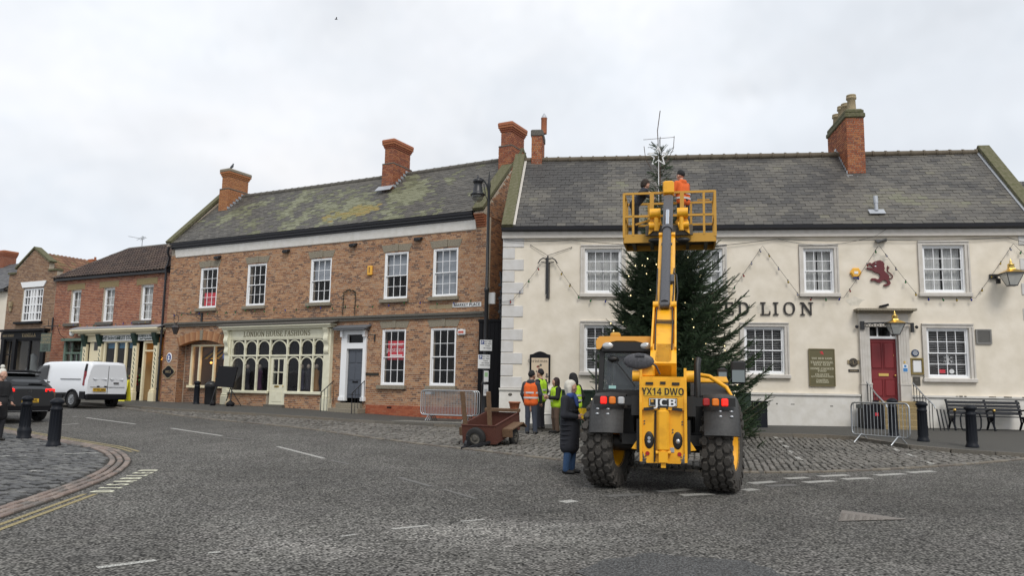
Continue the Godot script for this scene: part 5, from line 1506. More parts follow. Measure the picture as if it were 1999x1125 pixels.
# ---------------------------------------------------------------- fixtures of the brick house
func london_fixtures(h: Node3D):
	var mb := MB.new()
	var p := on_wall("street_sign", "white street name plate reading MARKET PLACE beside a bare strip of painted brick", "street sign", h, Vector3(17.4, 4.935, .02))
	mb = MB.new(); mb.box(Vector3(0, 0, 0), Vector3(1.3, .17, .02)); obj("plate", mb, mats.white_sign, p)
	mb = MB.new(); mb.box(Vector3(-1.2, -.04, -.012), Vector3(1.1, .16, .01)); obj("old_painted_strip", mb, mats.pot_buff, p)
	text("sign_lettering", "MARKET PLACE", .12, .004, mats.text_dark, p, xf_at(Vector3(0, 0, .012)), "Droid Sans", true)
	p = on_wall("orange_alarm", "upright orange alarm box between the middle upper windows of the brick house", "alarm", h, Vector3(12.62, 6.55, .02))
	mb = MB.new(); mb.cbox(Vector3(0, 0, .04), Vector3(.24, .40, .09), .02); obj("casing", mb, mats.yellow_box, p)
	mb = MB.new(); mb.box(Vector3(0, .02, .087), Vector3(.06, .24, .006)); obj("label_plate", mb, mat("alarm_brown", lin(.25, .12, .02), .5), p)
	p = on_wall("white_alarm", "white and red alarm box at the top right of the ground floor windows", "alarm", h, Vector3(17.21, 3.87, .02))
	mb = MB.new(); mb.cbox(Vector3(0, 0, .04), Vector3(.36, .24, .08), .04); obj("casing", mb, mats.white_sign, p)
	mb = MB.new(); mb.box(Vector3(0, 0, .082), Vector3(.24, .09, .006)); obj("label_plate", mb, mat("alarm_red", lin(.55, .12, .08), .5), p)
	var names := ["over the leftmost window", "between the second and third upper windows", "between the third and fourth upper windows", "between the two right upper windows"]
	var xs := [3.5, 7.86, 11.69, 15.05]
	for i in 4:
		p = on_wall("eaves_light", "black box lamp under the white frieze " + names[i], "lamp", h, Vector3(xs[i], 7.72, .03), "black lamps under the frieze")
		mb = MB.new(); mb.box(Vector3(0, .02, .05), Vector3(.36, .06, .1)); mb.cbox(Vector3(0, -.05, .12), Vector3(.3, .13, .16), .03); obj("housing", mb, mats.iron, p)
		mb = MB.new(); mb.box(Vector3(0, -.06, .202), Vector3(.24, .08, .005)); obj("lens", mb, mats.dark_glass, p)
	# lantern on an iron bracket over the passage
	p = on_wall("iron_lantern", "hexagonal iron lantern hanging from a scrolled bracket over the brick passage", "lantern", h, Vector3(1.75, 4.02, .75))
	mb = MB.new()
	mb.lathe([Vector2(.08, .0), Vector2(.17, .30), Vector2(.20, .32), Vector2(.13, .42), Vector2(.05, .48), Vector2(.06, .55)], Vector3.ZERO, 6, Basis.IDENTITY, -1); obj("lantern_body", mb, mat("iron_brown", lin(.035, .03, .03), .5), p)
	mb = MB.new()
	var ring := []
	for i in 17: ring.append(Vector3(cos(TAU * i / 16 - PI / 2) * .17, .72 + sin(TAU * i / 16 - PI / 2) * .2, 0))
	mb.tube(ring, .012, 6); mb.tube([Vector3(0, .92, 0), Vector3(0, 1.16, 0)], .015, 6); mb.tube([Vector3(0, 1.02, 0), Vector3(.85, 1.0, -.72)], .018, 6); mb.box(Vector3(.88, .85, -.72), Vector3(.1, .4, .06)); mb.tube([Vector3(.3, 1.0, -.25), Vector3(.6, .92, -.52), Vector3(.88, .7, -.72)], .012, 6)
	obj("bracket", mb, mats.iron, p)
	# plaques
	p = on_wall("oval_plaque", "oval blue and white head plaque on the brick pier left of the passage", "plaque", h, Vector3(.53, 2.96, .02))
	mb = MB.new(); mb.ball(Vector3.ZERO, Vector3(.20, .25, .025), 20, 8); obj("rim", mb, mats.white_sign, p)
	mb = MB.new(); mb.ball(Vector3(0, 0, .012), Vector3(.15, .20, .02), 20, 8); obj("field", mb, mats.blue_sign, p)
	mb = MB.new(); mb.ball(Vector3(0, .03, .03), Vector3(.05, .08, .01), 12, 6); mb.ball(Vector3(.0, -.08, .03), Vector3(.08, .05, .008), 12, 6); obj("head", mb, mats.white_sign, p)
	p = on_wall("shaped_sign", "black shaped house sign with pale border under the oval plaque", "sign", h, Vector3(.56, 2.28, .02))
	var poly := PackedVector2Array(); var edge := PackedVector2Array()
	for i in 40:
		var t := TAU * i / 40.0
		var r := 1.0 + .12 * cos(4 * t)
		poly.append(Vector2(cos(t) * .36 * r, sin(t) * .25 * r)); edge.append(Vector2(cos(t) * .41 * r, sin(t) * .30 * r))
	mb = MB.new(); mb.prism(edge, 0, .02); obj("border", mb, mats.pot_buff, p)
	mb = MB.new(); mb.prism(poly, .0, .03); obj("board", mb, mats.black_paint, p)
	text("sign_lettering", "DELI", .11, .004, mats.pot_buff, p, xf_at(Vector3(0, 0, .033)), "Droid Serif", true)
	p = on_wall("round_blue_plaque", "round blue plaque on the brick between the passage and the cream shopfront", "plaque", h, Vector3(4.37, 3.0, .02))
	mb = MB.new(); mb.lathe([Vector2(.17, 0), Vector2(.17, .02), Vector2(.155, .03)], Vector3.ZERO, 20, Basis(Vector3.RIGHT, PI / 2)); obj("disc", mb, mats.blue_sign, p)
	for k in 3:
		mb = MB.new(); mb.box(Vector3(0, .06 - k * .06, .031), Vector3([.16, .2, .12][k], .02, .003)); obj("raised_line", mb, mats.white_sign, p)
	# dark wired light frame on the wall
	p = on_wall("garland_decoration", "tall narrow frame wound with dark green light strings above the grey door", "light decoration", h, Vector3(11.58, 4.72, .06))
	mb = MB.new()
	rng.seed = 4
	for s in [[Vector3(-.32, 0, 0), Vector3(-.31, .95, 0)], [Vector3(.33, -.03, 0), Vector3(.33, .95, 0)], [Vector3(-.31, .95, 0), Vector3(.0, 1.06, 0)], [Vector3(.0, 1.06, 0), Vector3(.33, .95, 0)]]:
		mb.bar(s[0], s[1], .02, .02)
		for k in 16:
			var q: Vector3 = s[0].lerp(s[1], (k + .5) / 16.0)
			mb.tube([q, q + Vector3(rng.randf_range(-.08, .08), rng.randf_range(-.06, .06), rng.randf_range(0, .06))], .012, 4)
	obj("wound_frame", mb, mat("garland", lin(.012, .022, .014), .7), p)
	p = on_wall("iron_wall_hook", "small black iron hook bracket right of the grey door hood", "bracket", h, Vector3(12.92, 3.72, .02))
	mb = MB.new(); mb.box(Vector3(.08, 0, .02), Vector3(.05, .3, .03)); mb.tube([Vector3(.08, .1, .03), Vector3(-.05, .12, .2), Vector3(-.1, .0, .3), Vector3(-.03, -.08, .2)], .018, 6); obj("hook", mb, mats.iron, p)
	for k in 4:
		var a := [.3, 3.9, 7.5, 11.6][k] as float; var b := [3.9, 7.5, 11.6, 17.9][k] as float
		swag("brick_light_string", ["string of bulbs under the leftmost brick house window", "string of bulbs under the second brick house window", "string of bulbs under the middle brick house window", "string of bulbs running from the dark light frame to the street sign"][k], "strings of bulbs on the brick house", h, [Vector3(a, 5.14, .12), Vector3((a + b) * .5, 5.2, .12), Vector3(b, 5.14, .12)], .12, .55, BULBS.slice(0, 3), 30 + k, .005)
	# pigeon on the left stack, and a bird on the wing
	var bird := on_wall("pigeon", "grey pigeon perched on the left chimney of the brick house", "bird", h, Vector3(1.45, 12.82, -2.2))
	mb = MB.new(); mb.tube([Vector3(-.16, .08, 0), Vector3(-.06, .13, 0), Vector3(.04, .2, 0), Vector3(.08, .27, 0), Vector3(.10, .32, 0), Vector3(.16, .31, 0)], [.015, .055, .07, .04, .035, .006], 8); mb.tube([Vector3(0, .1, .02), Vector3(0, 0, .02)], .008, 4); obj("body", mb, mat("pigeon_grey", lin(.10, .11, .13), .7), bird)

func place_bird():
	var b := thing("flying_bird", "small dark bird gliding high in the pale sky", "bird", Vector3(-13.3, 28.6, -55), .4)
	b.scale = Vector3.ONE * .55
	var mb := MB.new()
	mb.tube([Vector3(-.2, 0, 0), Vector3(-.05, .02, 0), Vector3(.12, .03, 0), Vector3(.22, .02, 0)], [.02, .06, .05, .01], 7)
	for s in [-1, 1]:
		mb.tri(Vector3(.08, .03, 0), Vector3(-.08, .03, 0), Vector3(-.06, .14, .48 * s)); mb.tri(Vector3(.08, .03, 0), Vector3(-.06, .14, .48 * s), Vector3(.06, .13, .36 * s))
	obj("body", mb, mats.iron, b)

# ---------------------------------------------------------------- houses to the left
func make_left_houses(lf: Node3D):
	var h := thing("fruit_shop_house", "orange brick house with brown pantile roof above a cream and green fruit shop", "house", lf.transform * Vector3(-9.32, 0, -.12), -LDIR)
	var mb := MB.new()
	var op := [[1.45, 2.3, 4.84, 6.64], [4.2, 5.12, 4.84, 6.65], [7.2, 8.12, 4.84, 6.66], [1.35, 2.98, .5, 3.95], [2.9, 9.2, .5, 4.3]]
	var wall := group_node("wall", h)
	wall_cells(mb, 0, 9.3, .3, 7.3, op, 0, .32); mb.box(Vector3(4.65, 3.8, -5.8), Vector3(9.3, 7, .3)); mb.box(Vector3(.16, 3.8, -3), Vector3(.3, 7, 5.5)); mb.box(Vector3(9.14, 3.8, -3), Vector3(.3, 7, 5.5))
	obj("mortar", mb, mats.mortar, wall)
	var pal := [Color(.36, .115, .06), Color(.43, .15, .075), Color(.49, .19, .10), Color(.30, .095, .055)]
	brickwork(wall, 0, 9.3, .4, 7.3, op, 0, pal, 61, 0, .086, .24)
	mb = MB.new(); mb.box(Vector3(4.65, 4.5, -3), Vector3(9, .2, 5.4)); mb.box(Vector3(4.65, .75, -3), Vector3(9, .1, 5.4)); mb.box(Vector3(4.65, 7.1, -3), Vector3(9, .1, 5.4)); obj("floor", mb, mats.interior, h)
	rng.seed = 63
	for i in 3:
		var o = op[i]
		sash(h, o[0], o[1], o[2], o[3], -.10, 2, 4, mats.white_paint, "curtain"); sill(h, o[0] - .35, o[1] + .05, o[2], 0, .16, mats.stone_dark)
		mb = MB.new(); mb.prism(PackedVector2Array([Vector2(o[0] - .38, o[3] - .02), Vector2(o[0] - .2, o[3] + .02), Vector2(o[1] + .1, o[3] + .06), Vector2(o[1] + .28, o[3]), Vector2(o[1] + .28, o[3] + .36), Vector2(o[0] - .38, o[3] + .34)]), -.1, .02); obj("lintel_stone", mb, grain(mat("lintel_yellow", lin(.34, .26, .13), .85), mats.g1, .8), h)
	mb = MB.new(); mb.box(Vector3(4.65, 7.28, .10), Vector3(9.3, .16, .18)); obj("gutter", mb, mats.black_gutter, h)
	var roof := group_node("roof", h)
	var B := Vector3(0, 7.32, .2); var C := Vector3(2.1, 9.36, -2.8); var D := Vector3(9.3, 9.36, -2.8); var E := Vector3(9.3, 7.32, .2)
	mb = MB.new(); mb.quad(B, C, D, E); mb.tri(B, Vector3(0, 7.32, -5.8), C); mb.quad(Vector3(0, 7.32, -5.8), Vector3(9.3, 7.32, -5.8), D, C); obj("roof_boards", mb, mats.stone_dark, roof)
	# pantile: a ridged tile, four to the metre
	mb = MB.new()
	var prof := []
	for k in 9: prof.append(Vector2(-.5 + k / 8.0, .045 * (sin((k / 8.0) * TAU) * .5 + .5)))
	mb.smooth = 0
	for k in 8: mb.quad(Vector3(prof[k].x, prof[k].y + .02, .5), Vector3(prof[k].x, prof[k].y, -.5), Vector3(prof[k + 1].x, prof[k + 1].y, -.5), Vector3(prof[k + 1].x, prof[k + 1].y + .02, .5))
	mb.smooth = -1
	for k in 8: mb.quad(Vector3(prof[k].x, prof[k].y + .02, .5), Vector3(prof[k + 1].x, prof[k + 1].y + .02, .5), Vector3(prof[k + 1].x, prof[k + 1].y - .03, .5), Vector3(prof[k].x, prof[k].y - .03, .5))
	var pt := mb.done()
	var tp := [Color(.075, .05, .042), Color(.095, .062, .05), Color(.06, .043, .038), Color(.115, .08, .062)]
	roof_tiles(roof, "pantile", 0, 9.3, Vector2(.26, 7.34), Vector2(-2.8, 9.38), .22, .33, tp, func(x, v): return rng.randi_range(0, 3), 64, mats.brick, 0, func(x: float, v: float) -> bool: return x > v * 2.1, pt)
	mb = MB.new(); mb.tube([B, C], .1, 8); mb.tube([C, D], .1, 8); obj("ridge_tile", mb, mats.stone_dark, roof)
	# cream and green shopfront
	var s := group_node("shopfront", h)
	var c: Material = mats.cream_fruit
	var ox := 9.32
	mb = MB.new(); mb.box(Vector3(ox - 3.5, 4.32, .22), Vector3(6.8, .10, .42)); mb.box(Vector3(ox - 3.5, 4.40, .27), Vector3(6.9, .07, .52)); mb.box(Vector3(ox - 3.4, 4.21, .12), Vector3(6.5, .13, .2)); obj("cornice", mb, c, s)
	mb = MB.new(); mb.bar(Vector3(ox - 3.5, 4.46, .5), Vector3(ox - 3.5, 4.62, .02), 7.0, .04); obj("lead_capping", mb, mats.lead, s)
	mb = MB.new(); mb.box(Vector3(ox - 3.48, 3.99, .08), Vector3(2.45, .32, .08)); obj("fascia", mb, mats.white_sign, s)
	text("shop_lettering", "Self Selection", .19, .01, mats.dark_green, s, xf_at(Vector3(ox - 4.05, 3.99, .125)), "Droid Serif", true, .82)
	text("shop_lettering", "FRUIT STORE", .20, .01, mats.dark_green, s, xf_at(Vector3(ox - 2.85, 3.99, .125)), "Droid Sans", true, .82)
	mb = MB.new(); mb.box(Vector3(ox - 1.3, 3.99, .08), Vector3(1.25, .32, .08)); obj("fascia", mb, mats.white_sign, s)
	text("shop_lettering", "FLOWERS & FRUIT", .10, .01, mats.dark_green, s, xf_at(Vector3(ox - 1.3, 4.05, .125)), "Droid Sans", true)
	text("shop_lettering", "and Vegetables", .09, .01, mats.dark_green, s, xf_at(Vector3(ox - 1.3, 3.92, .125)), "Droid Serif", true)
	mb = MB.new(); mb.box(Vector3(ox - 5.5, 3.99, .06), Vector3(1.0, .35, .06)); obj("fascia", mb, c, s)
	for x in [-6.15, -4.9, -2.1, -.55]:
		mb = MB.new(); var pf := PackedVector2Array([Vector2(.05, 3.55), Vector2(.14, 3.58), Vector2(.2, 3.75), Vector2(.28, 3.95), Vector2(.34, 4.2), Vector2(.05, 4.2)])
		mb.prism(pf, ox + x - .13, ox + x + .13, Basis(Vector3(0, 0, 1), Vector3(0, 1, 0), Vector3(1, 0, 0))); obj("console_bracket", mb, mats.dark_green, s)
		mb = MB.new(); mb.box(Vector3(ox + x, 2.2, .05), Vector3(.28, 3.0, .14)); mb.cbox(Vector3(ox + x, .95, .09), Vector3(.40, .7, .26), .03); mb.cbox(Vector3(ox + x, 1.35, .08), Vector3(.34, .1, .22), .02); obj("pilaster", mb, c, s)
		for k in 9:
			mb = MB.new(); mb.box(Vector3(ox + x, 1.6 + k * .22, .122), Vector3(.05, .19, .012), Basis(Vector3.BACK, .5)); obj("twist_inlay", mb, mats.dark_green, s)
	mb = MB.new(); mb.box(Vector3(ox - 3.45, 1.1, .0), Vector3(2.4, .8, .14)); mb.box(Vector3(ox - 3.45, 3.8, .0), Vector3(2.4, .08, .1)); mb.box(Vector3(ox - 1.55, 2.2, -.05), Vector3(.12, 3.2, .12)); mb.box(Vector3(ox - .78, 2.2, -.05), Vector3(.1, 3.2, .12)); mb.box(Vector3(ox - 1.2, 3.32, -.05), Vector3(.7, .08, .12))
	for x in [-4.6, -3.7, -2.9, -2.3]: mb.box(Vector3(ox + x, 2.64, .0), Vector3(.13, 2.3, .10))
	mb.box(Vector3(ox - 5.4, 2.25, -.04), Vector3(1.0, 3.1, .06)); mb.box(Vector3(ox - 1.2, 3.75, -.05), Vector3(.7, .1, .118))
	obj("frame", mb, c, s)
	for x in [[-4.53, -3.77], [-3.63, -2.97], [-2.83, -2.37]]:
		mb = MB.new(); mb.quad(Vector3(ox + x[0], 1.5, -.02), Vector3(ox + x[0], 3.76, -.02), Vector3(ox + x[1], 3.76, -.02), Vector3(ox + x[1], 1.5, -.02)); obj("pane", mb, mats.glass, s)
		mb = MB.new(); mb.box(Vector3(ox + (x[0] + x[1]) * .5, 3.62, -.12), Vector3(x[1] - x[0], .30, .01)); obj("blue_valance", mb, mat("valance", lin(.04, .16, .28), .7), s)
	mb = MB.new(); mb.box(Vector3(ox - 5.33, 3.58, -.008), Vector3(.42, .42, .012)); obj("pane", mb, mats.dark_glass, s)
	mb = MB.new(); mb.box(Vector3(ox - 3.4, 1.9, -1.2), Vector3(2.6, 1.2, .6)); obj("display", mb, mat("display_brown", lin(.07, .05, .035), .8), s)
	rng.seed = 8
	for k in 26:
		mb = MB.new(); mb.ball(Vector3(ox - 4.5 + (k % 9) * .26, 1.6 + (k / 9) * .22 + rng.randf() * .05, -.35 - (k / 9) * .2), Vector3(.1, .09, .1), 8, 6); obj("fruit_pile", mb, mat("fruit_%d" % (k % 4), [lin(.35, .03, .02), lin(.06, .16, .03), lin(.5, .25, .03), lin(.25, .02, .06)][k % 4], .5), s)
	# lit doorway with shelves and a striped awning inside
	mb = MB.new(); mb.box(Vector3(ox - 1.2, 2.4, -3.2), Vector3(1.6, 3.4, .1)); mb.box(Vector3(ox - 2.0, 2.4, -1.8), Vector3(.06, 3.4, 2.8)); mb.box(Vector3(ox - .45, 2.4, -1.8), Vector3(.06, 3.4, 2.8)); obj("shop_room", mb, mats.warm_wall, s)
	for i in 7:
		mb = MB.new(); mb.bar(Vector3(ox - 1.7 + i * .16, 3.3, -1.4), Vector3(ox - 1.7 + i * .16, 2.85, -.7), .158, .01); obj("awning_stripe", mb, mats.awning_yellow if i % 2 else mats.awning_dark, s)
	for k in 4:
		mb = MB.new(); mb.box(Vector3(ox - 1.2, 1.0 + k * .4, -2.2), Vector3(1.3, .05, .5)); obj("shelf", mb, mats.wood_old, s)
		for i in 5:
			mb = MB.new(); mb.cbox(Vector3(ox - 1.65 + i * .22, 1.14 + k * .4, -2.1), Vector3(.16, .2, .2), .02); obj("box_of_goods", mb, mat("goods_%d" % ((i + k) % 4), [lin(.3, .14, .05), lin(.08, .05, .03), lin(.4, .3, .1), lin(.1, .12, .06)][(i + k) % 4], .7), s)
	mb = MB.new(); mb.ball(Vector3(ox - 1.2, 3.0, -.9), Vector3(.06, .06, .06)); obj("lamp_bulb", mb, mats.lamp_glow, s)
	var l := OmniLight3D.new(); l.name = "shop_lamp"; l.light_color = Color(1, .74, .42); l.light_energy = .15; l.light_size = .06; l.omni_range = 8; l.omni_attenuation = 2.0; l.shadow_enabled = true; l.position = Vector3(ox - 1.2, 3.0, -.9); h.add_child(l, true)
	# sage shopfront at the left
	s = group_node("sage_shopfront", h)
	mb = MB.new(); mb.box(Vector3(2.2, 3.95, .14), Vector3(1.75, .14, .3)); mb.box(Vector3(1.42, 2.2, .04), Vector3(.14, 3.3, .12)); mb.box(Vector3(2.92, 2.2, .04), Vector3(.22, 3.3, .12)); mb.box(Vector3(2.15, 3.25, .02), Vector3(1.5, .1, .1)); mb.box(Vector3(1.95, 2.2, .0), Vector3(.1, 3.2, .08)); mb.box(Vector3(2.15, 1.0, .0), Vector3(1.5, .8, .08)); mb.box(Vector3(2.4, 2.5, .0), Vector3(.06, 1.5, .06))
	obj("frame", mb, mats.sage, s)
	mb = MB.new(); mb.quad(Vector3(1.45, 1.4, -.02), Vector3(1.45, 3.9, -.02), Vector3(2.85, 3.9, -.02), Vector3(2.85, 1.4, -.02)); obj("pane", mb, mats.glass, s)
	mb = MB.new(); rng.seed = 3
	for k in 90:
		var q := Vector3(rng.randf_range(1.75, 2.9), 3.5 + rng.randfn(0, .09), .12 + rng.randf() * .1); mb.tri(q, q + Vector3(rng.randf_range(-.1, .1), rng.randf_range(-.1, .06), .02), q + Vector3(.03, -.04, 0))
	obj("garland", mb, mats.garland, s)
	# hanging sign, security light
	var sg := thing("hanging_sign", "green hanging shop sign on an iron bar left of the cream fruit shop", "sign", h.transform * Vector3(.95, 3.3, .85), -LDIR)
	mb = MB.new(); mb.box(Vector3(0, .48, 0), Vector3(.90, .98, .04)); obj("board", mb, mat("sign_green", lin(.075, .105, .085), .6), sg)
	for k in 5: text("sign_lettering", ["COUNTRY", "CRAFTS", "COTTAGE", "CAFE", "GIFTS"][k], .13, .004, mats.text_dark if k > 2 else mats.pot_buff, sg, xf_at(Vector3(0, .85 - k * .18, .022)), "Droid Serif", true)
	mb = MB.new(); mb.tube([Vector3(-.75, 1.45, -.7), Vector3(-.6, 1.35, -.1), Vector3(.8, 1.35, -.1)], .02, 6)
	for x in [-.35, .35]: mb.tube([Vector3(x, 1.35, -.05), Vector3(x, .97, 0)], .012, 5)
	mb.box(Vector3(-.75, 1.55, -.72), Vector3(.08, .7, .06)); mb.tube([Vector3(-.1, 1.35, -.1), Vector3(-.1, 1.7, -.1)], .014, 5); mb.tube([Vector3(.7, 1.35, -.1), Vector3(.7, .9, -.3), Vector3(.7, .6, -.7)], .014, 5)
	obj("iron_bar", mb, mats.iron, sg)
	sg = thing("security_camera", "white security camera at the left end of the cream shop cornice", "camera", h.transform * Vector3(2.35, 4.3, .3), -LDIR)
	mb = MB.new(); mb.ball(Vector3(0, -.04, .05), Vector3(.13, .17, .13), 12, 8); mb.box(Vector3(.12, .05, -.1), Vector3(.1, .1, .3)); obj("casing", mb, mats.white_sign, sg)
	# aerial with a pigeon
	sg = thing("roof_aerial", "thin television aerial on a mast above the brown pantile roof", "aerial", h.transform * Vector3(1.15, 8.9, -4.2), -LDIR)
	mb = MB.new(); mb.tube([Vector3(0, -1.2, 0), Vector3(.08, 1.55, 0)], .025, 6); mb.tube([Vector3(-1.0, 1.6, .2), Vector3(.25, 1.35, 0)], .016, 5)
	for k in 6: mb.tube([Vector3(-.2 + k * .08, 1.62 - k * .03, -.2), Vector3(-.2 + k * .08, 1.28 + k * .02, .2)], .008, 4)
	for k in 4: mb.tube([Vector3(-.05 + k * .07, 1.55, -.15), Vector3(.05 + k * .07, 1.25, .15)], .008, 4)
	obj("mast", mb, mats.galv, sg)
	swag("shop_light_string", "string of bulbs under the windows of the orange brick house", "", h, [Vector3(.4, 4.9, .12), Vector3(2.2, 4.82, .12), Vector3(4.6, 4.8, .12), Vector3(6.5, 4.82, .12), Vector3(8.6, 4.9, .12)], .1, .5, BULBS, 51, .005)

	# gabled brick shop
	h = thing("gabled_brick_shop", "narrow brown brick house with a stepped gable above a black shopfront", "house", lf.transform * Vector3(-13.9, 0, -.12), -LDIR)
	var vp := [Color(.34, .19, .10), Color(.29, .15, .08), Color(.40, .24, .14), Color(.24, .13, .08)]
	wall = group_node("wall", h)
	var vo := [[1.55, 3.45, 5.05, 6.95], [.15, 4.2, .5, 4.5]]
	mb = MB.new(); wall_cells(mb, 0, 4.55, .3, 7.85, vo, 0, .32); mb.box(Vector3(.16, 4, -5), Vector3(.3, 7.4, 9.5)); mb.box(Vector3(4.4, 4, -5), Vector3(.3, 7.4, 9.5)); mb.box(Vector3(2.3, 4, -9.8), Vector3(4.5, 7.4, .3)); obj("mortar", mb, mats.mortar, wall)
	brickwork(wall, 0, 4.55, .4, 7.85, vo, 0, vp, 66, 0, .084, .24)
	var gab := PackedVector2Array([Vector2(.7, 7.85), Vector2(.7, 8.2), Vector2(2.3, 9.25), Vector2(3.75, 8.4), Vector2(3.75, 7.85)])
	mb = MB.new(); mb.prism(gab, -.3, 0); obj("gable", mb, mats.mortar, wall)
	brickwork(wall, .7, 3.75, 7.85, 9.3, [], 0, vp, 67, 0, .084, .24, Transform3D.IDENTITY, func(x: float, y: float) -> bool: return y > (lerpf(8.15, 9.2, (x - .7) / 1.6) if x < 2.3 else lerpf(9.2, 8.35, (x - 2.3) / 1.45)))
	mb = MB.new(); mb.bar(Vector3(.6, 8.16, -.12), Vector3(2.32, 9.30, -.12), .42, .1); mb.bar(Vector3(2.28, 9.30, -.12), Vector3(3.9, 8.38, -.12), .42, .1); mb.box(Vector3(.32, 7.9, -.12), Vector3(.7, .1, .42)); mb.box(Vector3(4.2, 7.9, -.12), Vector3(.8, .1, .42)); obj("gable_coping", mb, mats.stone_moss, h)
	mb = MB.new(); mb.prism(PackedVector2Array([Vector2(0, 7.3), Vector2(2.3, 9.0), Vector2(4.7, 7.3)]), -9.8, -.3); var vr := obj("roof", mb, mats.stone_dark, h)
	var xf := []; var ci := []
	rng.seed = 68
	for j in 9:
		for i in 40:
			var t := (j + .5) / 9.0
			xf.append(Transform3D(Basis(Vector3.UP, PI / 2) * Basis(Vector3.RIGHT, .62) * Basis.from_scale(Vector3(.235, 1, .36)), Vector3(lerpf(4.75, 2.3, t), lerpf(7.33, 9.05, t), -.45 - i * .235))); ci.append(rng.randi_range(0, 3))
	pieces(vr, "pantile", pt, xf, ci, [Color(.24, .12, .07), Color(.30, .16, .09), Color(.20, .10, .06), Color(.22, .15, .07)], mats.brick, 0)
	# big four light casement
	s = group_node("window", h)
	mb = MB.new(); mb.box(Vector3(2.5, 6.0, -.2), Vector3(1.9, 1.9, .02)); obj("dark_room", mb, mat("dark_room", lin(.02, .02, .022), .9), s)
	mb = MB.new()
	for x in [1.62, 2.24, 2.5, 2.78, 3.38]: mb.box(Vector3(x, 6.0, -.08), Vector3(.14 if x > 1.7 and x < 3.3 and x != 2.5 else .12, 1.88, .08))
	for y in [5.1, 5.55, 6.0, 6.45, 6.9]: mb.box(Vector3(2.5, y, -.08), Vector3(1.9, .07 if y > 5.2 and y < 6.8 else .12, .07))
	for x in [1.93, 3.08]: mb.box(Vector3(x, 6.0, -.08), Vector3(.05, 1.88, .05))
	obj("window_frame", mb, mats.white_paint, s)
	for k in 16:
		mb = MB.new(); mb.quad(Vector3(-.14, -.2, 0), Vector3(-.14, .2, 0), Vector3(.14, .2, 0), Vector3(.14, -.2, 0)); inst("pane", mb.done(), mats.glass, s, xf_at(Vector3([1.78, 2.08, 2.93, 3.23][k % 4], 5.33 + (k / 4) * .45, -.09)))
	mb = MB.new(); mb.prism(PackedVector2Array([Vector2(1.28, 7.32), Vector2(1.5, 7.0), Vector2(3.5, 7.0), Vector2(3.72, 7.32)]), -.1, .06); obj("lintel_white", mb, mats.white_paint, h)
	mb = MB.new(); mb.box(Vector3(2.4, 4.98, .05), Vector3(2.5, .13, .3)); obj("window_sill", mb, mats.black_paint, h)
	s = group_node("black_shopfront", h)
	mb = MB.new(); mb.box(Vector3(2.1, 4.27, .08), Vector3(4.2, .40, .12)); mb.box(Vector3(2.15, 4.55, .16), Vector3(4.6, .12, .36))
	for x in [.22, 1.35, 4.05]: mb.box(Vector3(x, 2.3, .06), Vector3(.30, 3.6, .16))
	mb.box(Vector3(2.7, .95, .0), Vector3(2.5, .9, .1)); mb.box(Vector3(2.7, 2.7, .0), Vector3(.1, 2.9, .1)); mb.box(Vector3(2.1, 4.02, .02), Vector3(4.0, .12, .1)); mb.box(Vector3(.8, 2.3, .0), Vector3(.06, 3.5, .08)); mb.box(Vector3(.8, 3.2, 0), Vector3(1.0, .06, .08)); mb.box(Vector3(.8, 1.6, 0), Vector3(1.0, .8, .08))
	obj("frame", mb, mats.black_paint, s)
	text("shop_lettering", "VANILLA", .20, .01, mats.pot_buff, s, xf_at(Vector3(2.7, 4.27, .145)), "Droid Serif", true)
	text("shop_lettering", "WEST STREET", .13, .01, mats.pot_buff, s, xf_at(Vector3(.75, 4.27, .145)), "Droid Sans", true)
	for x in [[1.5, 2.65], [2.75, 3.9], [.37, .77], [.83, 1.2]]:
		mb = MB.new(); mb.quad(Vector3(x[0], 1.4, -.02), Vector3(x[0], 3.96, -.02), Vector3(x[1], 3.96, -.02), Vector3(x[1], 1.4, -.02)); obj("pane", mb, mats.glass, s)
	for x in [2.07, 3.32]:
		mb = MB.new(); mb.lathe([Vector2(.42, 1.4), Vector2(.36, 2.2), Vector2(.2, 2.8), Vector2(.26, 3.1), Vector2(.05, 3.3)], Vector3(x, 0, -.6), 12); obj("display_gown", mb, mat("gown_%d" % int(x), [lin(.2, .22, .22), lin(.42, .41, .38)][int(x) - 2], .8), s)
	mb = MB.new(); mb.box(Vector3(2.3, 4.62, -5), Vector3(4.3, .1, 9.2)); mb.box(Vector3(2.3, .7, -5), Vector3(4.3, .1, 9.2)); mb.box(Vector3(2.3, 2.6, -2.0), Vector3(4.3, 4, .1)); obj("floor", mb, mats.interior, h)
	sg = thing("white_wall_lamp", "small white box lamp left of the casement on the gabled brick shop", "lamp", h.transform * Vector3(.55, 6.1, .05), -LDIR)
	mb = MB.new(); mb.box(Vector3(0, 0, .05), Vector3(.22, .3, .12)); mb.box(Vector3(0, -.3, .03), Vector3(.16, .25, .06)); obj("casing", mb, mats.pot_buff, sg)
	# chimney stack behind
	sg = thing("rear_chimney", "low orange chimney with two pots behind the gabled brick shop", "chimney", lf.transform * Vector3(-11.3, 8.55, -3.4), -LDIR)
	sg.scale = Vector3.ONE * .5
	mb = MB.new(); mb.box(Vector3(0, .45, 0), Vector3(.8, 1.3, .6)); obj("stack", mb, mats.terracotta, sg)
	mb = MB.new(); mb.lathe([Vector2(.14, 0), Vector2(.12, .3), Vector2(.16, .36), Vector2(.1, .4)], Vector3(.5, .95, 0), 10); obj("chimney_pot", mb, mats.terracotta, sg)

	# cream house at the frame's left edge
	h = thing("cream_house", "cream rendered house with slate roof at the far left edge", "house", lf.transform * Vector3(-22.0, 0, -.2), -LDIR)
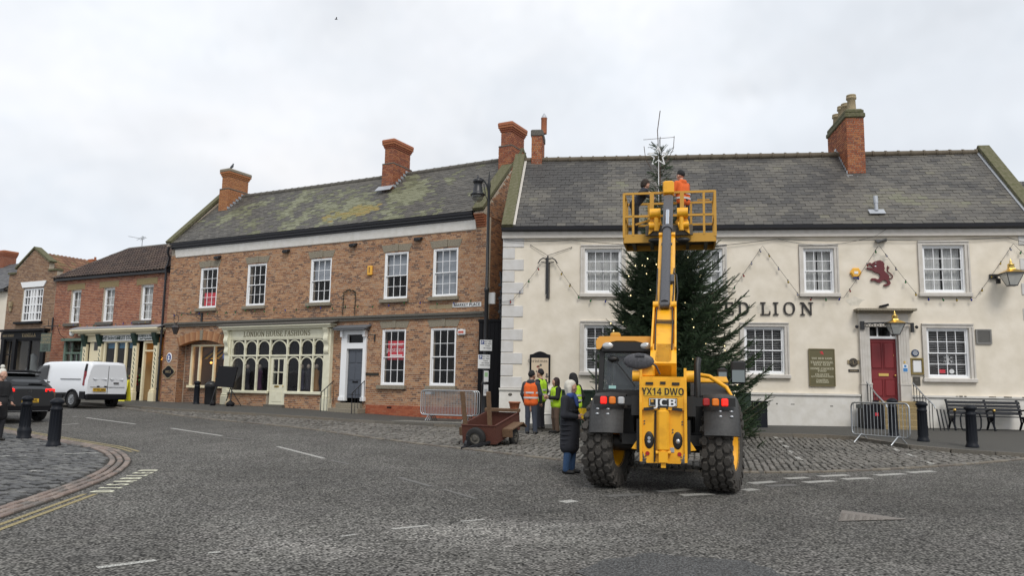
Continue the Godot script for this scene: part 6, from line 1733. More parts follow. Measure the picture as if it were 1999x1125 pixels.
	mb = MB.new(); mb.box(Vector3(4.05, 3.6, -3), Vector3(8.05, 6.8, 6)); obj("wall", mb, mats.cream_wall, h)
	mb = MB.new(); mb.prism(PackedVector2Array([Vector2(.3, 6.95), Vector2(-3, 9.2), Vector2(-6.2, 6.95)]), 0, 8.05, Basis(Vector3(0, 0, 1), Vector3(0, 1, 0), Vector3(1, 0, 0))); rfill(h, mb)
	mb = MB.new(); mb.box(Vector3(4.05, 6.93, .2), Vector3(8.0, .12, .2)); obj("gutter", mb, mats.black_gutter, h)
	chimney(h, 1.75, 2.4, -3.4, -2.6, 8.4, 8.4, 9.75, [Color(.34, .11, .06), Color(.40, .14, .07)], mats.terracotta, 140, .07, 0)
	# tree behind the roofs
	var t := thing("bare_tree", "thinly leafed tree behind the roofs at the far left", "tree", Vector3(-42, .8, -60), 0)
	mb = MB.new(); mb.tube([Vector3.ZERO, Vector3(.3, 5, 0), Vector3(0, 9, .2)], [.4, .25, .1], 8); rng.seed = 90
	for k in 26:
		var a := Vector3(.2, rng.randf_range(4, 9), 0); mb.tube([a, a + Vector3(rng.randf_range(-3, 3), rng.randf_range(.5, 3.5), rng.randf_range(-3, 3))], [.08, .02], 5)
	obj("trunk", mb, mats.wood_old, t)
	mb = MB.new(); mb.tri(Vector3(0, 0, 0), Vector3(.18, .12, .05), Vector3(.1, .25, 0)); mb.tri(Vector3(0, 0, 0), Vector3(-.12, .2, -.1), Vector3(.02, .28, .1))
	var lx := []; var lc := []
	for k in 3500:
		var d := Vector3(rng.randfn(), rng.randfn(), rng.randfn()).normalized() * pow(rng.randf(), .4)
		lx.append(Transform3D(Basis.from_euler(Vector3(rng.randf() * 6, rng.randf() * 6, 0)), Vector3(d.x * 3.6, 8.4 + d.y * 3.2, d.z * 3.6))); var g := rng.randf_range(.03, .07); lc.append(Color(g * 1.1, g * 1.1, g * .6))
	multi(t, "crown", mb.done(), lx, lc, leaf_mat()).set_meta("kind", "stuff")

func rfill(h: Node3D, mb: MB):
	var rf := obj("roof", mb, mats.stone_dark, h)
	roof_tiles(rf, "slate", 0, 8.05, Vector2(.34, 6.98), Vector2(-3, 9.24), .3, .2, [Color(.10, .10, .11), Color(.13, .13, .135), Color(.16, .16, .16)], func(x, v): return rng.randi_range(0, 2), 69, mats.slate, 0)

func leaf_mat() -> StandardMaterial3D:
	var m := mat("leaf", Color.WHITE, .7)
	m.vertex_color_use_as_albedo = true
	m.backlight_enabled = true; m.backlight = Color(.3, .3, .3)
	return m

func make_alley():
	var a := thing("alley_gate", "tall black boarded gate closing the alley between brick house and inn", "gate", Vector3(-1.0, G(-1, -29) + .1, -29.6), -.35)
	var mb := MB.new()
	for i in 9:
		mb = MB.new(); mb.box(Vector3(-.15 + i * .16, 1.85, 0), Vector3(.15, 3.7, .04)); obj("board", mb, mats.black_paint, a)
	mb = MB.new(); mb.box(Vector3(.5, 3.72, 0), Vector3(1.5, .1, .1)); mb.box(Vector3(.5, .5, -.04), Vector3(1.5, .12, .05)); mb.box(Vector3(.5, 2.2, -.04), Vector3(1.5, .12, .05)); obj("rail", mb, mats.black_paint, a)

# ---------------------------------------------------------------- telehandler
func big_tyre(parent: Node3D, at: Vector3, steer: float, R: float, W: float, seed_: int):
	var w := group_node("wheel", parent)
	w.transform = Transform3D(Basis(Vector3.UP, steer), at)
	var ax := Basis(Vector3.BACK, -PI / 2)   # lathe axis along x
	var mb := MB.new()
	var r := R - .045
	mb.lathe([Vector2(.36, -W * .40), Vector2(.42, -W * .47), Vector2(.55, -W * .5), Vector2(r - .06, -W * .47), Vector2(r, -W * .38), Vector2(r, W * .38), Vector2(r - .06, W * .47), Vector2(.55, W * .5), Vector2(.42, W * .47), Vector2(.36, W * .40)], Vector3.ZERO, 40, ax, 0, false)
	mb.smooth = -1
	# tread: rows of chunky hexagonal blocks, staggered
	var n := 22
	for k in n:
		for c in 4:
			var a := TAU * (k + (.5 if c % 2 else 0.0)) / n
			var x := (c - 1.5) * W * .245
			var rad := Vector3(0, cos(a), sin(a)); var tan := Vector3(0, -sin(a), cos(a))
			var bs := Basis(Vector3.RIGHT, rad, Vector3.RIGHT.cross(rad))
			var hex := []; var top := []
			for i in 6:
				var t := -TAU * i / 6.0
				var px := cos(t) * W * .145; var pz := sin(t) * .085
				hex.append(rad * (r - .01) + bs * Vector3(x + px, 0, pz)); top.append(rad * (R if c in [1, 2] else R - .008) + bs * Vector3(x + px * .8, 0, pz * .8))
			mb.loft([hex, top], true, false, true, -1)
		for s in [-1, 1]:
			var a := TAU * (k + (.5 if s > 0 else 0.0)) / n
			var rad := Vector3(0, cos(a), sin(a))
			mb.box(rad * (r - .065) + Vector3(s * W * .475, 0, 0), Vector3(.05, .14, .075), Basis(Vector3.RIGHT, rad, Vector3.RIGHT.cross(rad)))
	obj("tyre", mb, mats.tyre_dust, w)
	mb = MB.new()
	mb.lathe([Vector2(.10, -W * .1), Vector2(.30, -W * .12), Vector2(.335, -W * .30), Vector2(.375, -W * .42), Vector2(.385, -W * .42), Vector2(.385, W * .42), Vector2(.375, W * .42), Vector2(.335, W * .30), Vector2(.30, W * .05), Vector2(.16, W * .05), Vector2(.16, W * .16), Vector2(.10, W * .18)], Vector3.ZERO, 28, ax)
	obj("rim", mb, mats.jcb_yellow, w)
	mb = MB.new()
	for i in 10:
		var a := TAU * i / 10.0
		mb.tube([Vector3(W * .04, cos(a) * .22, sin(a) * .22), Vector3(W * .09, cos(a) * .22, sin(a) * .22)], .016, 6)
	obj("wheel_nut", mb, mats.iron, w).set_meta("kind", "stuff")

func make_telehandler():
	var y := grain(mat("jcb_yellow", lin(.84, .41, .016), .42), ntex(35, .015, 5, Color(.93, .92, .9), Color(1, 1, 1), 256, .2, .5), .8, false)
	mat("ochre", lin(.52, .28, .035), .55)
	grain(mat("tyre_dust", lin(.075, .068, .06), .9), mats.g1, 1.5, false)
	grain(mat("fender", lin(.045, .045, .045), .62), mats.g1, .9, false)
	mat("machine_black", lin(.012, .012, .012), .5)
	grain(mat("boom_grey", lin(.085, .085, .095), .5), mats.g1, 1.0, false)
	var t := thing("telehandler", "yellow and black telehandler seen from behind with its boom raised to the tree top", "telehandler", Vector3(2.47, G(2.47, -12.75) + .0, -12.75), -deg_to_rad(12.4))
	var bk: Material = mats.machine_black
	for s in [-1, 1]: big_tyre(t, Vector3(.90 * s, .70, 0), -.21, .70, .45, 5)
	for s in [-1, 1]: big_tyre(t, Vector3(.93 * s, .70, -2.75), 0.0, .70, .50, 6)
	# chassis and axles
	var mb := MB.new()
	mb.box(Vector3(0, .85, -1.3), Vector3(.80, .5, 4.0)); mb.tube([Vector3(-.85, .70, 0), Vector3(.85, .70, 0)], .13, 10); mb.tube([Vector3(-.85, .70, -2.75), Vector3(.85, .70, -2.75)], .13, 10)
	mb.box(Vector3(0, .78, .28), Vector3(1.3, .16, .14)); mb.box(Vector3(-.55, 1.0, -.1), Vector3(.3, .5, .5)); mb.box(Vector3(.52, 1.05, -.1), Vector3(.34, .7, .5))
	mb.tube([Vector3(-.62, .72, .18), Vector3(.62, .72, .18)], .05, 8)
	obj("chassis", mb, bk, t)
	# mudguards
	for s in [-1, 1]:
		mb = MB.new()
		var rings := []
		for k in 15:
			var a := lerpf(.24, 2.4, k / 14.0)   # from behind and below, over the top, to the front
			var d := Vector3(0, sin(a), cos(a)); var c := Vector3(0, .70, 0) + d * .755
			var xi: float = .60 * s; var xo: float = 1.13 * s
			var ring := [c + Vector3(xi, 0, 0), c + Vector3(xi, 0, 0) + d * .03, c + Vector3(lerpf(xi, xo, .5), 0, 0) + d * .05, c + Vector3(xo - .05 * s, 0, 0) + d * .03, c + Vector3(xo, 0, 0) - d * .04, c + Vector3(xo - .03 * s, 0, 0) - d * .05, c + Vector3(lerpf(xi, xo, .5), 0, 0) + d * .03]
			if s < 0: ring.reverse()
			rings.append(ring)
		mb.loft(rings, true, true, true)
		obj("mudguard", mb, mats.fender, t)
		mb = MB.new()
		for k in 4:
			var a := .62 + .12 * (k / 2)
			mb.ball(Vector3(s * (.84 + .16 * (k % 2)), .70 + sin(a) * .80, cos(a) * .80), Vector3(.03, .02, .02), 8, 6)
		obj("mudguard_bolts", mb, mats.galv, t).set_meta("kind", "stuff")
		mb = MB.new(); mb.tube([Vector3(.62 * s, 1.36, .45), Vector3(.45 * s, 1.30, .40), Vector3(.45 * s, .9, .2)], .02, 6); obj("mudguard_stay", mb, bk, t)
		# lamp bar and three lamps
		mb = MB.new(); mb.box(Vector3(.70 * s, 1.52, .60), Vector3(.72, .13, .08)); mb.box(Vector3(.42 * s, 1.45, .4), Vector3(.12, .3, .5)); obj("lamp_bar", mb, bk, t)
		for k in 3:
			mb = MB.new(); mb.cbox(Vector3(0, 0, .01), Vector3(.10, .115, .05), .016)
			var kind: String = [["stop_lamp", "turn_lamp", "reverse_lamp"], ["dim_lamp", "turn_lamp", "stop_lamp"]][0 if s < 0 else 1][k]
			var lm := mat(kind, {"stop_lamp": lin(.75, .03, .02), "turn_lamp": lin(.75, .20, .02), "reverse_lamp": lin(.45, .46, .47), "dim_lamp": lin(.35, .02, .02)}[kind], .25)
			if kind == "stop_lamp":
				lm.emission_enabled = true; lm.emission = Color(1, .12, .06); lm.emission_energy_multiplier = 0.5
			inst("rear_lamp", mb.done(), lm, t, xf_at(Vector3(s * .77 + (k - 1) * .135, 1.52, .64)))
	# rear carriage plate
	var zp := .78
	mb = MB.new()
	mb.box(Vector3(0, 1.62, zp - .10), Vector3(.70, .46, .2)); mb.prism(PackedVector2Array([Vector2(-.33, 1.40), Vector2(-.31, .78), Vector2(-.25, .60), Vector2(.25, .60), Vector2(.31, .78), Vector2(.33, 1.40)]), zp - .14, zp - .04)
	for s in [-1, 1]:
		mb.prism(PackedVector2Array([Vector2(-.5, .9), Vector2(.10, .62), Vector2(.12, 1.5), Vector2(.06, 2.02), Vector2(-.12, 2.02), Vector2(-.5, 1.6)]), .33 * s - .02, .33 * s + .02, Basis(Vector3(0, 0, 1), Vector3(0, 1, 0), Vector3(1, 0, 0)), Vector3(0, 0, zp - .1))
		mb.prism(PackedVector2Array([Vector2(.34 * s, .78), Vector2(.34 * s, 1.02), Vector2(.48 * s, .80)]), zp - .16, zp - .12)
		mb.tube([Vector3(.32 * s, 1.90, zp - .12), Vector3(.46 * s, 1.90, zp - .12)], .085, 12)
	mb.box(Vector3(0, 1.86, zp - .12), Vector3(.64, .06, .22))
	obj("rear_frame", mb, y, t)
	mb = MB.new(); mb.cbox(Vector3(0, 1.09, zp - .0), Vector3(.17, .62, .12), .03); mb.tube([Vector3(0, 1.42, zp - .02), Vector3(0, .74, zp - .02)], .07, 10); mb.box(Vector3(0, .70, zp + .0), Vector3(.13, .16, .14)); mb.tube([Vector3(-.11, .76, zp), Vector3(.11, .76, zp)], .03, 8); mb.box(Vector3(0, .60, zp - .02), Vector3(.07, .12, .1))
	obj("lift_ram_cover", mb, y, t)
	mb = MB.new(); mb.box(Vector3(0, 1.43, zp + .01), Vector3(.15, .05, .04)); mb.tube([Vector3(-.115, 1.38, zp - .03), Vector3(-.13, .62, zp - .02)], .014, 6)
	obj("ram_hose", mb, bk, t)
	for x in [-.20, 0.0, .19]:
		mb = MB.new(); mb.box(Vector3(x, 1.785 + (.0 if x != 0.0 else .01), zp + .003), Vector3(.11 if x != 0.0 else .08, .04, .03)); obj("hand_slot", mb, bk, t)
	for s in [-1, 1]:
		mb = MB.new(); mb.box(Vector3(.21 * s, 1.405, zp + .01), Vector3(.15, .045, .04), Basis(Vector3.BACK, -.12 * s)); obj("rubber_stop", mb, bk, t)
		mb = MB.new(); mb.ball(Vector3(.21 * s, .94, zp - .035), Vector3(.072, .13, .02), 14, 8); obj("oval_socket", mb, bk, t)
	mb = MB.new(); mb.ball(Vector3(.215, .93, zp - .01), Vector3(.035, .04, .02), 10, 6)
	for k in 2: mb.lathe([Vector2(.024, 0), Vector2(.024, .01)], Vector3(-.21, .97 - k * .05, zp - .02), 10, Basis(Vector3.RIGHT, PI / 2))
	mb.box(Vector3(.13, .80, zp - .035), Vector3(.06, .07, .01)); obj("socket", mb, mats.galv, t)
	mb = MB.new()
	for s in [-1, 1]: mb.lathe([Vector2(.032, 0), Vector2(.032, .012)], Vector3(.235 * s, .74, zp - .04), 12, Basis(Vector3.RIGHT, PI / 2))
	obj("reflector", mb, mats.dim_lamp, t)
	mb = MB.new(); rng.seed = 6
	for k in 12: mb.lathe([Vector2(.012, 0), Vector2(.012, .012)], Vector3([-.28, .28, -.26, .26, -.12, .14][k % 6], [1.18, 1.18, .66, .66, 1.06, 1.06][k % 6] + (.0 if k < 6 else .04), zp - .04), 8, Basis(Vector3.RIGHT, PI / 2))
	obj("bolt_heads", mb, mats.stone_dark, t).set_meta("kind", "stuff")
	# plate and maker's badge
	mb = MB.new(); mb.box(Vector3(0, 1.665, zp + .006), Vector3(.56, .13, .01)); var pl := obj("number_plate", mb, mat("plate_yellow", lin(.66, .40, .03), .45), t)
	text("plate_lettering", "YX14 DWO", .104, .004, mats.text_dark, pl, xf_at(Vector3(0, 1.665, zp + .013)), "Droid Sans", true, .88)
	mb = MB.new(); mb.box(Vector3(0, 1.505, zp + .006), Vector3(.42, .125, .01)); pl = obj("maker_badge", mb, bk, t)
	mb = MB.new(); mb.box(Vector3(0, 1.505, zp + .0125), Vector3(.40, .105, .003)); obj("badge_border", mb, mats.white_sign, pl)
	mb = MB.new(); mb.box(Vector3(0, 1.505, zp + .015), Vector3(.385, .092, .003)); obj("badge_field", mb, bk, pl)
	text("badge_lettering", "JCB", .115, .004, mats.white_sign, pl, xf_at(Vector3(.035, 1.50, zp + .018)), "Droid Sans", true, 1.25)
	mb = MB.new(); mb.box(Vector3(-.16, 1.525, zp + .018), Vector3(.04, .045, .003)); obj("badge_mark", mb, mats.ochre, pl)
	# cab
	var cab := group_node("cab", t)
	var x0 := -1.10; var x1 := -.20; var zr := -.32; var zf := -1.95
	mb = MB.new()
	mb.box(Vector3((x0 + x1) * .5, 1.28, (zr + zf) * .5), Vector3(x1 - x0, .62, zr - zf))
	for p in [[x0, zr], [x1, zr], [x0, zf], [x1, zf]]: mb.bar(Vector3(p[0] + (.04 if p[0] < -.5 else -.04), 1.55, p[1] + (-.04 if p[1] > -1 else .04)), Vector3(p[0] + (.07 if p[0] < -.5 else -.05), 2.44, p[1] + (-.09 if p[1] > -1 else .09)), .08, .09)
	mb.box(Vector3((x0 + x1) * .5, 1.63, zr - .05), Vector3(x1 - x0 - .16, .12, .07)); mb.box(Vector3((x0 + x1) * .5, 2.36, zr - .08), Vector3(x1 - x0 - .14, .10, .07)); mb.box(Vector3((x0 + x1) * .5, 2.40, (zr + zf) * .5), Vector3(x1 - x0 - .06, .08, zr - zf - .06))
	mb.box(Vector3(x0 + .04, 1.9, -1.1), Vector3(.05, .06, 1.4)); mb.bar(Vector3(x0 - .02, 1.5, zr + .05), Vector3(x0 - .03, 2.3, zr), .03, .03)
	obj("cab_frame", mb, bk, cab)
	var cabg := mat("cab_glass", Color(.40, .44, .46, .24), .05)
	cabg.transparency = BaseMaterial3D.TRANSPARENCY_ALPHA
	mb = MB.new()
	mb.quad(Vector3(x0 + .09, 1.69, zr - .05), Vector3(x0 + .11, 2.32, zr - .10), Vector3(x1 - .09, 2.32, zr - .10), Vector3(x1 - .09, 1.69, zr - .05))
	obj("rear_window", mb, cabg, cab)
	mb = MB.new(); mb.quad(Vector3(x0 + .03, 1.6, zf + .1), Vector3(x0 + .05, 2.36, zf + .12), Vector3(x0 + .05, 2.36, zr - .12), Vector3(x0 + .03, 1.6, zr - .1)); obj("side_window", mb, mats.glass, cab)
	mb = MB.new(); mb.quad(Vector3(x0 + .09, 1.6, zf + .05), Vector3(x0 + .11, 2.36, zf + .09), Vector3(x1 - .09, 2.36, zf + .09), Vector3(x1 - .09, 1.6, zf + .05)); obj("windscreen", mb, mats.glass, cab)
	mb = MB.new(); mb.cbox(Vector3(-.66, 1.72, -1.15), Vector3(.5, .3, .45), .06); mb.cbox(Vector3(-.66, 2.0, -.93), Vector3(.48, .55, .14), .05); mb.tube([Vector3(-.66, 1.5, -1.7), Vector3(-.66, 1.95, -1.55)], .03, 6); obj("seat", mb, bk, cab)
	mb = MB.new()
	var wheel := []
	for i in 17: wheel.append(Vector3(-.66 + cos(TAU * i / 16) * .18, 1.97 + sin(TAU * i / 16) * .1, -1.53 + sin(TAU * i / 16) * .14))
	mb.tube(wheel, .018, 6); obj("steering_wheel", mb, bk, cab)
	mb = MB.new()
	var rp := PackedVector2Array([Vector2(x0 - .02, 2.36), Vector2(x0 - .03, 2.50), Vector2(x0 + .04, 2.575), Vector2(x1 - .02, 2.575), Vector2(x1 + .06, 2.52), Vector2(x1 + .06, 2.36), Vector2(x1 - .02, 2.35), Vector2(x1 - .07, 2.45), Vector2(x1 - .28, 2.50), Vector2(x0 + .32, 2.50), Vector2(x0 + .12, 2.46), Vector2(x0 + .04, 2.36)])
	mb.prism(rp, zr - .0, zr + .05); mb.cbox(Vector3((x0 + x1) * .5 + .01, 2.525, (zr + zf) * .5 + .02), Vector3(x1 - x0 + .06, .11, zr - zf), .04)
	obj("cab_roof", mb, mat("roof_orange", lin(.75, .36, .06), .5), cab)
	mb = MB.new(); mb.cbox(Vector3(x0 + .28, 2.61, -.5), Vector3(.17, .09, .14), .025); obj("beacon", mb, mats.ochre, cab)
	mb = MB.new(); mb.box(Vector3((x0 + x1) * .5 + .02, 2.405, zr + .02), Vector3(x1 - x0 - .1, .15, .05)); obj("lamp_strip", mb, bk, cab)
	for x in [x0 + .17, x1 - .10]:
		mb = MB.new(); mb.ball(Vector3(x, 2.415, zr + .05), Vector3(.095, .062, .03), 14, 8); obj("work_lamp", mb, mat("lamp_silver", lin(.55, .56, .56), .15, .6), cab)
	mb = MB.new(); mb.bar(Vector3(x0 + .24, 2.24, zr - .03), Vector3(x1 - .28, 1.75, zr - .01), .022, .02); mb.ball(Vector3(x0 + .25, 2.20, zr - .02), Vector3(.09, .05, .04), 10, 6); obj("wiper", mb, bk, cab)
	mb = MB.new(); mb.box(Vector3(x0 + .24, 1.73, zr - .035), Vector3(.12, .05, .004)); obj("sticker", mb, mat("sticker_teal", lin(.35, .6, .58), .5), cab)
	# engine cover on the right, with exhaust and mirrors
	mb = MB.new()
	var bp := PackedVector2Array([Vector2(-.10, 1.25), Vector2(-.10, 1.62), Vector2(-.5, 1.80), Vector2(-1.3, 1.92), Vector2(-2.3, 1.92), Vector2(-2.45, 1.25)])
	mb.prism(bp, .42, 1.02, Basis(Vector3(0, 0, 1), Vector3(0, 1, 0), Vector3(1, 0, 0))); obj("engine_cover", mb, bk, t)
	mb = MB.new(); mb.tube([Vector3(.40, 1.98, -.55), Vector3(.72, 1.93, -.45), Vector3(.98, 1.75, -.28), Vector3(1.06, 1.60, -.12)], [.035, .035, .035, .02], 8)
	mb.prism(PackedVector2Array([Vector2(-.7, 1.86), Vector2(-1.3, 1.95), Vector2(-2.3, 1.95), Vector2(-2.3, 1.925), Vector2(-1.3, 1.92), Vector2(-.7, 1.84)]), .42, 1.03, Basis(Vector3(0, 0, 1), Vector3(0, 1, 0), Vector3(1, 0, 0))); obj("bonnet", mb, y, t)
	mb = MB.new(); mb.tube([Vector3(.52, 1.5, -.1), Vector3(.52, 2.1, -.12), Vector3(.54, 2.2, -.2)], .055, 10); obj("exhaust", mb, bk, t)
	mb = MB.new(); mb.tube([Vector3(.95, 1.7, -2.0), Vector3(1.22, 2.0, -2.1), Vector3(1.25, 2.1, -2.1)], .018, 6); mb.cbox(Vector3(1.28, 2.05, -2.1), Vector3(.26, .42, .09), .03); mb.cbox(Vector3(1.0, 2.0, -2.05), Vector3(.18, .26, .08), .03); obj("mirror_arm", mb, bk, t)
	mb = MB.new(); mb.box(Vector3(1.28, 1.98, -2.05), Vector3(.22, .22, .006)); mb.box(Vector3(1.0, 1.98, -2.0), Vector3(.14, .14, .006)); obj("mirror_glass", mb, mat("mirror", lin(.22, .24, .23), .06, 1.0), t)
	mb = MB.new(); mb.tube([Vector3(-.05, 1.93, zp - .1), Vector3(-.10, 2.05, zp - .05), Vector3(-.30, 2.18, zp - .02)], .014, 6); mb.ball(Vector3(-.36, 2.12, zp - .04), Vector3(.235, .125, .05), 20, 8); mb.box(Vector3(-.34, 2.21, zp), Vector3(.14, .03, .05)); obj("round_mirror", mb, mats.boom_grey, t)
	mb = MB.new(); mb.cbox(Vector3(-.25, 1.98, zp - .25), Vector3(.24, .2, .3), .03); obj("hinge_block", mb, y, t)
	# boom: everything along its own axis
	var boom := group_node("boom", t)
	var P := Vector3(0, 1.85, .42); var Q := Vector3(-.02, 6.42, -6.55)
	var d := (Q - P).normalized()
	var L := (Q - P).length()
	var bx := Vector3.RIGHT; var by := (-d).cross(bx).normalized()
	boom.transform = Transform3D(Basis(bx, by, -d), P)   # local -z runs up the boom, local y is its top
	mb = MB.new()
	mb.cbox(Vector3(0, -.02, -2.55), Vector3(.33, .42, 5.3), .04); mb.box(Vector3(0, .02, -.2), Vector3(.40, .34, .6))
	for s in [-1, 1]: mb.box(Vector3(.185 * s, .14, -1.1), Vector3(.03, .22, 1.6)); mb.tube([Vector3(.11 * s, .26, -1.75), Vector3(.20 * s, .26, -1.75)], .06, 10)
	mb.box(Vector3(0, .0, -5.15), Vector3(.34, .47, .12))
	obj("outer_boom", mb, y, boom)
	mb = MB.new(); mb.cbox(Vector3(0, -.01, -6.45), Vector3(.22, .33, 2.9), .03); obj("inner_boom", mb, mats.boom_grey, boom)
	mb = MB.new(); mb.tube([Vector3(0, .27, -1.75), Vector3(0, .27, -5.25)], .09, 14); mb.tube([Vector3(0, .27, -5.2), Vector3(0, .27, -5.34)], .115, 14); mb.tube([Vector3(-.08, .27, -1.72), Vector3(.08, .27, -1.72)], .06, 10); obj("ram_cylinder", mb, mats.boom_grey, boom)
	mb = MB.new(); mb.tube([Vector3(0, .27, -5.3), Vector3(0, .24, -6.5)], .045, 12); obj("ram_rod", mb, mat("chrome", lin(.6, .63, .68), .15, 1.0), boom)
	mb = MB.new()
	for s in [-1, 1]:
		mb.tube([Vector3(.13 * s, .2, -.3), Vector3(.14 * s, .24, -1.0), Vector3(.13 * s, .25, -1.6), Vector3(.15 * s, .22, -2.4), Vector3(.155 * s, .21, -3.4)], .012, 6)
	for k in 3: mb.tube([Vector3(-.15, .22, -1.15 - k * .05), Vector3(.2, .24, -1.1 - k * .05)], .010, 6)
	mb.tube([Vector3(.14, .21, -3.2), Vector3(.2, .3, -2.9), Vector3(.22, .24, -2.3), Vector3(.19, .1, -2.0)], .012, 6)
	obj("hoses", mb, bk, boom)
	mb = MB.new(); mb.box(Vector3(.12, .24, -2.85), Vector3(.08, .06, .3)); mb.box(Vector3(0, .22, -4.6), Vector3(.22, .02, .08)); obj("valve_block", mb, mats.boom_grey, boom)
	# head of the boom and the work platform
	var head := group_node("boom_head", t)
	head.position = Q
	mb = MB.new(); mb.cbox(Vector3(0, .12, .10), Vector3(.27, .32, .4), .03); obj("head_block", mb, y, head)
	for s in [-1, 1]:
		mb = MB.new()
		mb.prism(PackedVector2Array([Vector2(.18 * s, -.75), Vector2(.5 * s, -1.02), Vector2(.47 * s, -.72), Vector2(.40 * s, -.40), Vector2(.22 * s, -.42)]), .0, .08)
		mb.tube([Vector3(.2 * s, -.5, .12), Vector3(.46 * s, -.5, .12)], .13, 12); mb.tube([Vector3(.3 * s, -.62, .16), Vector3(.3 * s, -.95, .16)], .06, 8); mb.tube([Vector3(.22 * s, -.8, .1), Vector3(.48 * s, -.8, .1)], .09, 12)
		obj("tilt_bracket", mb, y, head)
	mb = MB.new(); mb.box(Vector3(0, -.9, -.05), Vector3(1.15, .25, .1)); mb.tube([Vector3(-.3, -.35, .05), Vector3(-.36, -.75, .1)], .02, 6); obj("head_crossbeam", mb, mats.stone_dark, head)
	var bq := group_node("work_platform", t)
	bq.position = Vector3(-.02, 5.38, -6.75)
	var W2 := 1.12; var dz := -1.15
	mb = MB.new()
	var rail := func(a: Vector3, b: Vector3, w := .055): mb.bar(a, b, w, w)
	for yy in [.55, 1.14]:
		for zz in [0.0, dz]: rail.call(Vector3(-W2, yy, zz), Vector3(W2, yy, zz))
		for s in [-1, 1]: rail.call(Vector3(W2 * s, yy, 0), Vector3(W2 * s, yy, dz))
	for x in [-W2, W2]:
		for zz in [0.0, dz * .5, dz]: rail.call(Vector3(x, 0, zz), Vector3(x, 1.14, zz), .06)
	for x in [-.89, .85]: rail.call(Vector3(x, .05, 0), Vector3(x, 1.14, 0)); 
	for x in [-.55, .55]: rail.call(Vector3(x, .05, dz), Vector3(x, 1.14, dz))
	for x in [-.42, .32]: mb.box(Vector3(x, .82, .03), Vector3(.10, .64, .06))
	mb.bar(Vector3(-.42, .55, .03), Vector3(-.24, .35, .03), .08, .06); mb.bar(Vector3(.32, .55, .03), Vector3(.16, .35, .03), .08, .06); mb.bar(Vector3(-.85, .4, -.3), Vector3(-.45, .52, -.3), .07, .05); mb.box(Vector3(.85, 1.0, -.3), Vector3(.3, .03, .04))
	obj("guard_rail", mb, mats.ochre, bq)
	mb = MB.new()
	for zz in [0.0, dz]: mb.box(Vector3(0, -.02, zz), Vector3(W2 * 2, .22, .04))
	for s in [-1, 1]: mb.box(Vector3(W2 * s, -.02, dz * .5), Vector3(.04, .22, -dz - .04))
	obj("toe_board", mb, mats.ochre, bq)
	mb = MB.new(); mb.box(Vector3(0, .03, dz * .5), Vector3(W2 * 2 - .05, .05, -dz - .05)); 
	for k in 5: mb.box(Vector3(-.9 + k * .45, -.08, dz * .5), Vector3(.08, .09, -dz - .1))
	obj("platform_floor", mb, grain(mat("floor_steel", lin(.13, .12, .10), .6), mats.g1, 2.0), bq)
	for s in [-1, 1]:
		mb = MB.new(); mb.ball(Vector3(.34 * s, -.12, .22), Vector3(.17, .07, .09), 12, 8); mb.tube([Vector3(.2 * s, -.1, .2), Vector3(.1 * s, .0, .05)], .02, 6); obj("rubber_lamp", mb, bk, bq)
	for c in t.get_children():
		if not (str(c.name).begins_with("wheel") or str(c.name).begins_with("mudguard") or c.name == &"chassis" or c in [boom, head, bq]): c.position.y -= .145

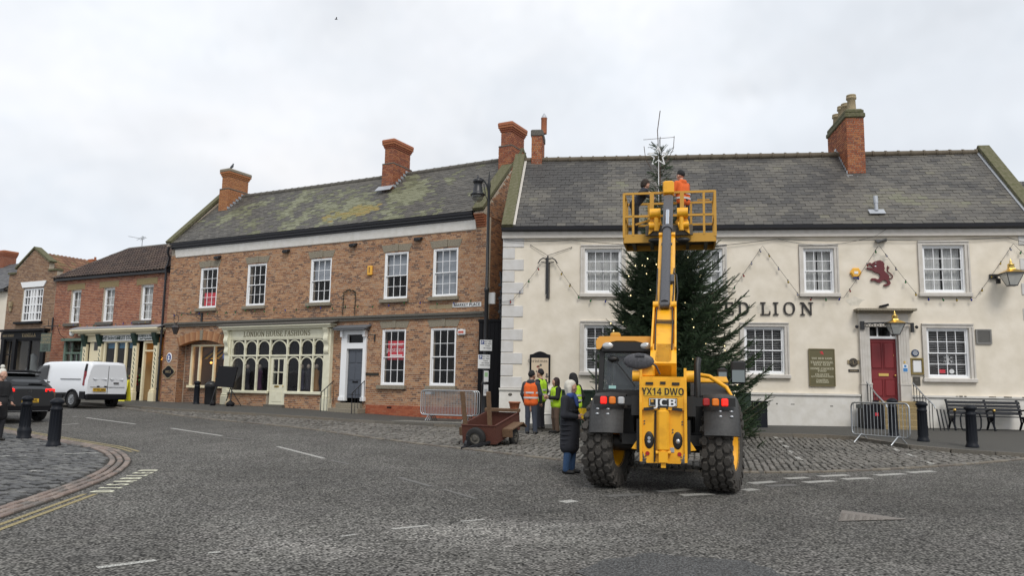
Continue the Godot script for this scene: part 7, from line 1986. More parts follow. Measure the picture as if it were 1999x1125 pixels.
# ---------------------------------------------------------------- spruce
const TREE := [Vector2(9, .05), Vector2(8.2, .10), Vector2(7.3, .2), Vector2(6.4, .3), Vector2(5.6, .55), Vector2(5.0, 1.05), Vector2(4.4, 1.45), Vector2(3.7, 1.75), Vector2(2.8, 2.1), Vector2(2.0, 2.4), Vector2(1.2, 2.6), Vector2(.6, 2.35), Vector2(0, 2)]
func make_tree():
	var at := on(4.18, -21.9)
	var t := thing("christmas_tree", "tall dark green spruce Christmas tree in front of the cream inn", "tree", at, 0)
	rng.seed = 77
	var H := 8.35
	var mb := MB.new()
	mb.tube([Vector3(0, 0, 0), Vector3(.02, 3, 0), Vector3(-.02, 6.5, 0), Vector3(-.03, H - .6, .0), Vector3(.0, H + .2, 0)], [.13, .10, .055, .02, .008], 8)
	obj("trunk", mb, mat("spruce_bark", lin(.09, .06, .04), .9), t)
	# one sprig: a twig with needles all round, unit length along +x
	var sp := MB.new()
	sp.tube([Vector3.ZERO, Vector3(1, 0, 0)], [.02, .006], 3, false)
	for k in 64:
		var x := .03 + .97 * k / 64.0
		var a := k * 2.4
		var up := Vector3(0, cos(a) * .8 + .35, sin(a)).normalized()
		var tip := Vector3(x + .13, 0, 0) + up * .155 * (1.0 - .45 * x)
		var w := Vector3(0, -up.z, up.y) * .014
		sp.tri(Vector3(x, 0, 0) - w, tip, Vector3(x + .01, 0, 0) + w)
	var sprig := sp.done()
	var xf := []; var cols := []
	var limbs := MB.new()
	var nl := 0
	var y := .75
	while y < H - .1:
		var f := clampf((H - .1 - y) / (H - 1.2), 0.0, 1.0)
		var r0 := 0.1
		for q in TREE.size() - 1:
			if y <= TREE[q].x and y > TREE[q + 1].x: r0 = remap(y, TREE[q].x, TREE[q + 1].x, TREE[q].y, TREE[q + 1].y)
		var nb := 11 + int(7.5 * f) if f > .34 else 5
		var ph := rng.randf() * TAU
		for b in nb:
			var az := ph + TAU * b / nb + rng.randf_range(-.2, .2)
			var r := r0 * rng.randf_range(.72, 1.16)
			if rng.randf() < .05: r *= 1.12
			r *= 1.0 + .12 * cos(az) - (.14 if cos(az) < -.3 else 0.0)
			var out := Vector3(cos(az), 0, sin(az)); var side := Vector3(-out.z, 0, out.x)
			var lift := lerpf(.9, -.16, pow(f, .6)) + rng.randf_range(-.1, .1)   # upper branches rise, lower ones sag
			var yb := y + rng.randf_range(-.12, .12)
			var pt := func(s: float) -> Vector3: return Vector3(0, yb, 0) + out * r * s + Vector3.UP * r * (lift * s - .30 * sin(s * PI * .62) * f * 1.2 + .26 * pow(s, 3.0))
			var bp := []
			for i in 6: bp.append(pt.call(i / 5.0))
			limbs.tube(bp, [.03 * f + .008, .026 * f + .007, .02 * f + .006, .014 * f + .005, .010, .004], 4, false)
			var n := maxi(2, int(r / .075))
			for i in n:
				var s := lerpf(.16 if f > .25 else .05, 1.0, (i + rng.randf() * .6) / n)
				var p: Vector3 = pt.call(s)
				var tan: Vector3 = (pt.call(minf(s + .05, 1.02)) - pt.call(s - .03)).normalized()
				var reach := (.20 + .55 * (1.0 - s)) * lerpf(.5, 1.0, f) * rng.randf_range(.75, 1.2)
				for sd in [-1, 1]:
					if f < .3 and rng.randf() < .72 - f: continue
					var dir: Vector3 = (tan * .75 + side * sd * rng.randf_range(.55, .95) + Vector3.UP * rng.randf_range(-.35, .22)).normalized()
					var len0 := clampf(reach, .16, .52)
					var m := 1 + int(len0 > .30)
					for q in m:
						var o: Vector3 = p + dir * len0 * .5 * q
						var dd: Vector3 = (dir + Vector3(rng.randf_range(-.25, .25), rng.randf_range(-.3, .1), rng.randf_range(-.25, .25))).normalized()
						_sprig(xf, cols, o, dd, clampf(len0 / m * 1.25, .17, .34), s)
					if len0 > .26:
						for e in [-1, 1]: _sprig(xf, cols, p + dir * len0 * .45, (dir + tan.cross(dir).cross(dir) * -.6 * e + Vector3.DOWN * .15).normalized(), .22, s)
				_sprig(xf, cols, p, tan, .24 if f > .2 else .14, s)
			_sprig(xf, cols, pt.call(.97), (out + Vector3.UP * .9).normalized(), .3 if f > .2 else .18, 1.0)
		y += lerpf(.20, .27, f)
	obj("limbs", limbs, mats.spruce_bark, t)
	var lm: StandardMaterial3D = leaf_mat().duplicate()
	lm.backlight = Color(.12, .12, .12); lm.roughness = .6
	multi(t, "crown", sprig, xf, cols, lm).set_meta("kind", "stuff")
	# lights wound through the branches
	var fl := thing("fairy_lights", "small warm white lights scattered through the spruce tree", "lights", at, 0)
	var bm := mat("fairy_bulb_glow", Color(1, .9, .6), .4)
	bm.emission_enabled = true; bm.emission = Color(1, .92, .7); bm.emission_energy_multiplier = 1.6
	mb = MB.new(); mb.ball(Vector3.ZERO, Vector3(.015, .02, .015), 6, 4)
	var bulb := mb.done()
	for k in 48:
		var hh := rng.randf_range(1.0, 4.9); var f := (H - hh) / (H - 1.2)
		var az := rng.randf_range(.2, PI - .2); var r := 2.3 * f * rng.randf_range(.75, 1.0)
		inst("bulb", bulb, bm, fl, xf_at(Vector3(cos(az) * r, hh, sin(az) * r)))
	# star
	var st := thing("tree_star", "open white star frame at the very top of the spruce", "star", at + Vector3(-.08, H - .42, .12), -.15)
	mb = MB.new()
	for k in 5:
		var a := PI / 2 + TAU * k / 5.0
		for e in [-1, 1]:
			var a2: float = a + e * PI / 5.0
			mb.bar(Vector3(cos(a) * .30, sin(a) * .30, 0), Vector3(cos(a2) * .12, sin(a2) * .12, 0), .03, .03)
	obj("star_frame", mb, mats.white_sign, st)
	mb = MB.new(); mb.tube([Vector3(0, -1.5, 0), Vector3(.01, .3, 0)], .014, 5); obj("star_pole", mb, mats.white_sign, st)
	mb = MB.new(); mb.tube([Vector3(-.42, .5, 0), Vector3(.45, .55, 0)], .007, 4); mb.tube([Vector3(.45, .58, 0), Vector3(.42, .2, .05), Vector3(.2, -.25, .1)], .009, 4); mb.tube([Vector3(-.40, .3, 0), Vector3(-.36, -.1, .1), Vector3(-.2, -.4, .1)], .009, 4); mb.tube([Vector3(.0, .3, .0), Vector3(-.02, .75, 0), Vector3(.06, 1.35, 0)], .012, 4); obj("leader_twigs", mb, mats.spruce_bark, st)

func _sprig(xf: Array, cols: Array, p: Vector3, d: Vector3, l: float, s: float):
	var zz := d.cross(Vector3.UP)
	zz = zz.normalized() if zz.length() > .01 else Vector3.BACK
	xf.append(Transform3D(Basis(d, zz.cross(d), zz).scaled_local(Vector3.ONE * l), p))
	var k := rng.randf_range(.7, 1.8)
	cols.append(Color(.032 * k, .058 * k, .026 * k) if rng.randf() > .16 else Color(.05 * k, .082 * k, .034 * k))

# ---------------------------------------------------------------- people
# caps: [a, b, ra, rb]; blends tapered capsules and meshes the field as surface nets
func sdf_into(mb: MB, caps: Array, cell: float, k: float):
	var lo := Vector3(1e9, 1e9, 1e9); var hi := -lo
	for c in caps:
		var r: float = maxf(c[2], c[3]) + cell * 2.5
		lo = lo.min(c[0] - Vector3.ONE * r).min(c[1] - Vector3.ONE * r); hi = hi.max(c[0] + Vector3.ONE * r).max(c[1] + Vector3.ONE * r)
	var nx := int((hi.x - lo.x) / cell) + 2; var ny := int((hi.y - lo.y) / cell) + 2; var nz := int((hi.z - lo.z) / cell) + 2
	var f := PackedFloat32Array()
	f.resize(nx * ny * nz); f.fill(1.0)
	for c in caps:
		var a: Vector3 = c[0]; var b: Vector3 = c[1]; var ra: float = c[2]; var rb: float = c[3]
		var ab := b - a; var l2 := maxf(ab.length_squared(), 1e-9)
		var pad := maxf(ra, rb) + cell * 2.2 + k
		var p0 := (a.min(b) - Vector3.ONE * pad - lo) / cell; var p1 := (a.max(b) + Vector3.ONE * pad - lo) / cell
		for z in range(maxi(0, int(p0.z)), mini(nz, int(p1.z) + 1)):
			for y in range(maxi(0, int(p0.y)), mini(ny, int(p1.y) + 1)):
				var at := (z * ny + y) * nx
				for x in range(maxi(0, int(p0.x)), mini(nx, int(p1.x) + 1)):
					var p := lo + Vector3(x, y, z) * cell
					var t := clampf((p - a).dot(ab) / l2, 0.0, 1.0)
					var d := (p - a - ab * t).length() - ra - (rb - ra) * t
					var o := f[at + x]
					var h := clampf(.5 + .5 * (o - d) / k, 0.0, 1.0)
					f[at + x] = lerpf(o, d, h) - k * h * (1.0 - h)
	var vid := {}
	var sxy := nx * ny
	var offs := [0, 1, nx, nx + 1, sxy, sxy + 1, sxy + nx, sxy + nx + 1]
	for z in nz - 1:
		for y in ny - 1:
			for x in nx - 1:
				var i := z * sxy + y * nx + x
				var m := 0
				for q in 8:
					if f[i + offs[q]] < 0.0: m += 1
				if m == 0 or m == 8: continue
				var s := Vector3.ZERO; var n := 0
				for q in 8:
					for ax in [1, 2, 4]:
						if q & ax: continue
						var d0 := f[i + offs[q]]; var d1 := f[i + offs[q | ax]]
						if (d0 < 0.0) == (d1 < 0.0): continue
						var u := d0 / (d0 - d1)
						s += Vector3(q & 1, (q >> 1) & 1, q >> 2) + Vector3(u if ax == 1 else 0.0, u if ax == 2 else 0.0, u if ax == 4 else 0.0); n += 1
				vid[i] = lo + (Vector3(x, y, z) + s / n) * cell
	mb.smooth = 0
	for i in vid:
		for e in [[1, nx, sxy], [nx, sxy, 1], [sxy, 1, nx]]:
			var j: int = i + e[0]
			if j >= f.size() or (f[i] < 0.0) == (f[j] < 0.0): continue
			var v0 = vid.get(i - e[1] - e[2]); var v1 = vid.get(i - e[2]); var v3 = vid.get(i - e[1])
			if v0 == null or v1 == null or v3 == null: continue
			if f[i] < 0.0: mb.quad(v0, v3, vid[i], v1)
			else: mb.quad(v0, v1, vid[i], v3)

func hand_caps(w: Vector3, dir: Vector3, palm: Vector3, thumb_side: Vector3, curl: float) -> Array:
	var out := []
	var side := dir.cross(palm).normalized()
	if side.dot(thumb_side) < 0: side = -side
	out.append([w, w + dir * .075 + side * .015, .024, .026]); out.append([w + dir * .02 - side * .02, w + dir * .075 - side * .025, .02, .018])
	for i in 4:
		var k := w + dir * .085 + side * (.032 - .021 * i)
		var l: float = [.042, .048, .045, .034][i]
		var d1 := (dir + palm * curl).normalized(); var d2 := (dir * (1.0 - curl) + palm * curl * 1.6).normalized()
		out.append([k, k + d1 * l, .0105, .0095]); out.append([k + d1 * l, k + d1 * l + d2 * l * .9, .0095, .008])
	out.append([w + dir * .03 + side * .03, w + dir * .07 + side * .055 + palm * .012, .013, .011]); out.append([w + dir * .07 + side * .055 + palm * .012, w + dir * .10 + side * .05 + palm * .035, .011, .009])
	return out

# o: height, joints and colours; the figure faces local +z
func person(label: String, at: Vector3, turn: float, o: Dictionary) -> Node3D:
	var t := thing("person", label, "person", at, turn, o.get("group", ""))
	var s: float = o.get("h", 1.75) / 1.75
	var v := func(a: Array) -> Vector3: return Vector3(a[0], a[1], a[2]) * s
	var lean: Vector3 = v.call(o.get("lean", [0, 0, 0]))
	var hip: Vector3 = v.call([0, .93, 0]); var chest: Vector3 = v.call([0, 1.30, -.01]) + lean * .8; var neck: Vector3 = v.call([0, 1.47, -.01]) + lean
	var sh := [v.call([-.185, 1.40, -.01]) + lean, v.call([.185, 1.40, -.01]) + lean]
	var el := [v.call(o.get("el_l", [-.25, 1.12, -.04])), v.call(o.get("el_r", [.25, 1.12, -.04]))]
	var wr := [v.call(o.get("wr_l", [-.25, .86, .05])), v.call(o.get("wr_r", [.25, .86, .05]))]
	var kn := [v.call(o.get("kn_l", [-.10, .49, .02])), v.call(o.get("kn_r", [.10, .49, .02]))]
	var an := [v.call(o.get("an_l", [-.10, .08, -.02])), v.call(o.get("an_r", [.10, .08, -.02]))]
	var face := Vector3(0, o.get("nod", 0.0), 1).normalized().rotated(Vector3.UP, o.get("look", 0.0))
	var fside := Vector3.UP.cross(face).normalized(); var fup := face.cross(fside)
	var head: Vector3 = neck + (Vector3.UP * .16 + face * .035) * s
	var skin := mat("skin", lin(.50, .29, .21), .6)
	# body: head with face, neck, trunk, limbs and hands in one mesh
	var mb := MB.new()
	sdf_into(mb, [[hip, chest, .09, .10], [chest, neck, .08, .05], [neck, head, .05, .055], [sh[0], el[0], .04, .035], [el[0], wr[0], .035, .026], [sh[1], el[1], .04, .035], [el[1], wr[1], .035, .026], [hip, kn[0], .07, .05], [kn[0], an[0], .05, .035], [hip, kn[1], .07, .05], [kn[1], an[1], .05, .035], [sh[0], sh[1], .05, .05]], .024, .03)
	var H := func(x: float, y: float, z: float) -> Vector3: return head + (fside * x + fup * y + face * z) * s
	sdf_into(mb, [[H.call(0, .035, -.02), H.call(0, .03, .01), .092 * s, .088 * s], [H.call(0, -.04, .035), H.call(0, -.075, .045), .062 * s, .045 * s], [H.call(0, .01, .085), H.call(0, -.025, .108), .010, .014], [H.call(-.035, .028, .082), H.call(.035, .028, .082), .014, .014], [H.call(-.028, -.058, .085), H.call(.028, -.058, .085), .010, .010], [H.call(-.09, .01, -.005), H.call(-.092, -.025, -.008), .016, .012], [H.call(.09, .01, -.005), H.call(.092, -.025, -.008), .016, .012], [H.call(-.045, -.015, .06), H.call(.045, -.015, .06), .03, .03]], .011, .018)
	for i in 2:
		if o.get("hands", true):
			var d: Vector3 = (wr[i] - el[i]).normalized()
			var palm: Vector3 = o.get("palm", Vector3(0, -.3, 1)).normalized()
			palm = (palm - d * palm.dot(d)).normalized()
			sdf_into(mb, hand_caps(wr[i] - d * .01, d, palm, Vector3.UP + Vector3(1 - 2 * i, 0, 0) * .5, .5), .0075, .009)
	obj("body", mb, skin, t)
	mb = MB.new()
	for i in [-1, 1]: mb.ball(H.call(.033 * i, .012, .088), Vector3(.011, .007, .006), 8, 6)
	mb.ball(H.call(0, -.059, .094), Vector3(.022, .004, .004), 8, 4)
	obj("eyes_and_mouth", mb, mat("eye_dark", lin(.05, .03, .03), .4), t)
	# trousers
	var top: Color = o.top; var leg: Color = o.legs
	mb = MB.new()
	sdf_into(mb, [[hip + v.call([-.06, .04, -.015]), hip + v.call([.06, .04, -.015]), .115, .115], [hip + v.call([-.085, -.05, 0]), kn[0], .098, .074], [kn[0], an[0] + Vector3(0, .0, .005), .072, .064], [hip + v.call([.085, -.05, 0]), kn[1], .098, .074], [kn[1], an[1] + Vector3(0, .0, .005), .072, .064]], .02, .025)
	obj("trousers", mb, cloth("legs_%s" % leg, leg), t)
	mb = MB.new()
	for i in 2:
		var fd := Vector3(.08 * (2 * i - 1), 0, 1).normalized()
		var a: Vector3 = an[i]
		sdf_into(mb, [[a + Vector3(0, .02, 0), a + Vector3(0, -.02, 0), .055, .05], [Vector3(a.x, a.y - .035, a.z) - fd * .04, Vector3(a.x, a.y - .04, a.z) + fd * .15, .042, .036]], .014, .02)
	obj("shoes", mb, mat("shoe_black", lin(.015, .014, .013), .6), t)
	# jacket or coat
	mb = MB.new()
	var cap := [[hip + v.call([-.07, .02, -.01]), chest + v.call([-.075, 0, 0]), .128, .124], [hip + v.call([.07, .02, -.01]), chest + v.call([.075, 0, 0]), .128, .124], [sh[0] + v.call([.05, -.02, 0]), sh[1] + v.call([-.05, -.02, 0]), .09, .09], [chest, neck + v.call([0, -.01, 0]), .10, .062]]
	for i in 2: cap.append_array([[sh[i], el[i], .078, .062], [el[i], wr[i] - (wr[i] - el[i]).normalized() * .02, .060, .046]])
	var cl: float = o.get("coat", 0.0)
	if cl > 0: cap.append_array([[hip, hip + v.call([-.075, -cl, .0]), .17, .14], [hip, hip + v.call([.075, -cl, .0]), .17, .14], [hip + v.call([-.06, -cl, 0]), hip + v.call([.06, -cl, 0]), .125, .125]])
	if o.has("hood"): cap.append_array([[neck + v.call([-.06, .0, -.04]), neck + v.call([.06, .0, -.04]), .06, .06]])
	sdf_into(mb, cap, .02, .03)
	obj("coat" if cl > 0 else "jacket", mb, cloth("top_%s" % top, top), t)
	if cl > 0:   # quilted rings
		mb = MB.new()
		for k in 9:
			var yy := hip.y - cl * s + .04 + k * .085
			var rr := .185 if yy < hip.y else .18
			var ring := []
			for i in 17: ring.append(Vector3(cos(TAU * i / 16) * (rr + .02), yy, sin(TAU * i / 16) * rr * .78 - .005))
			if yy < chest.y - .1: mb.tube(ring, .012, 5, false)
		obj("quilting", mb, cloth("top_%s" % top, top), t)
	if o.has("vest"):
		mb = MB.new()
		sdf_into(mb, [[hip + v.call([-.075, -.03, -.01]), chest + v.call([-.08, .02, 0]), .132, .136], [hip + v.call([.075, -.03, -.01]), chest + v.call([.08, .02, 0]), .132, .136], [sh[0] + v.call([.075, .0, 0]), sh[1] + v.call([-.075, .0, 0]), .085, .085]], .02, .025)
		obj("hi_vis_vest", mb, cloth("vest_%s" % o.vest, o.vest), t)
	if o.has("vest") or o.has("bands"):
		mb = MB.new()
		for yy in o.get("bands", [1.02, 1.16]):
			var ring := []
			for i in 25: ring.append(Vector3(cos(TAU * i / 24) * .222, yy, sin(TAU * i / 24) * .152 - .01) * s + lean * clampf((yy - .95) / .5, 0, 1) * .9)
			var r2 := []
			for p in ring: r2.append([p + Vector3(0, .025, 0), p - Vector3(0, .025, 0)])
			if mb.n: obj("reflective_band", mb, mat("reflective", lin(.55, .56, .55), .35), t); mb = MB.new()
			for i in 24: mb.quad(r2[i][0], r2[i][1], r2[i + 1][1], r2[i + 1][0])
		obj("reflective_band", mb, mat("reflective", lin(.55, .56, .55), .35), t)
	var hs := MB.new()
	match o.get("head", "beanie"):
		"beanie":
			sdf_into(hs, [[H.call(0, .062, -.022), H.call(0, .085, -.02), .101 * s, .088 * s], [H.call(0, .05, -.045), H.call(0, .04, -.05), .085 * s, .08 * s]], .012, .02)
			obj("beanie", hs, cloth("hat_%s" % o.hat, o.hat), t)
			if o.get("pompom", false):
				hs = MB.new(); hs.ball(H.call(0, .21, -.03), Vector3.ONE * .05, 10, 8); obj("pompom", hs, cloth("hat_%s" % o.hat, o.hat), t)
		"hair":
			var hl: float = o.get("hair_len", .0)
			sdf_into(hs, [[H.call(0, .05, -.03), H.call(0, .055, -.01), .106 * s, .098 * s], [H.call(-.07, .0, -.03), H.call(-.075, -.05 - hl, -.02), .05, .04], [H.call(.07, .0, -.03), H.call(.075, -.05 - hl, -.02), .05, .04], [H.call(0, 0, -.07), H.call(0, -.06 - hl, -.06), .07, .055]], .012, .02)
			obj("hair", hs, cloth("hair_%s" % o.hat, o.hat), t)
		"hood":
			sdf_into(hs, [[H.call(0, .05, -.035), H.call(0, .04, -.01), .117 * s, .10 * s], [H.call(0, -.02, -.06), H.call(0, -.12, -.06), .10 * s, .09 * s], [H.call(-.08, .03, .0), H.call(-.075, -.1, .0), .038, .04], [H.call(.08, .03, .0), H.call(.075, -.1, .0), .038, .04]], .013, .02)
			obj("hood", hs, cloth("hat_%s" % o.hat, o.hat), t)
	return t

func cloth(nm: String, c: Color) -> StandardMaterial3D:
	var fresh := not mats.has(nm)
	var m := mat(nm, c.linear_to_srgb(), .85)
	if fresh:
		grain(m, mats.g3, 2.5, false)
		m.rim_enabled = true; m.rim = .2
	return m

func make_people():
	var navy := Color(.018, .02, .03); var black := Color(.012, .012, .014)
	# in the raised platform
	var tl: Node3D = get_node("telehandler")
	var p := func(x: float, z: float) -> Vector3: return tl.transform * Vector3(x, 5.44, z)
	person("worker in dark clothes bending forward at the left of the raised platform", p.call(-.90, -7.3), tl.rotation.y + 1.75, {"h": 1.72, "top": navy, "legs": black, "hat": Color(.03, .02, .015), "head": "hair", "lean": [0, -.12, .26], "nod": -.5, "el_l": [-.28, 1.2, .12], "wr_l": [-.16, 1.12, .36], "el_r": [.28, 1.26, .14], "wr_r": [.12, 1.28, .34], "hood": 1})
	person("worker in an orange jacket and black beanie at the right of the raised platform", p.call(.33, -7.35), tl.rotation.y - 2.3, {"h": 1.80, "top": Color(.75, .13, .02), "legs": black, "hat": black, "lean": [0, 0, .05], "nod": -.2, "el_l": [-.27, 1.18, .1], "wr_l": [-.12, 1.20, .33], "el_r": [.27, 1.18, .1], "wr_r": [.1, 1.16, .33], "bands": [1.02, 1.15], "hood": 1})
	# on the pavement by the inn
	person("man in an orange vest and dark beanie standing with his back to the road", on(.60, -22.6, .02), PI - .35, {"h": 1.76, "top": Color(.04, .045, .055), "legs": Color(.045, .055, .08), "hat": black, "vest": Color(.85, .14, .02), "look": -.3, "el_l": [-.27, 1.12, .02], "wr_l": [-.24, .88, .14], "el_r": [.27, 1.12, .02], "wr_r": [.24, .88, .14], "an_l": [-.13, .08, 0], "an_r": [.12, .08, .05], "hood": 1})
	person("person in a lime vest mostly hidden behind the man in orange", on(.90, -23.5, .11), PI + .9, {"h": 1.72, "top": navy, "legs": navy, "hat": black, "vest": Color(.45, .75, .03)})
	person("short person in a lime vest and brown hood facing the man in orange", on(1.32, -22.95, .05), -1.2, {"h": 1.54, "top": black, "legs": Color(.13, .085, .06), "hat": Color(.035, .02, .02), "vest": Color(.50, .80, .03), "head": "hood", "el_l": [-.27, 1.12, .06], "wr_l": [-.08, 1.16, .26], "el_r": [.27, 1.12, .06], "wr_r": [.08, 1.12, .28], "hood": 1})
	person("hooded person in a black jacket and lime vest behind the white haired woman", on(1.74, -21.3, .03), -2.5, {"h": 1.72, "top": black, "legs": black, "hat": black, "vest": Color(.50, .80, .03), "head": "hood", "nod": -.45, "lean": [0, -.02, .08], "hood": 1})
	# beside the telehandler
	var w := person("white haired woman in a long navy quilted coat beside the telehandler", on(1.08, -14.35), 1.0, {"h": 1.63, "top": Color(.014, .016, .024), "legs": Color(.03, .075, .17), "hat": Color(.66, .63, .56), "head": "hair", "hair_len": .05, "coat": .42, "look": .3, "el_l": [-.27, 1.10, .02], "wr_l": [-.1, 1.08, .22], "el_r": [.27, 1.10, .0], "wr_r": [.14, 1.05, .22]})
	var mb := MB.new(); sdf_into(mb, [[Vector3(-.06, 1.37, .03), Vector3(.06, 1.37, .03), .065, .065], [Vector3(.03, 1.33, .09), Vector3(.04, 1.2, .13), .04, .03]], .014, .02); obj("scarf", mb, cloth("scarf_blue", Color(.04, .08, .28)), w)
	var fo := thing("yellow_folder", "bright yellow folder held by the white haired woman", "folder", w.transform * Vector3(.06, .99, .27), .75)
	mb = MB.new(); mb.box(Vector3(0, .07, .02), Vector3(.27, .2, .025), Basis(Vector3.RIGHT, -.5)); mb.box(Vector3(0, .075, .04), Vector3(.25, .18, .012), Basis(Vector3.RIGHT, -.5)); obj("cover", mb, mat("folder_yellow", lin(.70, .46, .02), .5), fo)
	# at the left edge
	person("woman in a white pompom hat and black quilted coat at the left edge", on(-12.12, -18.95, .02), 1.2, {"h": 1.66, "top": black, "legs": Color(.02, .02, .025), "hat": Color(.72, .70, .64), "pompom": true, "coat": .3, "el_l": [-.27, 1.1, .02], "wr_l": [-.2, .95, .18], "el_r": [.27, 1.1, .02], "wr_r": [.2, .95, .18]})

# ---------------------------------------------------------------- vehicles
# ring of a car body: half width and height at sill, waist, roof shoulder; nose points to -z
func body_ring(z: float, yb: float, wb: float, yw: float, ww: float, yr: float, wr: float) -> Array:
	var r := [Vector3(wb - .06, yb, z), Vector3(wb, yb + .08, z), Vector3(ww, lerpf(yb, yw, .55), z), Vector3(ww - .01, yw, z), Vector3(lerpf(ww, wr, .55), lerpf(yw, yr, .55), z), Vector3(wr, yr - .10, z), Vector3(wr - .06, yr - .025, z), Vector3(wr * .55, yr, z)]
	var out := []
	for p in r: out.append(p)
	for i in r.size(): out.append(Vector3(-r[r.size() - 1 - i].x, r[r.size() - 1 - i].y, z))
	return out

func road_wheel(parent: Node3D, at: Vector3, R: float, W: float, side: float, rimc: Material):
	var w := group_node("wheel", parent)
	w.position = at
	var ax := Basis(Vector3.BACK, -PI / 2 * side)
	var mb := MB.new(); mb.lathe([Vector2(R * .6, -W * .5), Vector2(R - .03, -W * .5), Vector2(R, -W * .38), Vector2(R, W * .38), Vector2(R - .03, W * .5), Vector2(R * .62, W * .5)], Vector3.ZERO, 24, ax, 0, false); obj("tyre", mb, mats.rubber, w)
	mb = MB.new(); mb.lathe([Vector2(R * .62, W * .3), Vector2(R * .64, W * .46), Vector2(R * .60, W * .48), Vector2(R * .55, W * .36), Vector2(.05, W * .30)], Vector3.ZERO, 20, ax)
	for k in 10:
		var a := TAU * k / 10.0
		mb.bar(Vector3(W * .42 * side, cos(a) * .05, sin(a) * .05), Vector3(W * .42 * side, cos(a) * R * .58, sin(a) * R * .58), .035, .03)
	obj("rim", mb, rimc, w)

func make_vehicles():
	var hd := 1.0755   # along the street to the left: nose towards (-.88, -.475)
	var van := thing("parked_van", "white panel van parked in front of the cream fruit shop", "van", on(-18.15, -33.1), hd)
	var wp := mat("van_white", lin(.74, .76, .79), .25)
	wp.clearcoat_enabled = true; wp.clearcoat = .5
	var mb := MB.new()
	mb.loft([body_ring(2.20, .42, .80, 1.10, .86, 1.72, .70), body_ring(2.16, .36, .86, 1.10, .90, 1.80, .76), body_ring(2.05, .34, .89, 1.08, .92, 1.84, .79), body_ring(.6, .34, .90, 1.06, .92, 1.86, .80), body_ring(-.55, .34, .90, 1.04, .92, 1.85, .79), body_ring(-.95, .34, .90, 1.02, .92, 1.80, .77), body_ring(-1.25, .34, .90, 1.0, .91, 1.60, .76), body_ring(-1.62, .34, .90, .98, .90, 1.15, .80), body_ring(-1.95, .36, .86, .86, .86, .96, .76), body_ring(-2.2, .40, .72, .70, .74, .78, .6)], true, true, true, 0)
	obj("body", mb, wp, van)
	mb = MB.new()
	for s in [-1, 1]:
		mb.quad(Vector3(.925 * s, 1.10, -1.55), Vector3(.85 * s, 1.66, -1.05), Vector3(.845 * s, 1.70, -.38), Vector3(.93 * s, 1.10, -.38))
		mb.quad(Vector3(.935 * s, .42, -.95), Vector3(.935 * s, .56, -.95), Vector3(.935 * s, .60, 1.0), Vector3(.935 * s, .42, 1.0))
	mb.quad(Vector3(-.72, 1.2, -1.66), Vector3(-.68, 1.68, -1.2), Vector3(.68, 1.68, -1.2), Vector3(.72, 1.2, -1.66))
	obj("side_window", mb, mats.dark_glass, van)
	mb = MB.new()
	mb.cbox(Vector3(0, .44, 2.16), Vector3(1.78, .24, .16), .04)
	for s in [-1, 1]:
		mb.box(Vector3(.93 * s, .45, -.0), Vector3(.03, .16, 1.6)); mb.box(Vector3(.905 * s, .50, 1.98), Vector3(.05, .30, .32), Basis(Vector3.RIGHT, -.3 * 0)); mb.bar(Vector3(.93 * s, .70, -.30), Vector3(.93 * s, 1.72 - .02, -.34), .006, .012)
		mb.cbox(Vector3(1.02 * s, 1.14, -1.15), Vector3(.2, .2, .1), .03); mb.box(Vector3(.935 * s, 1.0, -.25), Vector3(.03, .04, .17)); mb.box(Vector3(.935 * s, 1.0, -.6), Vector3(.03, .04, .17)); mb.box(Vector3(.933 * s, 1.13, 1.2), Vector3(.012, .025, 1.3))
		for z in [1.35, -1.35]:
			var arch := []
			for k in 11: arch.append(Vector3(.915 * s, .33 + sin(PI * k / 10.0) * .37, z + cos(PI * k / 10.0) * .37))
			mb.tube(arch, .05, 6)
	mb.box(Vector3(0, 1.05, 2.205), Vector3(.012, 1.25, .012)); mb.box(Vector3(.36, 1.0, 2.225), Vector3(.22, .045, .03)); mb.box(Vector3(-.10, .86, 2.23), Vector3(.10, .04, .03)); mb.box(Vector3(-.42, .86, 2.23), Vector3(.10, .04, .03)); mb.box(Vector3(.0, .83, 2.215), Vector3(1.5, .012, .008)); mb.box(Vector3(-.1, 1.875, 1.6), Vector3(.02, .02, .5))
	obj("black_trim", mb, mats.black_paint, van)
	for s in [-1, 1]:
		mb = MB.new(); mb.cbox(Vector3(-.36 * s, 1.38, 2.155), Vector3(.62, .50, .05), .05, Basis(Vector3.RIGHT, -.12)); obj("door_panel", mb, wp, van)
		mb = MB.new(); mb.loft([[Vector3(.885 * s, .88, 2.12), Vector3(.935 * s, .88, 2.05), Vector3(.92 * s, .90, 1.95)], [Vector3(.86 * s, 1.45, 2.10), Vector3(.91 * s, 1.45, 2.05), Vector3(.90 * s, 1.45, 1.98)]], true, true, true, -1); obj("tail_lamp", mb, mat("tail_red", lin(.20, .012, .018), .2), van)
		mb = MB.new(); mb.loft([[Vector3(.86 * s, 1.45, 2.10), Vector3(.91 * s, 1.45, 2.05), Vector3(.90 * s, 1.45, 1.98)], [Vector3(.80 * s, 1.74, 2.05), Vector3(.845 * s, 1.74, 2.02), Vector3(.84 * s, 1.74, 1.98)]], true, true, true, -1); obj("lamp_surround", mb, mats.black_paint, van)
	mb = MB.new(); mb.box(Vector3(-.36, .72, 2.235), Vector3(.55, .13, .012)); var pl := obj("number_plate", mb, mats.plate_yellow, van)
	text("plate_lettering", "YY16 JMV", .085, .004, mats.text_dark, pl, xf_at(Vector3(-.36, .72, 2.243)), "Droid Sans", true)
	for s in [-1, 1]:
		for z in [1.35, -1.35]: road_wheel(van, Vector3(.82 * s, .33, z), .33, .22, s, mats.lamp_metal_light)
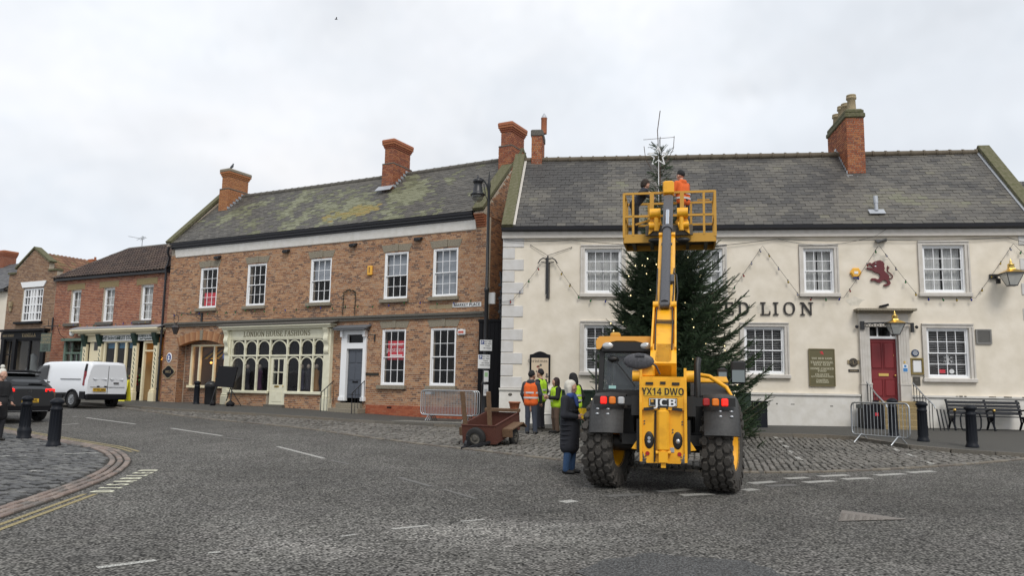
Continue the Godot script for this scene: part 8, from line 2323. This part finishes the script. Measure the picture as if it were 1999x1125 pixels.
	# dark hatchback
	var car := thing("parked_car", "black hatchback with red tail lamps standing on the road at the left edge", "car", on(-16.75, -25.75), hd)
	var cp := mat("car_black", lin(.012, .013, .016), .22)
	cp.clearcoat_enabled = true; cp.clearcoat = 1.0
	mb = MB.new()
	mb.loft([body_ring(2.10, .50, .70, .86, .76, 1.02, .62), body_ring(2.03, .36, .82, .92, .86, 1.10, .66), body_ring(1.85, .30, .88, .96, .90, 1.28, .66), body_ring(1.45, .28, .89, .97, .91, 1.50, .64), body_ring(.6, .28, .89, .96, .91, 1.57, .64), body_ring(-.3, .28, .89, .95, .91, 1.54, .63), body_ring(-.95, .28, .89, .94, .90, 1.20, .68), body_ring(-1.25, .28, .89, .92, .88, 1.02, .74), body_ring(-1.9, .32, .82, .82, .84, .92, .7), body_ring(-2.1, .40, .66, .66, .7, .76, .5)], true, true, true, 0)
	obj("body", mb, cp, car)
	mb = MB.new(); mb.quad(Vector3(-.62, 1.13, 2.03), Vector3(-.54, 1.46, 1.60), Vector3(.54, 1.46, 1.60), Vector3(.62, 1.13, 2.03)); obj("rear_window", mb, mats.dark_glass, car)
	mb = MB.new()
	for s in [-1, 1]: mb.quad(Vector3(.88 * s, 1.0, -.85), Vector3(.70 * s, 1.44, -.4), Vector3(.70 * s, 1.46, 1.2), Vector3(.88 * s, 1.02, 1.4))
	obj("side_window", mb, mats.dark_glass, car)
	mb = MB.new(); mb.cbox(Vector3(0, 1.545, 1.50), Vector3(1.14, .05, .30), .015); 
	for s in [-1, 1]: mb.tube([Vector3(.60 * s, 1.57, 1.2), Vector3(.60 * s, 1.60, 1.0), Vector3(.60 * s, 1.60, -.2)], .02, 6)
	mb.bar(Vector3(0, 1.18, 2.0), Vector3(.42, 1.17, 2.0), .03, .02); obj("spoiler", mb, mats.black_paint, car)
	for s in [-1, 1]:
		mb = MB.new(); mb.cbox(Vector3(.64 * s, .97, 2.03), Vector3(.40, .13, .10), .03, Basis(Vector3.UP, .18 * s))
		var tm := mat("car_tail_lamp", lin(.6, .02, .015), .2); tm.emission_enabled = true; tm.emission = Color(1, .08, .04); tm.emission_energy_multiplier = .8
		obj("tail_lamp", mb, tm, car)
	mb = MB.new(); mb.lathe([Vector2(.06, 0), Vector2(.06, .02)], Vector3(0, .96, 2.08), 14, Basis(Vector3.RIGHT, PI / 2)); mb.bar(Vector3(-.62, .36, 2.06), Vector3(.62, .36, 2.06), .05, .06); mb.bar(Vector3(.62, .36, 2.06), Vector3(.80, .48, 1.95), .05, .06); mb.bar(Vector3(-.62, .36, 2.06), Vector3(-.80, .48, 1.95), .05, .06); obj("bright_trim", mb, mats.lamp_metal_light, car)
	mb = MB.new(); mb.cbox(Vector3(0, .46, 2.03), Vector3(1.5, .30, .12), .04); obj("bumper", mb, mats.black_paint, car)
	mb = MB.new(); mb.box(Vector3(.03, .66, 2.10), Vector3(.52, .12, .02)); pl = obj("number_plate", mb, mats.plate_yellow, car)
	text("plate_lettering", "YJ21 JHL", .085, .004, mats.text_dark, pl, xf_at(Vector3(.03, .66, 2.113)), "Droid Sans", true)
	for s in [-1, 1]:
		for z in [1.3, -1.3]: road_wheel(car, Vector3(.80 * s, .33, z), .33, .22, s, mats.lamp_metal_light)
	# small trailer with a spare wheel on its front board
	var tr2 := thing("box_trailer", "rusty red brown box trailer with two upright timbers and a spare tyre", "trailer", on(-.40, -19.65), -.40)
	grain(mat("trailer_rust", lin(.13, .043, .028), .8), mats.g1, 1.4, false)
	mb = MB.new()
	mb.box(Vector3(0, .22, 0), Vector3(.84, .05, 1.5))
	mb.box(Vector3(0, .42, .75), Vector3(.86, .42, .03)); mb.box(Vector3(0, .42, -.75), Vector3(.86, .42, .03)); mb.box(Vector3(-.42, .42, 0), Vector3(.03, .42, 1.47)); mb.box(Vector3(.42, .42, 0), Vector3(.03, .42, 1.47))
	obj("box_body", mb, mats.trailer_rust, tr2)
	mb = MB.new(); mb.bar(Vector3(-.43, .645, .76), Vector3(.43, .645, .76), .04, .02); mb.bar(Vector3(.43, .645, .76), Vector3(.43, .645, -.76), .04, .02); mb.bar(Vector3(-.43, .645, .76), Vector3(-.43, .645, -.76), .04, .02); obj("top_rail", mb, mats.wood_red, tr2)
	for x in [-.37, .28]:
		mb = MB.new(); mb.box(Vector3(x, .82, .70), Vector3(.09, 1.24, .07), Basis(Vector3.BACK, .03 if x < 0 else -.02)); obj("upright_timber", mb, mats.wood_old, tr2)
	mb = MB.new(); mb.box(Vector3(.0, .70, -.70), Vector3(.95, .07, .09)); obj("cross_timber", mb, mats.wood_old, tr2)
	for s in [-1, 1]:
		mb = MB.new(); mb.box(Vector3(.57 * s, .47, .0), Vector3(.26, .03, .74)); mb.box(Vector3(.57 * s, .38, .37), Vector3(.26, .18, .03)); mb.bar(Vector3(.57 * s, .47, -.37), Vector3(.57 * s, .33, -.55), .26, .03); obj("mudguard", mb, mats.wood_old, tr2)
		road_wheel(tr2, Vector3(.57 * s, .20, .0), .20, .12, s, mats.stone_dark)
	var sw := group_node("spare_wheel", tr2)
	sw.position = Vector3(-.04, .37, .84)
	mb = MB.new(); mb.lathe([Vector2(.13, -.06), Vector2(.21, -.065), Vector2(.24, -.045), Vector2(.24, .045), Vector2(.21, .065), Vector2(.13, .06)], Vector3.ZERO, 24, Basis(Vector3.RIGHT, PI / 2), 0, false); obj("tyre", mb, mats.rubber, sw)
	mb = MB.new(); mb.lathe([Vector2(.135, .0), Vector2(.135, .04), Vector2(.14, .03), Vector2(.06, .04), Vector2(.05, .06)], Vector3.ZERO, 18, Basis(Vector3.RIGHT, PI / 2)); obj("rim", mb, mats.stone_dark, sw)
	mb = MB.new(); mb.bar(Vector3(-.3, .26, .7), Vector3(-.06, .24, 1.35), .06, .06); mb.bar(Vector3(.3, .26, .7), Vector3(-.06, .24, 1.35), .06, .06); mb.tube([Vector3(-.06, .27, 1.25), Vector3(-.06, .52, 1.25)], .03, 8); mb.lathe([Vector2(.09, -.03), Vector2(.09, .03)], Vector3(-.06, .33, 1.28), 12, Basis(Vector3.BACK, PI / 2)); mb.box(Vector3(-.06, .27, 1.4), Vector3(.1, .1, .2)); obj("drawbar", mb, mats.iron, tr2)
	tr2.rotation.x = .20
	var bu := thing("orange_bucket", "small orange clay pot standing on the trailer's back rail", "pot", tr2.transform * Vector3(.30, .66, -.76), 0)
	mb = MB.new(); mb.lathe([Vector2(.10, 0), Vector2(.135, .2), Vector2(.15, .2), Vector2(.15, .24), Vector2(.12, .24)], Vector3.ZERO, 14); obj("pot_body", mb, mats.terracotta, bu)

# ---------------------------------------------------------------- street furniture
func barrier_parts(t: Node3D, L: float):
	var mb := MB.new()
	var r := .12
	var pts := []
	for c in [[Vector2(-L / 2 + r, .22 + r), PI], [Vector2(L / 2 - r, .22 + r), -PI / 2], [Vector2(L / 2 - r, 1.08 - r), 0.0], [Vector2(-L / 2 + r, 1.08 - r), PI / 2]]:
		for k in 5:
			var a: float = c[1] + PI / 2 * k / 4.0
			pts.append(Vector3(c[0].x + cos(a) * r, c[0].y + sin(a) * r, 0))
	pts.append(pts[0]); pts.append(pts[1])
	mb.tube(pts, .021, 8); obj("frame", mb, mats.galv, t)
	var n := int(L / .115)
	mb = MB.new(); mb.tube([Vector3(0, .24, 0), Vector3(0, 1.06, 0)], .0085, 6, false)
	var bar := mb.done()
	for i in n: inst("upright_bar", bar, mats.galv, t, xf_at(Vector3(-L / 2 + L * (i + .75) / (n + .5), 0, 0)))
	for s in [-1, 1]:
		mb = MB.new(); mb.tube([Vector3(s * (L / 2 - .35), .02, -.28), Vector3(s * (L / 2 - .35), .24, -.03), Vector3(s * (L / 2 - .35), .24, .03), Vector3(s * (L / 2 - .35), .02, .28)], .019, 8); obj("foot", mb, mats.galv, t)
	mb = MB.new(); mb.box(Vector3(-L / 2 + .3, .98, .012), Vector3(.22, .10, .01)); obj("name_tag", mb, mats.lamp_metal_light, t)

func bollard(t: Node3D, kind: int):
	var mb := MB.new()
	if kind == 1: mb.lathe([Vector2(.17, 0), Vector2(.17, .05), Vector2(.145, .08), Vector2(.16, .18), Vector2(.15, .24), Vector2(.125, .28), Vector2(.115, .34), Vector2(.105, .80), Vector2(.13, .82), Vector2(.13, .86), Vector2(.105, .88), Vector2(.11, .93), Vector2(.14, .95), Vector2(.12, 1.0), Vector2(.05, 1.04)], Vector3.ZERO, 16)
	else: mb.lathe([Vector2(.155, 0), Vector2(.155, .04), Vector2(.135, .07), Vector2(.125, .12), Vector2(.115, .78), Vector2(.125, .79), Vector2(.125, .83), Vector2(.105, .85), Vector2(.11, .92), Vector2(.15, .95), Vector2(.15, .985), Vector2(.10, 1.03), Vector2(.04, 1.06)], Vector3.ZERO, 16)
	obj("post", mb, mats.iron_navy, t)
	mb = MB.new()
	for i in 12:
		var a := TAU * i / 12.0
		mb.bar(Vector3(cos(a) * .118, .15, sin(a) * .118), Vector3(cos(a) * .108, .76, sin(a) * .108), .018, .018)
	obj("fluting", mb, mats.iron_navy, t).set_meta("kind", "stuff")
	if kind == 2:
		mb = MB.new()
		for s in [-1, 1]: mb.tube([Vector3(.1 * s, .86, 0), Vector3(.22 * s, .84, 0), Vector3(.26 * s, .72, 0), Vector3(.25 * s, .5, 0), Vector3(.21 * s, .42, 0), Vector3(.1 * s, .42, 0)], .018, 7)
		obj("side_hoop", mb, mats.iron_navy, t)

func make_props(lf: Node3D, rf: Node3D):
	mat("iron_navy", lin(.012, .014, .019), .5)
	mat("lamp_metal_light", lin(.40, .41, .42), .35, .8)
	var g := "black cast bollards"
	bollard(thing("bollard", "black fluted bollard nearer the road on the left cobbled square", "bollard", on(-10.06, -17.75, .02), 0, g), 0)
	bollard(thing("bollard", "black ringed bollard beside the woman in the white hat", "bollard", on(-11.85, -19.6, .02), 0, g), 1)
	bollard(thing("bollard", "black bollard right behind the metal barrier at the inn steps", "bollard", on(10.75, -22.4, .11), 0, g), 0)
	bollard(thing("bollard", "black bollard between the metal barrier and the bench", "bollard", on(10.98, -21.25, .11), 0, g), 0)
	bollard(thing("bollard", "black bollard with hoop handles on its sides before the bench", "bollard", on(11.58, -20.05, .11), 0, g), 2)
	bollard(thing("bollard", "grey black bollard with pale foot in front of the brick passage", "bollard", lf.transform * Vector3(3.8, G(-14, -35) + .1, 1.0), 0, g), 0)
	# barriers
	g = "metal crowd barriers"
	var nm := ["nearest of the galvanised barriers stacked by the brick house", "middle one of the galvanised barriers stacked by the brick house", "rearmost of the galvanised barriers stacked by the brick house"]
	var b0: Node3D
	for i in 3:
		var at := on(-2.18, -27.95, .11) + Vector3(-.10, 0, -.17) * i + Vector3(.16 * i, 0, .02)
		if i == 0:
			b0 = thing("crowd_barrier", nm[0], "barrier", at, -.42, g); barrier_parts(b0, 2.15)
		else: copy_of(b0, "crowd_barrier", at, -.42 + .015 * i, nm[i])
	var br := thing("crowd_barrier", "single galvanised barrier standing in front of the inn's red door", "barrier", on(9.72, -21.0, .03), -1.22, g)
	barrier_parts(br, 1.95)
	# bench
	var be := thing("iron_bench", "long black slatted bench with cast iron ends under the inn wall", "bench", rf.transform * Vector3(15.15, .70, .62), -RDIR)
	for x in [-1.06, .06, 1.0]:
		var mb := MB.new()
		mb.tube([Vector3(x, .0, -.28), Vector3(x, .22, -.16), Vector3(x, .40, -.2), Vector3(x, .86, -.36), Vector3(x, .90, -.40)], [.03, .028, .03, .03, .04], 7)
		mb.tube([Vector3(x, .0, .26), Vector3(x, .16, .18), Vector3(x, .36, .20), Vector3(x, .52, .24), Vector3(x, .60, .18)], [.035, .028, .028, .03, .03], 7)
		mb.tube([Vector3(x, .60, .22), Vector3(x, .62, .0), Vector3(x, .58, -.24)], .026, 7); mb.bar(Vector3(x, .38, .2), Vector3(x, .38, -.2), .04, .05)
		var arc := []
		for k in 9: arc.append(Vector3(x, .06 + sin(PI * k / 8.0) * .22, lerpf(-.2, .2, k / 8.0)))
		mb.tube(arc, .022, 6); mb.ball(Vector3(x, .32, .02), Vector3(.03, .07, .12), 8, 6)
		obj("cast_end", mb, mats.iron_navy, be)
		mb = MB.new(); mb.ball(Vector3(x, .60, .24), Vector3(.045, .045, .05), 10, 8); obj("arm_knob", mb, mats.brass, be)
	for k in 6:
		var mb := MB.new(); mb.box(Vector3(0, .415, .20 - k * .075), Vector3(2.12, .025, .06)); obj("seat_slat", mb, mats.iron_navy, be)
	for k in 4:
		var mb := MB.new(); mb.box(Vector3(0, .52 + k * .105, -.215 - k * .04), Vector3(2.12, .085, .025), Basis(Vector3.RIGHT, -.34)); obj("back_slat", mb, mats.iron_navy, be)
	# street lamp with its signs
	var lp := on(-.93, -28.9, .10)
	var la := thing("street_lamp", "tall black street lamp with a swan arm and glass globe at the alley corner", "street lamp", lp, 0)
	var mb := MB.new()
	var T := 9.5 - lp.y
	mb.lathe([Vector2(.16, 0), Vector2(.16, .12), Vector2(.12, .2), Vector2(.115, 1.3), Vector2(.14, 1.34), Vector2(.10, 1.42), Vector2(.08, 1.5), Vector2(.075, 4.7), Vector2(.10, 4.75), Vector2(.10, 4.85), Vector2(.06, 4.9), Vector2(.05, T - .3), Vector2(.07, T - .25), Vector2(.05, T - .1), Vector2(.03, T + .15), Vector2(.01, T + .35)], Vector3.ZERO, 12)
	obj("column", mb, mats.iron, la)
	mb = MB.new(); mb.tube([Vector3(0, T - .55, 0), Vector3(-.08, T - .2, 0), Vector3(-.2, T + .0, 0), Vector3(-.34, T + .08, 0), Vector3(-.40, T - .02, 0)], .03, 8); mb.tube([Vector3(0, T - .25, 0), Vector3(-.14, T - .12, 0), Vector3(-.3, T + .02, 0)], .018, 6); mb.tube([Vector3(0, T - .9, 0), Vector3(-.12, T - .6, 0), Vector3(-.2, T - .15, 0)], .018, 6); obj("swan_arm", mb, mats.iron, la)
	mb = MB.new(); mb.lathe([Vector2(.27, -.60), Vector2(.29, -.57), Vector2(.22, -.50), Vector2(.19, -.44), Vector2(.17, -.30), Vector2(.15, -.24), Vector2(.15, -.12), Vector2(.19, -.10), Vector2(.19, .0), Vector2(.06, .05), Vector2(.03, .18)], Vector3(-.42, T, 0), 18); obj("hood", mb, mats.iron, la)
	mb = MB.new(); mb.ball(Vector3(-.42, T - .62, 0), Vector3(.23, .24, .23), 18, 10); 
	var gm := mat("lamp_bowl", Color(.35, .36, .35, .45), .12); gm.transparency = BaseMaterial3D.TRANSPARENCY_ALPHA; obj("bowl", mb, gm, la)
	var names := ["upper white parking sign with blue P on the street lamp", "lower white parking sign with blue P on the street lamp"]
	for k in 2:
		var y: float = [2.62, 1.98][k] - .08; var hh: float = [.40, .50][k]
		var sg := thing("parking_sign", names[k], "parking sign", lp + Vector3(.02 - .06 * k, y, .13), .1, "parking signs on the lamp post")
		mb = MB.new(); mb.box(Vector3(0, hh * .5, 0), Vector3(.44, hh, .012)); obj("plate", mb, mats.white_sign, sg)
		mb = MB.new(); mb.box(Vector3(-.13, hh - .09, .009), Vector3(.12, .14, .004)); obj("blue_square", mb, mats.blue_sign, sg)
		text("sign_lettering", "P", .10, .003, mats.white_sign, sg, xf_at(Vector3(-.13, hh - .09, .012)), "Droid Sans", true)
		for j in 4 + k: text("sign_lettering", ["Mon - Sat", "8am - 6pm", "1 hour", "No return", "within 2 hours"][j], .042, .002, mats.text_dark, sg, xf_at(Vector3(.05, hh - .06 - j * .08, .009)), "Droid Sans", true)
	for k in 2:
		var sg := thing("pole_notice", ["white and green notice sheet tied under the parking signs", "plain white notice sheet lowest on the street lamp"][k], "notice", lp + Vector3(.05, 1.42 - k * .50, .11), .15, "")
		mb = MB.new(); mb.box(Vector3(0, .2, 0), Vector3(.17, .40, .006)); obj("sheet", mb, mats.white_sign, sg)
		mb = MB.new(); mb.box(Vector3(0, .26 - k * .1, .005), Vector3(.12, .16, .002)); obj("print", mb, mat("notice_print_%d" % k, [lin(.35, .55, .3), lin(.45, .47, .5)][k], .6), sg)
	var ub := thing("meter_box", "small white electric box high on the wall behind the street lamp", "box", lp + Vector3(.18, 4.3, -.1), -.3)
	mb = MB.new(); mb.box(Vector3(0, .2, 0), Vector3(.28, .42, .12)); obj("casing", mb, mats.white_sign, ub)
	mb = MB.new(); mb.tube([Vector3(.3, 1.2, -.1), Vector3(.38, .6, -.1), Vector3(.3, .0, -.1), Vector3(.36, -.6, -.1)], .05, 6)
	for k in 5: mb.box(Vector3(.34 + .05 * (k % 2), .7 - k * .25, -.05), Vector3(.16, .1, .1))
	obj("junction_gear", mb, mats.iron, ub)
	# easel board and bin by the shop
	var ea := thing("easel_board", "large black chalkboard on a folding easel left of the cream shopfront", "easel", lf.transform * Vector3(6.0, G(-12, -34) + .1, 1.3), -LDIR + .15)
	mb = MB.new(); mb.box(Vector3(0, 1.28, .08), Vector3(1.0, .92, .05), Basis(Vector3.BACK, -.04) * Basis(Vector3.RIGHT, -.22)); obj("board", mb, mats.black_paint, ea)
	mb = MB.new()
	for s in [-1, 1]: mb.bar(Vector3(.52 * s, .0, .35), Vector3(.34 * s, 1.6, -.0), .04, .03); mb.bar(Vector3(.35 * s, 1.4, -.05), Vector3(-.45 * s, .0, -.5), .03, .03)
	mb.bar(Vector3(-.4, 1.05, .1), Vector3(.4, 1.05, .1), .03, .03)
	obj("easel_legs", mb, mats.iron, ea)
	for s in [-1, 1]:
		mb = MB.new(); sdf_into(mb, [[Vector3(.42 * s, .10, .30), Vector3(.50 * s, .10, .22), .12, .12], [Vector3(.46 * s, .2, .28), Vector3(.46 * s, .24, .26), .06, .05]], .03, .04); obj("sandbag", mb, mats.black_paint, ea)
	mb = MB.new(); sdf_into(mb, [[Vector3(.15, .12, .05), Vector3(.22, .12, .0), .12, .11], [Vector3(.18, .25, .03), Vector3(.18, .28, .03), .06, .05]], .03, .04); obj("pale_sandbag", mb, mat("sack", lin(.35, .29, .19), .9), ea)
	var bi := thing("litter_bin", "dark litter bin between the passage bollard and the easel", "bin", lf.transform * Vector3(4.4, G(-13.5, -35) + .1, .75), 0)
	mb = MB.new(); mb.lathe([Vector2(.22, 0), Vector2(.25, .1), Vector2(.25, .75), Vector2(.28, .78), Vector2(.28, .84), Vector2(.24, .98), Vector2(.10, 1.06)], Vector3.ZERO, 16); obj("drum", mb, mats.iron, bi)
	mb = MB.new(); mb.box(Vector3(0, .88, .22), Vector3(.26, .08, .12)); obj("slot", mb, mats.text_dark, bi)
	var ab := thing("pavement_sign", "bright yellow pavement sign between the white van and the fruit shop", "sign", lf.transform * Vector3(-1.35, G(-18, -37) + .1, 1.0), -LDIR + .4)
	for s in [-1, 1]:
		mb = MB.new(); mb.box(Vector3(0, .52, .16 * s), Vector3(.55, 1.05, .02), Basis(Vector3.RIGHT, -.22 * s)); obj("panel", mb, mat("sign_yellow", lin(.72, .66, .04), .5), ab)
	mb = MB.new(); mb.ball(Vector3(0, .62, .16), Vector3(.12, .2, .02), 10, 6); obj("print", mb, mats.dark_green, ab)
	# green hoarding round the tree foot
	var ho := thing("green_hoarding", "dark green boarded enclosure along the inn wall behind the tree", "hoarding", rf.transform * Vector3(1.95, .55, 1.2), -RDIR)
	var dg := grain(mat("hoarding_green", lin(.018, .045, .026), .6), mats.g1, .8)
	for k in 7:
		mb = MB.new(); mb.box(Vector3(.45 + k * .86, .62, 0), Vector3(.85, .96, .04)); mb.box(Vector3(.45 + k * .86, .10, -.03), Vector3(.85, .2, .04)); obj("panel", mb, dg, ho)
	mb = MB.new(); mb.box(Vector3(3.03, 1.13, 0), Vector3(6.1, .06, .12)); mb.box(Vector3(0, .6, -.5), Vector3(.05, 1.1, 1.0)); mb.box(Vector3(6.06, .6, -.5), Vector3(.05, 1.1, 1.0)); obj("capping", mb, dg, ho)
	var nb := thing("navy_bin", "low dark navy box at the right end of the green hoarding", "bin", rf.transform * Vector3(8.35, .6, .75), -RDIR)
	mb = MB.new(); mb.cbox(Vector3(0, .40, 0), Vector3(.42, .80, .5), .03); mb.cbox(Vector3(0, .83, .02), Vector3(.46, .07, .55), .02); obj("casing", mb, mats.iron_navy, nb)
	var wt := thing("white_trough", "low white painted block at the foot of the inn wall behind the workers", "block", rf.transform * Vector3(1.68, .45, .35), -RDIR)
	mb = MB.new(); mb.cbox(Vector3(0, .25, 0), Vector3(.42, .5, .4), .03); mb.cbox(Vector3(0, .46, .0), Vector3(.46, .06, .44), .02); obj("block_body", mb, mats.plinth_paint, wt)

func _ready():
	make_sky()
	make_materials()
	make_ground()
	make_london()
	make_red_lion()
	var lf: Node3D = get_node("brick_house")
	var rf: Node3D = get_node("white_inn")
	london_fixtures(lf)
	make_left_houses(lf)
	make_alley()
	lion_fixtures(rf)
	make_tree()
	make_telehandler()
	mat("iron_navy", lin(.012, .014, .019), .5).metallic_specular = 0.3
	mat("lamp_metal_light", lin(.40, .41, .42), .35, .8)
	make_vehicles()
	make_props(lf, rf)
	make_people()
	place_bird()
